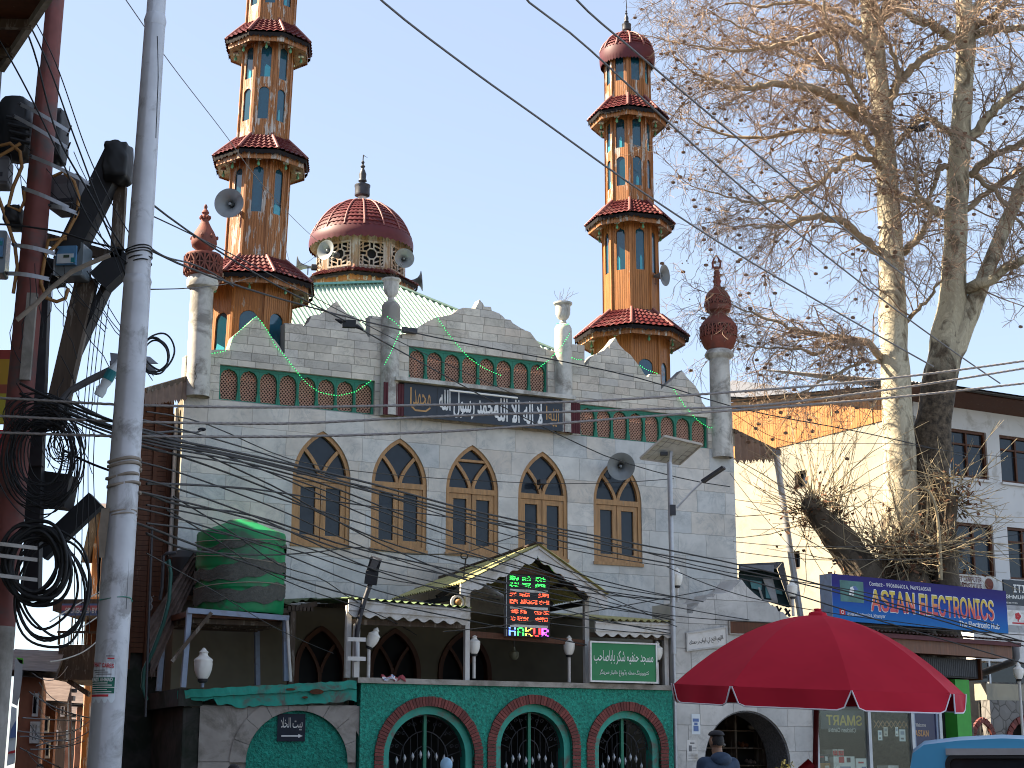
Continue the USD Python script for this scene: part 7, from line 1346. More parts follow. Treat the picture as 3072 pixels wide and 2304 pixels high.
# street lamp arm behind the silver pole with a bottle hung on it
t = rod('street_lamp', 'grey street lamp whose arm and flat head show behind the silver pole', 'street lamp', [(178, 1240), (190, 1195), (215, 1170), (270, 1140), (335, 1108)], RY - .1, .032, M_wire)
t.part('head', G().grid([[at(330, 1058, RY), at(450, 1070, RY)], [at(333, 1092, RY - .2), at(476, 1092, RY - .2)]], (0, 0, -.07)), M_roofsheet); t.part('lens', G().grid([[at(350, 1085, RY - .05), at(440, 1085, RY - .05)], [at(352, 1100, RY - .15), at(446, 1102, RY - .15)]], (0, 0, .02)), M_offwhite)
c = at(322, 1140, RY - .25); t = Thing('plastic_bottle', 'crushed clear bottle with a teal label hung by the lamp arm', 'bottle', c); d = V(.45, 0, .9) / math.hypot(.45, .9); t.part('body', G().lathe([(0, -.15), (.04, -.15), (.045, -.1), (.035, -.06), (.045, -.02), (.04, .04), (.045, .1), (.018, .16), (.018, .19), (0, .19)], c, 12, 0, d), M_pale, 40); t.part('label_band', G().lathe([(.047, .0), (.047, .09)], c, 12, 0, d), M_teal2)
# cable coils
def coil(label, cx, cy, Rp, n, Y, r, m, seed, flat=1.0, spread=.16):
    rr = random.Random(seed); t = Thing('cable_coil', label, 'cable coil', at(cx, cy, Y))
    for k in range(n):
        dx, dy, s_ = rr.gauss(0, 10), rr.gauss(0, 10), 1 + rr.uniform(-spread, spread); P = [at(cx + dx + Rp * s_ * math.cos(a) * (1 + .05 * math.sin(2 * a + k)), cy + dy + flat * Rp * s_ * math.sin(a) * (1 + .06 * math.sin(3 * a + k * 2)), Y + .05 * math.sin(a + k)) for a in np.linspace(0, 2 * PI, 40)]
        t.part('loop', G().tube(P, r, 6), m, True)
coil('heavy coil of black cable hung on the red pole, the largest of the coils', 105, 1690, 88, 9, RY - .3, .016, M_rubber, 1, 1.25)
coil('tangled coil of thin black cable above the heavy coil', 128, 1370, 92, 20, RY - .25, .006, M_rubber, 2, 1.35, .3); coil('loose trailing coil of black cable below the heavy coil', 150, 1760, 110, 5, RY - .2, .011, M_rubber, 3, 1.45, .2)
coil('small loop of dark cable hanging right of the silver pole', 462, 1062, 42, 4, PY + .2, .008, M_rubber, 4, 1.25, .08); coil('messy bundle of fine black wire by the red pole foot of the struts', 190, 1335, 38, 12, RY - .1, .004, M_rubber, 5, 1.2, .4); coil('nest of thin black wire under the crossing cables', 120, 1240, 75, 12, RY - .15, .005, M_rubber, 8, .6, .4)
for k, (y, sd) in enumerate(((1625, 0), (1660, 1), (1720, 2))):
    a, b = at(-5, y, RY - .42), at(112, y + 14, RY - .42); t = Thing('cable_tie', ['upper', 'middle', 'lower'][k] + ' pale tie holding the heavy coil to the red pole', 'tie', a); t.part('strip', G().grid([[a, b], [a - V(0, 0, .03), b - V(0, 0, .03)]], (0, .006, 0)), M_offwhite)
# orange service cables looping between the boxes
for lab, pts in (('orange cable looping from the top left junction', [(-10, 440), (30, 430), (60, 455), (66, 500), (40, 560), (25, 620), (60, 632), (75, 600), (70, 560)]), ('orange cable curving round the labelled meter box', [(158, 530), (190, 515), (222, 545), (236, 590), (232, 640), (200, 700), (165, 740), (140, 760)]), ('orange cable hooking under the blue meter', [(205, 865), (196, 895), (170, 905), (140, 895), (122, 850), (130, 800), (145, 720), (200, 715)]),
                 ('orange cable trailing down the left picture edge', [(-5, 590), (20, 660), (45, 740), (52, 800), (40, 880)]), ('orange cable bowed along the left edge under the junction', [(-5, 470), (30, 450), (62, 430)])):
    rod('service_cable', lab, 'cable', pts, RY - .05, .016, M_orange)
r_ = random.Random(31)
rod('rope_splice', 'frayed twisted cable splice strung from the struts across the red pole', 'cable', [(50, 960), (110, 910), (150, 868), (215, 815), (270, 790), (330, 765)], RY - .3, .022, M_twine)
# small wires dangling around the struts: each its own strand
for k in range(44):
    x, y = r_.uniform(20, 330), r_.uniform(350, 1350); L = r_.uniform(80, 330); pts = [(x, y)]; vx = r_.uniform(-.5, .9)
    for i in range(5): pts.append((pts[-1][0] + vx * L / 5 + r_.gauss(0, 9), pts[-1][1] + L / 5 * r_.uniform(.6, 1.2)))
    rod('loose_wire', 'thin black wire dangling among the struts and meter boxes', 'wire', pts, RY + r_.uniform(-.2, .5), .004, M_rubber, 5)
    stage.GetPrimAtPath('/World/' + ('loose_wire' if k == 0 else f'loose_wire_{k:03d}')).SetCustomDataByKey('group', 'loose wires dangling among the struts')

# ================================================================ overhead wires
def sag(pts, n=26):
    pts = np.array(pts, float); x = np.linspace(0, 1, n); t = np.linspace(0, 1, len(pts))
    from scipy.interpolate import PchipInterpolator
    d = np.r_[0, np.cumsum(np.hypot(*np.diff(pts[:, :2], axis=0).T))]; d /= d[-1]; return [tuple(float(PchipInterpolator(d, pts[:, k])(v)) for k in range(3)) for v in x]
def wire(label, pts, r, m=None, name='overhead_wire', cat='wire', strand=False):
    P = [at(x, y, Y) for x, y, Y in sag(pts, 40 if strand else 26)]; t = Thing(name, label, cat, P[0]); t.part('strand', G().tube(P, r, 7), m or M_rubber, True)
    if strand:
        for k in range(3):
            Q = []; pp = np.array(P); L = np.r_[0, np.cumsum(np.linalg.norm(np.diff(pp, axis=0), axis=1))]
            for s_ in np.linspace(0, L[-1], 420): q = np.array([np.interp(s_, L, pp[:, j]) for j in range(3)]); a = s_ * 28 + k * 2.1; Q.append(q + V(0, math.cos(a), math.sin(a)) * r * .75)
            t.part('twist', G().tube(Q, r * .45, 4, False), m, True)
wire('uppermost of the three thick steel cables crossing the mosque', [(-80, 1190, 13.35), (0, 1194, 13.35), (430, 1216, 13.4), (800, 1222, 13.8), (1228, 1216, 14.3), (1690, 1206, 14.9), (2200, 1176, 15.5), (2640, 1138, 16.), (3072, 1083, 16.5), (3160, 1070, 16.6)], .0105, M_strand, 'steel_cable', 'cable', True)
wire('middle of the three thick steel cables crossing the mosque', [(-80, 1244, 13.3), (0, 1248, 13.3), (430, 1266, 13.38), (800, 1271, 13.8), (1300, 1250, 14.3), (1900, 1229, 15.), (2195, 1221, 15.4), (2640, 1172, 16.), (3072, 1105, 16.5), (3160, 1090, 16.6)], .0105, M_strand, 'steel_cable', 'cable', True)
wire('lowest of the three thick steel cables crossing the mosque', [(-80, 1296, 13.3), (0, 1298, 13.3), (430, 1309, 13.38), (800, 1310, 13.8), (1300, 1296, 14.3), (1600, 1276, 14.6), (1929, 1250, 15.), (2195, 1231, 15.4), (2640, 1196, 16.), (3072, 1150, 16.5), (3160, 1140, 16.6)], .0105, M_strand, 'steel_cable', 'cable', True)
wire('high black wire running down from the top centre past the dome to the far right', [(1090, -50, 16), (1143, 0, 16.2), (1400, 200, 17.5), (1600, 343, 18.5), (1940, 585, 20), (2210, 760, 22), (2500, 930, 24), (2800, 1100, 26)], .013, M_wire)
wire('high black wire crossing the right tower below its upper eave', [(1540, -50, 16), (1580, 0, 16.1), (1700, 90, 17), (1987, 350, 18.5), (2200, 540, 20), (2450, 745, 22), (2770, 990, 25), (3000, 1150, 27)], .012, M_wire)
wire('high black wire crossing the right tower dome into the tree', [(1690, -50, 16), (1730, 0, 16.1), (1900, 150, 17), (2250, 445, 19), (2600, 740, 22), (2760, 860, 24)], .012, M_wire)
wire('thin wire slanting from the top left behind the silver pole to the left tower', [(350, -40, 17), (378, 0, 17.2), (500, 175, 20), (680, 410, 25), (760, 520, 30), (905, 680, 34), (980, 745, 37)], .006, M_wire)
wire('fine wire drooping from the left tower to the dome lantern', [(785, 560, 31.9), (850, 720, 34), (880, 800, 38), (960, 755, 38.5)], .005)
# black service wires from the left cluster over the marble
W_ = [('black service wire skimming the left pillar neck to the black splice', [(440, 745, 14), (500, 775, 15), (700, 853, 18), (1000, 940, 22), (1250, 1000, 26), (1900, 1130, 30), (2230, 1228, 33), (2600, 1300, 36), (2900, 1370, 40)], .011),
      ('black wire from the splice down over the black board to the fifth window', [(440, 600, 14), (560, 690, 16), (800, 840, 19), (1040, 965, 22), (1240, 1075, 25), (1450, 1190, 28), (1690, 1310, 30), (1850, 1380, 33), (2190, 1460, 36)], .010),
      ('thin wire above the splice running to the parapet middle', [(440, 640, 15), (640, 735, 18), (900, 870, 23), (1230, 1040, 28), (1560, 1190, 32)], .007),
      ('upper thick black wire fanning from the silver pole across the pointed windows', [(200, 1200, 13.6), (440, 1300, 14.5), (700, 1355, 16.5), (1060, 1437, 19.5), (1430, 1535, 23), (1800, 1610, 26), (2200, 1690, 29), (2600, 1790, 31), (3072, 1925, 33)], .013),
      ('second thick black wire of the fan across the pointed windows', [(180, 1215, 13.6), (440, 1312, 14.5), (700, 1364, 16.5), (1060, 1452, 19.5), (1430, 1548, 23), (1800, 1630, 26), (2200, 1705, 29), (2600, 1800, 31), (3072, 1938, 33)], .012),
      ('third thick black wire of the fan, sinking below the windows at right', [(180, 1225, 13.6), (440, 1322, 14.5), (700, 1369, 16.5), (1060, 1461, 19.5), (1430, 1558, 23), (1800, 1650, 26), (2200, 1730, 29), (2600, 1850, 31), (3072, 1990, 33)], .012),
      ('fourth black wire of the fan, dipping to the porch roof', [(180, 1240, 13.6), (440, 1330, 14.5), (700, 1380, 16.5), (950, 1446, 19.), (1250, 1560, 23), (1500, 1640, 26), (1800, 1740, 28), (2110, 1805, 31)], .010),
      ('fifth wire of the fan, steepest, ending on the solar lamp pole', [(190, 1250, 13.6), (440, 1345, 14.6), (760, 1402, 17.), (1130, 1530, 21.), (1400, 1625, 24), (1750, 1760, 28), (2030, 1880, 31.4)], .008),
      ('thin black wire level across the transoms of the windows', [(440, 1235, 15), (560, 1255, 17), (900, 1385, 24), (1060, 1412, 28), (1400, 1440, 32), (1700, 1451, 33.5), (2022, 1436, 34)], .007),
      ('wire from the pole foot of the fan across the window panes', [(440, 1450, 14.5), (700, 1461, 17), (1010, 1505, 20), (1300, 1545, 23), (1700, 1600, 26), (2200, 1720, 30), (2500, 1760, 32), (3000, 1880, 34)], .009),
      ('wire falling from the silver pole to the middle of the sills', [(440, 1452, 14.5), (700, 1462, 17), (900, 1515, 19), (1250, 1620, 23), (1500, 1690, 26), (1900, 1795, 30), (2250, 1860, 33)], .009),
      ('black wire crossing the top of the green tank to the porch gable', [(440, 1480, 14.4), (560, 1520, 16), (700, 1535, 18), (1050, 1640, 22), (1400, 1720, 26), (1700, 1790, 29), (2022, 1860, 31.3)], .011),
      ('wire over the green tank lid falling to the street lamp head', [(440, 1515, 14.4), (600, 1545, 16.5), (850, 1620, 20), (1100, 1700, 24), (1320, 1750, 27), (1500, 1790, 30)], .008),
      ('wire crossing the tank and sagging to the porch post', [(440, 1570, 14.3), (600, 1590, 16.5), (848, 1640, 20), (1150, 1735, 25), (1300, 1760, 28), (1500, 1800, 30.8)], .008),
      ('steep wire from the tank lid to the canopy fascia', [(520, 1490, 16), (700, 1600, 20), (850, 1700, 24), (960, 1735, 26), (1060, 1800, 29), (1200, 1860, 30.6)], .008),
      ('steep wire crossing the tank netting', [(500, 1530, 16), (650, 1620, 20), (760, 1695, 23), (900, 1760, 26), (1150, 1850, 29), (1250, 1905, 31)], .008),
      ('long black wire low over the tank to the canopy end', [(320, 1540, 13.7), (440, 1580, 14.5), (585, 1635, 17), (850, 1725, 22), (1050, 1785, 25), (1400, 1860, 29), (1760, 1935, 31)], .011),
      ('black wire looping from the tank to the knot above the porch eave', [(440, 1600, 15), (600, 1655, 19), (800, 1665, 25), (960, 1655, 28), (1060, 1642, 29), (1250, 1663, 30), (1390, 1661, 30.5)], .011),
      ('black wire rising from the knot above the porch eave to the fourth window', [(1390, 1661, 30.5), (1480, 1630, 32), (1600, 1593, 34.3)], .009),
      ('wire from the porch gable peak to the right of the gateway', [(1450, 1700, 28), (1700, 1770, 29), (2000, 1845, 31), (2250, 1865, 32), (2600, 1880, 33), (3072, 1905, 34)], .008),
      ('wire skimming the right porch fascia to the gateway crown', [(1330, 1895, 28), (1560, 1870, 29), (1800, 1830, 30), (2020, 1790, 32), (2180, 1760, 34)], .009),
      ('wire strung from the gateway crown over the blue sign', [(2000, 1700, 29), (2240, 1790, 31), (2500, 1840, 32), (2800, 1880, 32.5), (3072, 1925, 33)], .008),
      ('wire slanting over the sunlit wall to the bent shoot', [(2200, 1240, 31), (2400, 1330, 33), (2650, 1330, 34), (2900, 1360, 36), (3072, 1375, 37)], .006),
      ('wire low across the twiggy trunk base', [(2210, 1655, 30), (2500, 1680, 32), (2800, 1675, 34), (3072, 1660, 35)], .007),
      ('wire across the foot of the suckers', [(2200, 1625, 30), (2420, 1640, 32), (2700, 1640, 34), (3072, 1600, 35)], .006),
      ('wire from the window wall to the sunlit wall below the pleated eave', [(2190, 1420, 36), (2300, 1560, 36.5), (2420, 1690, 36.8)], .006),
      ('thin wire hanging from the silver pole to the low teal ledge', [(440, 1660, 14), (620, 1760, 18), (840, 1890, 24), (1000, 1960, 28)], .005)]
for lab, pts, r in W_: wire(lab, pts, r * 1.05)
EX = [('just under the transoms', 1262, 1510, 1700), ('through the middle of the panes', 1290, 1590, 1790), ('grazing the window sills', 1340, 1640, 1800), ('over the street lamp head', 1390, 1690, 1850), ('across the tank lid to the display', 1440, 1740, 1890), ('below the sills to the gateway wing', 1480, 1700, 1800), ('across the netting to the left canopy', 1530, 1800, 1905), ('over the gable peak to the right fascia', 1300, 1660, 1900)]
for k, (nm, ya, yb, yc) in enumerate(EX): wire('thin black wire fanning from the silver pole ' + nm, [(345, ya - 20, 13.3), (440, ya, 14.4), (760, ya + (yb - ya) * .36, 18), (1180, yb - 15 + 4 * (k % 3), 23), (1560, yb + (yc - yb) * .55, 27.5), (2010, yc, 31.2)], .0085 + .001 * (k % 3))
# steep wires upper left
for lab, pts, r in (('black drop wire falling from the top left corner past the red pole', [(20, -20, 12.5), (90, 120, 12.6), (170, 400, 12.8), (300, 640, 13.), (385, 850, 13.1)], .008), ('second drop wire beside it from the top left corner', [(35, -20, 12.5), (130, 160, 12.6), (230, 430, 12.8), (330, 680, 13.), (380, 760, 13.1)], .007), ('drop wire from the left edge down to the silver pole step', [(-20, 90, 12.4), (60, 230, 12.6), (180, 470, 12.8), (280, 680, 13.), (395, 800, 13.1)], .007), ('thin drop wire right of the red pole', [(60, -10, 12.4), (150, 150, 12.6), (280, 500, 12.8), (400, 720, 13.)], .005),
                   ('level wire from the left edge across the meter boxes to the silver pole', [(-20, 672, 13.4), (150, 690, 13.3), (290, 730, 13.2), (400, 755, 13.2)], .009), ('black wire from the silver pole step to the left pillar', [(440, 735, 13.2), (500, 772, 14), (570, 790, 16), (700, 860, 19)], .009), ('slack grey wire between the silver pole and the left pillar', [(450, 868, 13.4), (560, 865, 18), (660, 855, 25), (760, 830, 31.3)], .006),
                   ('wire bundle from the clutter to the silver pole, topmost strand', [(60, 1150, 13.5), (200, 1215, 13.4), (345, 1265, 13.2)], .012), ('wire bundle from the clutter to the silver pole, lower strand', [(60, 1180, 13.5), (200, 1240, 13.4), (345, 1285, 13.2)], .012), ('wire from the coils to the silver pole binding', [(190, 1350, 13.5), (260, 1385, 13.4), (330, 1412, 13.2)], .010)):
    wire(lab, pts, r)
for k, x in enumerate((228, 240, 252, 268)):
    wire(['first', 'second', 'third', 'fourth'][k] + ' thin vertical wire in the sky gap left of the silver pole', [(x + 60, 900, 13.9), (x + 30, 1150, 13.9), (x + 12, 1400, 13.8), (x - 5 + 10 * k, 1700, 13.8), (x + 8 * k, 1900, 13.8)], .004)
# black splice box on the wire
c = at(1047, 972, 22.0); t = Thing('splice_box', 'black cable splice hanging on the wires before the parapet', 'splice', c); L = Local(c, 12)
t.part('body', G(L).box(-.09, .09, -.04, .04, -.05, .05), M_rubber); t.part('end_cap', G(L).tube([(-.19, 0, .06), (-.09, 0, .02)], [.012, .035], 8), M_rubber); t.part('end_cap', G(L).tube([(.09, 0, -.02), (.2, 0, -.07)], [.035, .012], 8), M_rubber)
c = at(1393, 1668, 30.5); t = Thing('wire_knot', 'ring of black wire with a dangling end above the porch eave', 'wire', c); t.part('ring', G().tube([c + V(.065 * math.cos(a), 0, .05 * math.sin(a)) for a in np.linspace(0, 2 * PI, 18)], .014, 6), M_rubber, True); t.part('tail', G().tube([c + V(.03, 0, -.05), c + V(.01, 0, -.2), c + V(-.01, 0, -.4)], .015, 6), M_rubber)
c = at(590, 1297, 20.); t = Thing('wire_stub', 'clipped black wire end with a small clamp before the left marble', 'wire', c); t.part('strand', G().tube([at(440, 1300, 16), at(520, 1294, 18), at(590, 1297, 20), at(606, 1290, 20.2)], .012, 6), M_rubber); t.part('clamp', G().ball(at(606, 1288, 20.2), .035, 1, (1.5, .8, .7)), M_rubber)

# green fairy lights
def fairy(label, pts):
    P = np.array([MO.p(*MO.uz(x, y, w)[:1], w, MO.uz(x, y, w)[1]) for x, y, w in pts]); S = smoothpath(P, 60); t = Thing('fairy_lights', label, 'string lights', S[0]); t.part('cord', G().tube(S, .004, 4), M_jaligreen)
    L = np.r_[0, np.cumsum(np.linalg.norm(np.diff(S, axis=0), axis=1))]; g = G()
    for s_ in np.arange(0, L[-1], .055): q = np.array([np.interp(s_, L, S[:, k]) for k in range(3)]); g.ball(q + V(0, -.008, -.008), .0085, 0)
    t.part('bulbs', g, M_bulb, kind='stuff')
A_ = lambda l, w=.05: [(500 + x / 2.16, 600 + y / 2.16, w) for x, y in l]; B_ = lambda l, w=.06: [(1100 + x / 2.37, 800 + y / 2.37, w) for x, y in l]; C_ = lambda l, w=.06: [(1600 + x / 2.37, 700 + y / 2.37, w) for x, y in l]
fairy('green fairy lights along the left parapet up over its first peak', A_([(118, 1020), (200, 1000), (300, 992), (390, 975), (430, 890), (480, 840), (550, 775), (583, 752)]) )
fairy('green fairy lights falling from the first parapet peak to the left lattice', A_([(583, 752), (625, 800), (670, 870), (705, 945), (760, 1000), (820, 1080), (900, 1180), (990, 1245), (1110, 1268), (1230, 1240), (1325, 1168)], .02))
fairy('green fairy lights crossing the pillar left of centre', B_([(150, 355), (200, 390), (245, 435), (225, 490), (180, 590), (125, 700)], .30)); fairy('green fairy lights swagged over the middle lattice', B_([(500, 355), (570, 460), (640, 550), (720, 640), (810, 705), (900, 750), (960, 772)], .03))
fairy('green fairy lights rising from the middle lattice to the right urn pillar', B_([(1215, 725), (1290, 665), (1350, 605), (1400, 545), (1450, 460)], .28)); fairy('green fairy lights trailing right from the urn pillar', B_([(1350, 600), (1420, 628), (1480, 655), (1540, 662)], .20)); fairy('green fairy lights round the neck of the right urn', B_([(1352, 403), (1395, 412), (1440, 404)], .24))
fairy('green fairy lights down the third parapet peak', C_([(760, 940), (800, 965), (840, 980), (890, 997)], .03)); fairy('green fairy lights hanging under the right lattice corner', C_([(1000, 1110), (1080, 1230), (1170, 1330), (1250, 1382), (1340, 1360)], .03))

# ================================================================ lamps in front
t = Thing('solar_lamp', 'solar street lamp with a tilted panel on a pale pole before the fifth window', 'street lamp', MO.p(1.93, WW + .12, 0))
pu = MO.uz(2024, 2100, WW + .12)[0]; zt2 = MO.uz(2018, 1388, WW + .12)[1]; zm = MO.uz(2022, 1962, WW + .12)[1]
c = MO.p(pu, WW + .12, 0); t.part('pole', G().tube([c + V(0, 0, zm), c + V(0, 0, zt2)], .05, 14), M_steel, True); t.part('pole_foot', G().tube([c + V(0, 0, 0), c + V(0, 0, zm + .01)], .03, 10), M_steel, True)
yc = c[1]; corners = [at(1921, 1375, yc + .28), at(2039, 1392, yc + .28), at(2106, 1333, yc - .34), at(1994, 1308, yc - .34)]
nrm = np.cross(corners[1] - corners[0], corners[3] - corners[0]); nrm /= np.linalg.norm(nrm); nrm = nrm if nrm[2] > 0 else -nrm
t.part('panel', G().grid([[corners[0], corners[1]], [corners[3], corners[2]]], nrm * .02), plain('panel_back', (.55, .54, .5), .6)); g = G()
for a, b in ((0, 1), (1, 2), (2, 3), (3, 0)): g.beam(corners[a], corners[b], .03, .045)
t.part('panel_frame', g, M_hornpale); g = G()
for i in range(1, 6):
    f = i / 6; g.beam(corners[0] + (corners[1] - corners[0]) * f - nrm * .004, corners[3] + (corners[2] - corners[3]) * f - nrm * .004, .006, .006)
for i in range(1, 5):
    f = i / 5; g.beam(corners[0] + (corners[3] - corners[0]) * f - nrm * .004, corners[1] + (corners[2] - corners[1]) * f - nrm * .004, .006, .006)
t.part('cell_grid', g, M_roofsheet); mid = sum(corners) / 4
t.part('control_box', G().box(*[x for k in range(3) for x in (mid[k] + (-.12, -.06, -.09)[k] - (.1 if k == 0 else 0), mid[k] + (.02, .06, -.03)[k] - (.1 if k == 0 else 0))]), M_iron); t.part('bracket', G().beam(c + V(0, 0, zt2 - .12), mid - nrm * .02, .05, .05), M_steel)
al = [at(2030, 1524, yc - .1), at(2075, 1475, yc - .2), at(2112, 1440, yc - .3)]; t.part('lamp_arm', G().tube(al, .02, 8), M_steel); t.part('lamp_head', G().beam(at(2108, 1445, yc - .3), at(2172, 1402, yc - .5), .16, .05), M_iron); t.part('control_pack', G().box(c[0] - .02, c[0] + .09, c[1] - .12, c[1] - .05, zt2 - 1.05, zt2 - .85), M_iron)
t = Thing('street_lamp', 'dark LED street lamp on a bent tube clamped to the left porch post', 'street lamp', MO.p(-4.6, WW + .1, 3)); Wl = WW + .12
pl_ = [MO.p(*(lambda q: (q[0], Wl, q[1]))(MO.uz(x, y, Wl))) for x, y in ((1071, 1985), (1069, 1920), (1075, 1868), (1090, 1810), (1112, 1748))]
t.part('tube', G().tube(smoothpath(pl_, 18), .045, 10), M_iron, True); t.part('pale_sleeve', G().tube([pl_[0], pl_[0] + (pl_[1] - pl_[0]) * .95], .049, 10), M_steel); hd = [MO.p(*(lambda q: (q[0], Wl + .0, q[1]))(MO.uz(x, y, Wl))) for x, y in ((1112, 1752), (1119, 1715), (1133, 1680))]
t.part('driver_box', G().beam(hd[0] + V(0, -.02, 0), hd[1] + V(0, -.12, 0), .22, .10, (0, 1, .2)), M_iron); t.part('lamp_head', G().beam(hd[1] + V(0, -.12, 0), hd[2] + V(0, -.3, 0), .20, .06, (0, 1, .2)), M_iron); t.part('lens', G().beam(hd[1] + V(0, -.17, .03), hd[2] + V(0, -.34, -.03), .12, .03, (0, 1, .2)), M_roofsheet)
for y in (1918, 1976):
    q = MO.uz(1070, y, Wl + .05); t.part('clamp', G(MO).box(q[0] - .17, q[0] + .17, Wl + .03, Wl + .05, q[1] - .035, q[1] + .035), M_offwhite)
q = MO.uz(1068, 2018, Wl - .1); t.part('post', G(MO).box(q[0] - .05, q[0] + .05, Wl - .16, Wl - .07, 3.05, MO.uz(1068, 1870, Wl)[1]), M_offwhite)

# ================================================================ red umbrella
U0 = at(2458, 2066, 14.6); UR_ = 441 / 5139 * 14.6; top_h = .63
tilt = math.radians(3.2); roll = math.radians(2.0)
def um_(v):
    v = np.asarray(v, float); x, y, z = v[:, 0], v[:, 1], v[:, 2]
    y, z = y * math.cos(tilt) - z * math.sin(tilt) * 0.3, z * math.cos(tilt) + y * math.sin(tilt); x, z = x * math.cos(roll) + z * math.sin(roll) * .5, z * math.cos(roll) - x * math.sin(roll); return U0 + np.stack([x, y, z], 1)
class UF:
    def tf(s, v): return um_(v)
t = Thing('parasol', 'big red eight panelled parasol with white bound scallops standing on the street', 'umbrella', V(U0[0], U0[1], 0))
fr_ = np.linspace(0, 1, 13)
for i in range(8):
    a0, a1 = -PI / 2 + PI / 4 * i + .02, -PI / 2 + PI / 4 * (i + 1) + .02; P = []
    for f in fr_:
        row = []
        for s_ in np.linspace(0, 1, 11):
            p = (1 - s_) * V(math.cos(a0), math.sin(a0), 0) + s_ * V(math.cos(a1), math.sin(a1), 0); b = 4 * s_ * (1 - s_); r = f * UR_; z = top_h * (1 - f ** 1.85) - .045 * b * f ** 2 * (1.3 - f) + (.004 * math.sin(s_ * 26 + i * 3) * max(0, f - .75) * 4); row.append(p * r * (1 + .0 * b) + V(0, 0, z))
        P.append(row)
    pn = t.part('cloth_panel', G(UF()).grid(P, (0, 0, -.003)), M_red_fabric, 60)
    # hanging flap with a scalloped hem and white binding
    A, B = V(math.cos(a0), math.sin(a0), 0) * UR_, V(math.cos(a1), math.sin(a1), 0) * UR_; rows = []; hem = []
    n = 17
    for k in range(6):
        row = []
        for j in range(n):
            s_ = j / (n - 1); inset = min(1, min(s_, 1 - s_) / .085); dpt = .155 * (min(1, inset) ** .5 if inset < 1 else 1); p = A + (B - A) * s_; nn = p / np.linalg.norm(p); w_ = .014 * math.sin(s_ * 11 + i * 1.7) * k / 5; row.append(p + nn * (.004 + w_ + .012 * k / 5) + V(0, 0, -.003 - dpt * k / 5))
        rows.append(row)
    t.part('flap', G(UF()).grid(rows), M_red_fabric, True, under=pn); t.part('binding', G(UF()).tube(rows[-1], .0065, 5), M_whitebind, True, under=pn)
g = G(UF())
for i in range(8):
    a = -PI / 2 + PI / 4 * i + .02; g.tube([V(math.cos(a) * UR_ * f, math.sin(a) * UR_ * f, top_h * (1 - f ** 1.85) - .014) for f in np.linspace(.03, 1.005, 8)], .006, 5)
t.part('ribs', g, M_steel); t.part('crown_cap', G(UF()).lathe([(.09, top_h - .02), (.075, top_h + .02), (.03, top_h + .035), (.035, top_h + .055), (0, top_h + .06)], (0, 0, 0), 14), M_red_fabric, 40)
pb = V(at(2416, 2304, 14.6)[0], 14.62, 0); t.part('pole', G().tube([pb, um_([(0, 0, top_h - .05)])[0]], .024, 12), plain('red_pole_paint', (.20, .012, .016), .5), True); t.part('tilt_joint', G().tube([pb + V(-.06, 0, 1.45), pb + V(.06, 0, 1.55)], .05, 10), plain('red_plastic', (.4, .01, .02), .4), True)
t.part('base', G().lathe([(.28, 0), (.28, .08), (.06, .12), (.05, .4), (0, .4)], pb, 20), M_iron, 40)

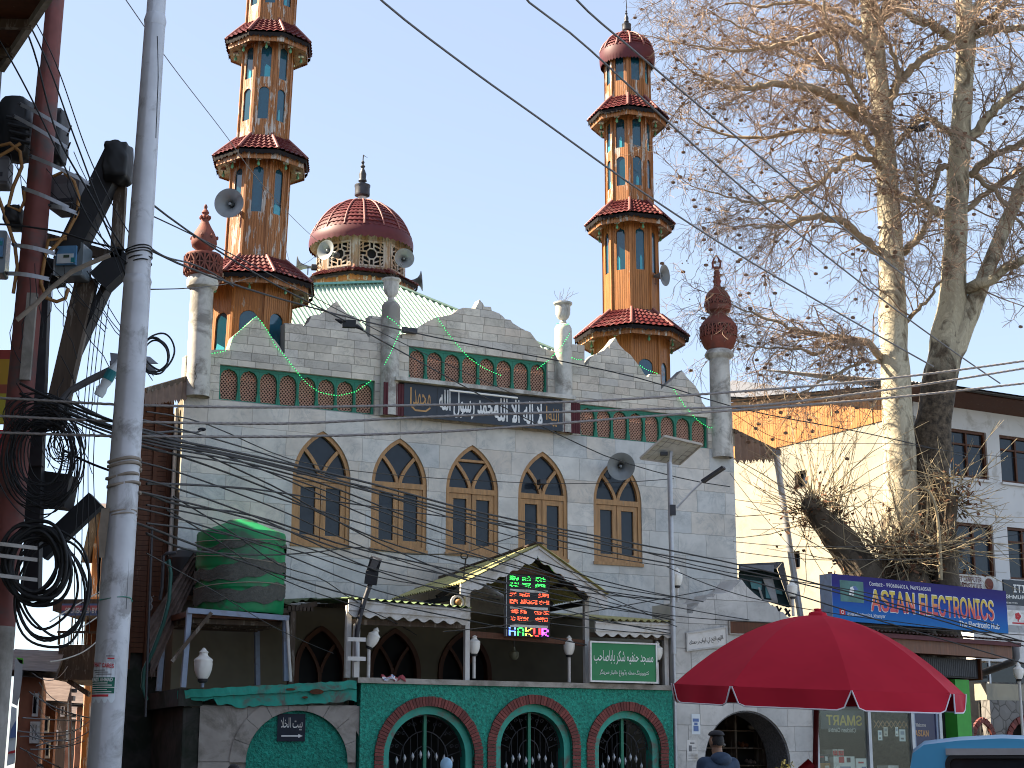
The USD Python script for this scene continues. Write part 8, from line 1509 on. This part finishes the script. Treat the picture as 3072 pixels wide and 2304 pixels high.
# ================================================================ people
from manifold3d import Manifold
def body(joints, bones, refine=.035, it=8):
    m = None
    for a, b in bones:
        h = Manifold.hull_points(np.vstack([np.array(trimesh.creation.icosphere(2, joints[k][1]).vertices) * (np.array(joints[k][2]) if len(joints[k]) > 2 else 1) + np.array(joints[k][0]) for k in (a, b)])); m = h if m is None else m + h
    m = m.refine_to_length(refine); mm = m.to_mesh(); tm = trimesh.Trimesh(mm.vert_properties[:, :3], mm.tri_verts, process=True); trimesh.smoothing.filter_taubin(tm, iterations=it); return tm
def person(label, loc, yaw, H, top_m, leg_m, hair_m, skin_m, extra=None, shopcap=False, hood=False):
    s_ = H / 1.78; t = Thing('person', label, 'person', loc); L = Local(loc, yaw); k = lambda *a: tuple(x * s_ for x in a)
    J = {'pel': (k(0, 0, .95), .135 * s_, (1.15, .85, 1)), 'wst': (k(0, 0, 1.12), .135 * s_, (1.1, .8, 1)), 'chs': (k(0, .01, 1.33), .15 * s_, (1.2, .8, 1)), 'nek': (k(0, .01, 1.49), .062 * s_), 'hdb': (k(0, -.005, 1.58), .062 * s_)}
    for s, sg in (('l', -1), ('r', 1)):
        J |= {s + 'sh': (k(sg * .185, .01, 1.41), .072 * s_), s + 'el': (k(sg * .245, .02, 1.14), .05 * s_), s + 'wr': (k(sg * .235, -.08, .92), .036 * s_), s + 'hip': (k(sg * .09, 0, .90), .10 * s_), s + 'kn': (k(sg * .105, -.01, .50), .066 * s_), s + 'an': (k(sg * .11, .01, .10), .046 * s_), s + 'toe': (k(sg * .125, -.15, .035), .036 * s_), s + 'hl': (k(sg * .11, .04, .05), .045 * s_)}
    up = [('pel', 'wst'), ('wst', 'chs'), ('chs', 'nek')] + [x for s in 'lr' for x in ((s + 'sh', 'chs'), (s + 'sh', s + 'el'), (s + 'el', s + 'wr'))]
    lo = [x for s in 'lr' for x in (('pel', s + 'hip'), (s + 'hip', s + 'kn'), (s + 'kn', s + 'an'), (s + 'hl', s + 'toe'), (s + 'an', s + 'hl'))]
    hd = trimesh.creation.icosphere(3, 1.0); v = np.array(hd.vertices); v = v * np.array([.076, .098, .118]) * s_; jaw = np.clip(-(v[:, 2] / (.118 * s_)), 0, 1); v[:, 0] *= 1 - .28 * jaw ** 1.5; v[:, 1] = v[:, 1] * (1 - .16 * jaw) - .008 * s_ * jaw
    nose = np.exp(-((v[:, 0] / (.016 * s_)) ** 2 + ((v[:, 2] + .012 * s_) / (.026 * s_)) ** 2)) * (v[:, 1] < 0); v[:, 1] -= nose * .02 * s_; v += np.array(k(0, -.015, 1.675))
    full = body(J, up + lo + [('nek', 'hdb')])
    bdy = t.part('body', G(L).tm(full).add(v, hd.faces), skin_m, True)
    infl = lambda bones, d: body({a: (b[0], b[1] + d, *b[2:]) for a, b in J.items()}, bones)
    t.part('jacket', G(L).tm(infl(up[:2] + [('chs', 'chs')] + up[3:], .022 * s_)), top_m, True); t.part('trousers', G(L).tm(infl([b for b in lo if 'toe' not in b[1] and 'hl' not in b[1]], .016 * s_)), leg_m, True)
    g = G(L)
    for sg in (-1, 1): g.tm(trimesh.Trimesh(*(lambda m: (m.vertices, m.faces))(body({'a': (k(sg * .11, .05, .05), .05 * s_), 'b': (k(sg * .13, -.16, .04), .042 * s_)}, [('a', 'b')], .03))))
    t.part('shoes', g, M_rubber, True)
    g = G(L)
    for sg in (-1, 1):
        w = np.array(k(sg * .235, -.095, .88)); g.ball(w, .038 * s_, 2, (.6, .9, 1.2))
        for q in range(4): g.tube([w + V(0, (-.028 + .018 * q), -.03) * s_, w + V(-sg * .004, (-.034 + .018 * q), -.075) * s_, w + V(-sg * .018, (-.034 + .018 * q), -.11 + .006 * abs(q - 1)) * s_], [.010 * s_, .009 * s_, .007 * s_], 7)
        g.tube([w + V(0, -.03, .0) * s_, w + V(-sg * .01, -.06, -.03) * s_, w + V(-sg * .015, -.065, -.06) * s_], [.011 * s_, .010 * s_, .008 * s_], 7)
    t.part('hands', g, skin_m, True)
    for sg in (-1, 1): t.part('ear', G(L).ball(k(sg * .076, .005, 1.665), .026 * s_, 1, (.4, .8, 1.25)), skin_m, True, under=bdy)
    hv = np.array(hd.vertices); hv = hv * np.array([.082, .104, .122]) * s_; keep = (hv[:, 2] > .055 * s_) | ((hv[:, 1] > .018 * s_) & (hv[:, 2] > -.05 * s_)); fk = keep[hd.faces].all(1); t.part('hair', G(L).add(hv + np.array(k(0, -.010, 1.678)), hd.faces[fk]), hair_m, True)
    if hood: t.part('hood', G(L).add(np.array(trimesh.creation.icosphere(3).vertices) * np.array([.135, .105, .085]) * s_ + np.array(k(0, .075, 1.475)), trimesh.creation.icosphere(3).faces), top_m, True)
    if extra: extra(t, L, s_)
    return t
M_skin = plain('skin', (.30, .165, .10), .6, var=.08, scale=12.); M_hair = plain('black_hair', (.018, .015, .014), .7, var=.4, scale=40., bump=.3); M_hoodie = plain('navy_hoodie', (.035, .055, .09), .9, var=.2, scale=10., bump=.2); M_trouser = plain('dark_trousers', (.03, .03, .035), .9)
pp = at(2150, 2190, 20.); ph = pp[2] - .03
M_capm = plain('dark_cap', (.03, .027, .028), .85)
person('man in a navy hooded top and dark flat cap seen from behind before the gateway', V(pp[0] - .0, 20., .14), 205, (pp[2] - .14) * 1.78 / 1.81, M_hoodie, M_trouser, M_hair, M_skin,
       lambda t, L, s_: (t.part('cap', G(L).add((lambda v: np.stack([v[:, 0] * .089, v[:, 1] * .112, np.where(v[:, 2] > 0, v[:, 2] * .058, v[:, 2] * .014)], 1) * s_ + np.array((0, -.012, 1.752)) * s_)(np.array(trimesh.creation.icosphere(3).vertices)), trimesh.creation.icosphere(3).faces), M_capm, True), t.part('back_print', G(L).box(-.02 * s_, .12 * s_, .150 * s_, .176 * s_, 1.18 * s_, 1.26 * s_), M_terra)), hood=True)
pv = Thing('pavement', 'raised concrete pavement in front of the gateway', None, (3, 22, 0), kind='structure'); pv.part('slab', G().box(-2.5, 12, 18.6, 27, 0, .14), M_paving)
p = at(702, 2288, 15.); person('person whose black hair just shows at the bottom edge before the blind arch', V(p[0], 15., 0), 190, p[2] / 1.81 * 1.78, M_hoodie, M_trouser, M_hair, M_skin)
p = at(121, 2289, 30.); person('person with black hair far down the alley at the bottom left', V(p[0], 30., 0), 0, p[2] / 1.81 * 1.78, M_trouser, M_trouser, M_hair, M_skin)

# ================================================================ three wheeler taxi at the right
ry = 13.2; a = at(2752, 2212, ry); rz = a[2]
AL = Local(V(a[0] + .93, ry + .9, 0), -17); t = Thing('auto_rickshaw', 'three wheeled taxi with a sky blue hood and dark rear window at the lower right', 'auto rickshaw', V(a[0] + .68, ry + 1.1, 0))
M_hoodblue = plain('sky_blue_hood', (.08, .40, .66), .32, var=.08, scale=2., spec=.5); M_hoodtop = plain('faded_blue_hood_top', (.34, .54, .70), .3, var=.1, scale=2.)  # paler hood top holds the sunlit look in its colour; mirror back shares it
W2 = .70; H = rz
def hoodsec(y, h, inset=0): return [(x, y, z) for x, z in ((-W2 + inset, .75), (-W2 + inset - .0, h - .22), (-W2 + .03 + inset, h - .09), (-W2 + .12 + inset, h - .025), (-W2 * .45, h + .005), (0, h + .02), (W2 * .45, h + .005), (W2 - .12 - inset, h - .025), (W2 - .03 - inset, h - .09), (W2 - inset, h - .22), (W2 - inset, .75))]
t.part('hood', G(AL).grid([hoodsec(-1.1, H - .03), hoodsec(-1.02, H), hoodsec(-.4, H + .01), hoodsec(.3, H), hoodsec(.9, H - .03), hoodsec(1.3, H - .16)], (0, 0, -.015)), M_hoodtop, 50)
back = Polygon([(x, z) for x, y, z in hoodsec(0, H - .03)]).buffer(0); win_ = sbox(-.40, H - .55, .50, H - .155).buffer(-.05).buffer(.05)
t.part('rear_curtain', G(AL).ext(back.difference(win_), -1.10, -1.085), M_hoodblue); t.part('rear_window', G(AL).ext(win_.buffer(.012), -1.097, -1.09), M_glassdark); t.part('window_frame', G(AL).ext(ring(win_.buffer(.03), .035), -1.125, -1.10), M_black)
t.part('silver_beading', G(AL).box(-.42, .70, -1.13, -1.1, H - .135, H - .085), M_steel)
t.part('red_disc', G(AL).ext(Point(-.5, H - .50).buffer(.17), -1.115, -1.101), M_pred); t.part('body_tub', G(AL).ext(Polygon([(-W2, .32), (-W2, .76), (W2, .76), (W2, .32), (W2 - .1, .25), (-W2 + .1, .25)]), -1.08, 1.25), M_jaligreen); t.part('nose', G(AL).lathe([(.42, .3), (.42, .9), (.3, 1.02), (0, 1.05)], (0, 1.2, 0), 20), M_jaligreen, 40)
t.part('windscreen', G(AL).box(-.58, .58, 1.26, 1.27, .95, H - .2), M_pane); t.part('bumper', G(AL).tube([(-.62, -1.15, .34), (.62, -1.15, .34)], .03, 8), M_steel)
for x, y in ((-.58, -.72), (.58, -.72), (0, 1.45)):
    w = t.part('wheel', G(AL).lathe([(.10, -.05), (.19, -.055), (.21, -.03), (.21, .03), (.19, .055), (.10, .05)], (x, y, .21), 22, 0, (1, 0, 0)), M_rubber, 40); t.part('rim', G(AL).lathe([(0, -.03), (.10, -.04), (.10, .04), (0, .03)], (x, y, .21), 16, 0, (1, 0, 0)), M_steel, under=w)
for x in (-.5, .55): t.part('tail_light', G(AL).box(x - .06, x + .06, -1.12, -1.085, .5, .6), M_pred)
# scooter whose mirror shows at the bottom edge
p = at(1339, 2290, 12.5); c = V(p[0] - .25, 12.5, 0); L = Local(c, 0); t = Thing('scooter', 'parked scooter whose pale blue mirror back peeps over the bottom edge', 'scooter', c); zs3 = p[2]
t.part('mirror', G().add(p + np.array(trimesh.creation.icosphere(2).vertices) * V(.045, .02, .055) + V(0, 0, -.012), trimesh.creation.icosphere(2).faces), M_hoodtop, True); t.part('mirror_stem', G().tube([p - V(0, 0, .05), p - V(.03, 0, .3), c + V(.12, 0, 1.05)], .009, 6), M_iron); t.part('handlebar', G(L).tube([(-.33, 0, 1.02), (-.1, 0, 1.05), (.1, 0, 1.05), (.33, 0, 1.02)], .018, 8), M_iron); t.part('front_shield', G(L).ext(Polygon([(-.2, .45), (-.22, .8), (-.1, 1.02), (.1, 1.02), (.22, .8), (.2, .45)]), -.05, .0), M_hoodblue); t.part('seat', G(L).box(-.14, .14, .45, 1.1, .72, .82), M_rubber); t.part('rear_body', G(L).box(-.16, .16, .4, 1.15, .38, .71), M_hoodblue); t.part('footboard', G(L).box(-.15, .15, .0, .4, .28, .33), M_iron)
for y in (-.2, .98):
    w = t.part('wheel', G(L).lathe([(.13, -.045), (.2, -.05), (.225, 0), (.2, .05), (.13, .045)], (0, y, .225), 20, 0, (1, 0, 0)), M_rubber, 40); t.part('rim', G(L).lathe([(0, -.02), (.13, -.03), (.13, .03), (0, .02)], (0, y, .225), 14, 0, (1, 0, 0)), M_steel, under=w)
# shrub at the foot of the umbrella, yellow green
c = at(2365, 2300, 24.); c = V(c[0], c[1], .14); t = Thing('potted_bush', 'yellow green bush beside the gateway below the parasol pole', 'shrub', c); r = random.Random(3); g = G()
for k in range(900):
    d = V(r.gauss(0, 1), r.gauss(0, 1), r.gauss(0, 1)); d /= np.linalg.norm(d); q = c + V(0, 0, 1.08) + d * V(.26, .26, .36) * r.uniform(.5, 1.05); a = V(r.gauss(0, 1), r.gauss(0, 1), r.gauss(0, 1)) * .028; b = V(r.gauss(0, 1), r.gauss(0, 1), r.gauss(0, 1)) * .02; g.add([q, q + a, q + a + b, q + b], [(0, 1, 2, 3)])
t.part('leaves', g, plain('yellow_green_leaf', (.13, .12, .02), .7, var=.4, scale=8., island=.3), kind='stuff'); t.part('stem', G().tube([c, c + V(0, 0, 1.0)], .03, 6), M_limb); t.part('pot', G().lathe([(.14, 0), (.2, .3), (.21, .32), (.17, .32), (0, .3)], c, 18), M_terra, 40)

# ================================================================ near house at the top left corner
hc = at(22, 0, 13.5); NF = Frame(V(hc[0], 13.5, 0), 0); t = Thing('corner_house', 'grey plastered house with a deep boarded eave at the top left corner', 'house', NF.o)
t.part('front_wall', G(NF).add([V(x + d * -.55, -d, z) for x in (-6, 0) for d in (0, 6.5) for z in (0, 8.2)], [(0, 1, 3, 2), (4, 6, 7, 5), (0, 4, 5, 1), (2, 3, 7, 6), (0, 2, 6, 4), (1, 5, 7, 3)]), plain('grey_plaster', (.25, .245, .235), .9, var=.15, scale=3., bump=.2))
e0, e1 = at(134, 0, 12.), at(21, 171, 12.97); dv = (e1 - e0); E0 = e0 - dv * 2.4; E1 = e1 + dv * .15
t.part('eave_soffit', G().grid([[E0, E0 - V(1.4, 0, -.05)], [E1, E1 - V(.9, 0, -.05)]], (0, 0, .03)), M_brown); t.part('eave_board', G().beam(E0, E1, .05, .13), M_oldstone); t.part('roof', G().grid([[E0 + V(.08, 0, .1), E0 - V(3.4, -1, -2.4)], [E1 + V(.08, 0, .1), E1 - V(3.4, -1, -2.2)]], (0, 0, .05)), M_roofsheet)
r = random.Random(6); g = G()
for k in range(7): f = k / 7 + .05; p, q = E0 + (E1 - E0) * f, E0 - V(1.3, 0, -.02) + (E1 - E0) * f; g.beam(p - V(0, 0, .05), q - V(0, 0, .05), .05, .07)
t.part('eave_rafter', g, M_grey_timber)
# small shop board slivers on the left edge
single('edge_board', 'yellow and red sign board cut by the left picture edge behind the red pole', 'sign', G().box(at(-60, 1100, 15)[0], at(34, 1100, 15)[0], 15, 15.05, at(0, 1270, 15)[2], at(0, 1050, 15)[2]), mat('edge_print', {'geo': ('geometry', {}), 's': ('separate_xyz', {}), 'm': ('map_range', {'from_min': at(0, 1400, 15)[2], 'from_max': at(0, 1050, 15)[2]}), 'r': ('rgb_ramp', {'ramp': [(0, (.4, .03, .05)), (.36, (.42, .33, .03)), (.60, (.42, .33, .03)), (.62, (.28, .06, .03)), (.70, (.45, .24, .02)), (.92, (.3, .04, .03))], 'interpolate': False}), 'p': ('principled_bsdf', {'roughness': .5})}, [('geo.position', 's.vector'), ('s.z', 'm.value'), ('m.result', 'r.fac'), ('r.color', 'p.base_color')]))
single('edge_board', 'red and yellow sign board lower on the left picture edge', 'sign', G().box(at(-60, 1400, 15.3)[0], at(8, 1400, 15.3)[0], 15.3, 15.34, at(0, 1480, 15.3)[2], at(0, 1290, 15.3)[2]), M_pred)
t = Thing('torn_poster', 'torn green and silver plastic sheet tied to the foot of the red pole', 'poster', at(50, 2050, 13.4)); q = lambda x, y: at(x, y, 13.35); t.part('sheet', G().grid([[q(45, 1975), q(68, 1980)], [q(42, 2030), q(66, 2035)], [q(38, 2085), q(60, 2080)], [q(36, 2110), q(52, 2118)]], (0, .004, 0)), M_steel); t.part('green_edge', G().grid([[q(48, 1972), q(69, 1975)], [q(60, 1990), q(70, 1992)]], (0, .003, 0)), plain('leaf_green_plastic', (.08, .4, .03), .5))
t = Thing('wall_banner', 'blue and white printed cloth hung at the bottom left edge', 'banner', q(30, 2200)); t.part('sheet', G().grid([[q(34, 2118), q(50, 2125)], [q(28, 2200), q(48, 2205)], [q(20, 2298), q(44, 2290)]], (0, .004, 0)), M_pale); t.part('print_block', G().grid([[at(32, 2190, 13.33), at(48, 2160, 13.33)], [at(29, 2215, 13.33), at(47, 2212, 13.33)]], (0, .003, 0)), M_pblue); t.part('print_block', G().grid([[at(25, 2255, 13.33), at(46, 2250, 13.33)], [at(24, 2262, 13.33), at(46, 2258, 13.33)]], (0, .003, 0)), M_pred)

# ================================================================ houses down the alley
def alley_house(label, x0, x1, yt, Y, dep, wall_m, wins_, roofover=.35, roof_m=None):
    a, b = at(x0, yt, Y), at(x1, yt, Y); t = Thing('alley_house', label, 'house', V((a[0] + b[0]) / 2, Y, 0)); h = a[2]
    sk = -.26 * dep; t.part('wall', G().add([V(x + (sk if d else 0), Y + d, z) for x in (a[0], b[0]) for d in (0, dep) for z in (0, h)], [(0, 1, 3, 2), (4, 6, 7, 5), (0, 4, 5, 1), (2, 3, 7, 6), (0, 2, 6, 4), (1, 5, 7, 3)]), wall_m)
    t.part('roof', G().grid([[V(a[0] - roofover, Y - roofover, h), V(b[0] + roofover, Y - roofover, h - .05)], [V(a[0] - roofover + sk, Y + dep, h + .8), V(b[0] + roofover + sk, Y + dep, h + .75)]], (0, 0, .12)), roof_m or M_rust)
    for (wx0, wy0, wx1, wy1) in wins_:
        p, q = at(wx0, wy1, Y), at(wx1, wy0, Y); w = t.part('window', G().box(p[0], q[0], Y - .06, Y - .002, p[2], q[2]), M_offwhite); mx = (p[0] + q[0]) / 2
        for u0, u1 in ((p[0] + .06, mx - .03), (mx + .03, q[0] - .06)): t.part('pane', G().box(u0, u1, Y - .075, Y - .062, p[2] + .06, q[2] - .06), M_glassdark, under=w)
    return t
M_alleybrick = plain('alley_brick', (.26, .105, .06), .85, var=.3, scale=3., bump=.2)
alley_house('brick house with white windows low in the alley beside the red pole', 62, 128, 2030, 31, 6, M_alleybrick, [(98, 2080, 118, 2150), (90, 2165, 122, 2230)])
alley_house('narrow brown house in the alley with a jutting roof', 128, 168, 2115, 40, 6, M_brown, [(132, 2150, 150, 2200), (136, 2225, 152, 2275)]); alley_house('far brick house at the end of the alley', 165, 215, 2150, 70, 8, M_alleybrick, [(172, 2190, 186, 2225), (195, 2190, 208, 2225), (180, 2250, 195, 2285)])
alley_house('far dark timber house closing the alley beside the silver pole', 214, 300, 2165, 85, 8, M_grey_timber, [(225, 2200, 240, 2240), (255, 2210, 268, 2245)]); 
alley_house('dark timber house with a rusty roof midway down the alley', 150, 205, 2075, 52, 5, M_grey_timber, [(160, 2110, 172, 2150), (182, 2115, 196, 2150), (162, 2190, 176, 2240)]); alley_house('narrow brick house beyond the dark balcony', 232, 290, 2120, 58, 5, M_alleybrick, [(240, 2150, 252, 2195), (262, 2155, 276, 2195)])
t = alley_house('orange lit timber house with a deep eave behind the silver pole', 285, 470, 1540, 46, 4, M_clad, [(292, 1640, 306, 1790), (330, 1640, 350, 1790)], 0.3); 
g = G(); a = at(246, 1690, 45); b = at(330, 1540, 45); 
t.part('eave_soffit', G().grid([[at(242, 1688, 45.), at(288, 1690, 47.)], [at(272, 1545, 45.), at(330, 1540, 47.)]], (0, .1, .1)), M_grey_timber)
bh = Thing('balcony_house', 'dark timber balcony jutting over the alley left of the silver pole', 'balcony', at(230, 1900, 36)); BY = 36.; bx = lambda x, y: at(x, y, BY)
def bb(nm, x0, y0, x1, y1, d0, d1, m): p, q = bx(x0, y1), bx(x1, y0); bh.part(nm, G().box(p[0], q[0], BY + d0, BY + d1, p[2], q[2]), m)
bb('floor_beam', 166, 2010, 340, 2040, -.1, 2.5, M_grey_timber); bb('roof_slab', 165, 1800, 345, 1835, -.2, 2.5, M_grey_timber); bb('back_wall', 178, 1836, 340, 2009, 2.0, 2.2, M_brown); bb('lower_boarding', 172, 1935, 345, 2009, 0, .06, M_grey_timber)
for k, x in enumerate((172, 210, 250, 290, 330)): bb('post', x, 1836, x + 7, 1934, 0, .1, M_grey_timber)
for k in range(12): bb('baluster', 176 + k * 13.5, 1900, 180 + k * 13.5, 1934, .02, .06, M_grey_timber)
bb('hand_rail', 172, 1893, 345, 1899, -.02, .1, M_grey_timber); bh.part('brace', G().beam(bx(205, 2042), bx(270, 2085), .08, .1), M_grey_timber)
a, b = bx(197, 1815), bx(345, 1850); t = Thing('sponsor_board', 'blue and pink board of small lettering on the dark balcony roof', 'sign', a); t.part('panel', G().box(a[0], b[0], BY - .3, BY - .25, b[2], a[2]), M_pblue); t.part('pink_band', G().box(a[0], b[0], BY - .305, BY - .301, (a[2] + b[2]) / 2 - .02, a[2] - .04), plain('pink_print', (.42, .12, .14), .5)); mm = meshkit.text_mesh('SPONSORED BY: JAMI', .12, .004, True); v = np.array(mm.vertices); v[:, 0] -= v[:, 0].min(); t.part('lettering', G().add(np.stack([a[0] + .08 + v[:, 0] / v[:, 0].max() * (b[0] - a[0] - .12), BY - .306 - v[:, 2], b[2] + .05 + v[:, 1] * .9], 1), mm.faces), M_pale)
cage = Thing('cage_balcony', 'iron caged balcony with a patterned grille right of the silver pole', 'balcony', at(440, 1900, 31.5)); g = G(); cy = 31.3
for x in np.linspace(392, 458, 9): g.tube([at(x, 1832, cy), at(x, 2010, cy)], .012, 4)
for y in np.linspace(1850, 2010, 12): g.tube([at(390, y, cy), at(460, y, cy)], .01, 4)
cage.part('mesh_grille', g, M_iron); g = G()
for k in range(7):
    for s_ in (-1, 1): g.tube([at(398 + k * 9 + s_ * 4 * math.sin(a), 1790 + a * 6.5, cy - .05) for a in np.linspace(0, 6.3, 10)], .012, 4)
cage.part('scroll_grille', g, M_offwhite); cage.part('top_rail', G().beam(at(388, 1786, cy), at(462, 1792, cy), .06, .06), M_offwhite); cage.part('floor', G().box(at(388, 2012, cy)[0], at(470, 2012, cy)[0], cy, cy + 1.5, at(400, 2030, cy)[2], at(400, 2012, cy)[2]), M_grey_timber); cage.part('dark_back', G().box(at(388, 2012, cy)[0], at(470, 2012, cy)[0], cy + 1.2, cy + 1.3, 0, at(400, 1832, cy)[2]), M_soot)
# wires and a lamp in the alley
t = Thing('alley_pole', 'thin dark pole with a box lamp in the middle of the alley', 'pole', at(210, 2300, 50)); t.part('shaft', G().tube([at(212, 2420, 50), at(208, 2030, 50)], .06, 8), M_iron); t.part('lamp_box', G().box(at(200, 2100, 49.8)[0], at(222, 2100, 49.8)[0], 49.7, 49.95, at(0, 2102, 49.8)[2], at(0, 2088, 49.8)[2]), M_iron)
r = random.Random(17)
for k in range(14):
    x0, y0 = r.uniform(55, 120), r.uniform(1990, 2260); x1, y1 = r.uniform(200, 300), y0 + r.uniform(-90, 90); m_ = ((x0 + x1) / 2, (y0 + y1) / 2 + r.uniform(-5, 45))
    P = [at(x, y, Y) for x, y, Y in sag([(x0, y0, 24), (*m_, 30), (x1, y1, 34)], 12)]; single('alley_wire', 'thin tangled wire strung across the alley', 'wire', G().tube(P, r.uniform(.005, .012), 4), M_wire, P[0], True, group='tangled wires strung across the alley')
for k in range(3):
    wire(['upper', 'middle', 'lower'][k] + ' pale wire swung before the dark balcony', [(150, 1985 - 60 * k, 24), (230, 1965 - 75 * k, 26), (300, 1915 - 70 * k, 28)], .010, M_hornpale)
# unseen houses left of the picture, placed and sized to shade the street
t = Thing('tall_house', 'unseen tall brick house across the alley, sized to shade the street', 'house', (-14, 25, 0)); al = V(-.446, .895, 0); o = V(-7.6, 19., 0); nrm = V(-.895, -.446, 0)
def prismwall(nm, z0, z1, s0, s1, t0, t1, m):
    v = [o + al * s + nrm * q + V(0, 0, z) for s in (s0, s1) for q in (t0, t1) for z in (z0, z1)]; t.part(nm, G().add(v, [(0, 1, 3, 2), (4, 6, 7, 5), (0, 4, 5, 1), (2, 3, 7, 6), (0, 2, 6, 4), (1, 5, 7, 3)]), m)
prismwall('wall', 0, 13.0, -5.6, 22, 0, 8, M_alleybrick); prismwall('roof', 13.05, 13.4, -5.8, 22.6, -.3, 8.6, M_roofsheet)
for k in range(4):
    for j in range(4): prismwall('window', 1.5 + j * 3, 3.1 + j * 3, 1.5 + k * 3.6, 2.9 + k * 3.6, -.05, -.002, M_glassdark)
t = Thing('side_house', 'unseen plastered house added left of the view to shade the poles', 'house', (-8, 9, 0)); t.part('wall', G().box(-13, -5.2, 5.5, 12.9, 0, 9.7), M_houseplaster); t.part('roof', G().box(-13.2, -5.0, 5.3, 13., 9.71, 9.95), M_roofsheet)  # added out of view to keep direct sun off the poles
for i in range(2):
    for z in (1.5, 4.5, 7.2): t.part('window', G().box(-5.19, -5.14, 6.5 + 3 * i, 7.9 + 3 * i, z, z + 1.5), M_glassdark)
# houses on the near side of the street, behind the viewer
for k, (x0, x1, h, m) in enumerate(((-26, -9.5, 9.5, M_housewhite), (-9, 3, 11.5, M_alleybrick), (3.5, 14, 8.5, M_houseplaster), (14.5, 30, 10.5, M_oldstone))):
    t = Thing('street_house', ['white house behind the viewer, far left', 'brick house right behind the viewer', 'cream house behind the viewer on the right', 'stone house behind the viewer, far right'][k], 'house', V((x0 + x1) / 2, -12, 0)); t.part('wall', G().box(x0, x1, -20, -12, 0, h), m); t.part('roof', G().box(x0 - .2, x1 + .2, -20.4, -11.3, h + .01, h + .35), M_roofsheet)
    for i in range(int((x1 - x0) / 3)):
        for z in (1.2, 4.2, 7.0):
            if z + 1.6 < h: t.part('window', G().box(x0 + 1 + i * 3, x0 + 2.3 + i * 3, -11.99, -11.94, z, z + 1.5), M_glassdark)
print('prims', len(list(stage.Traverse())))
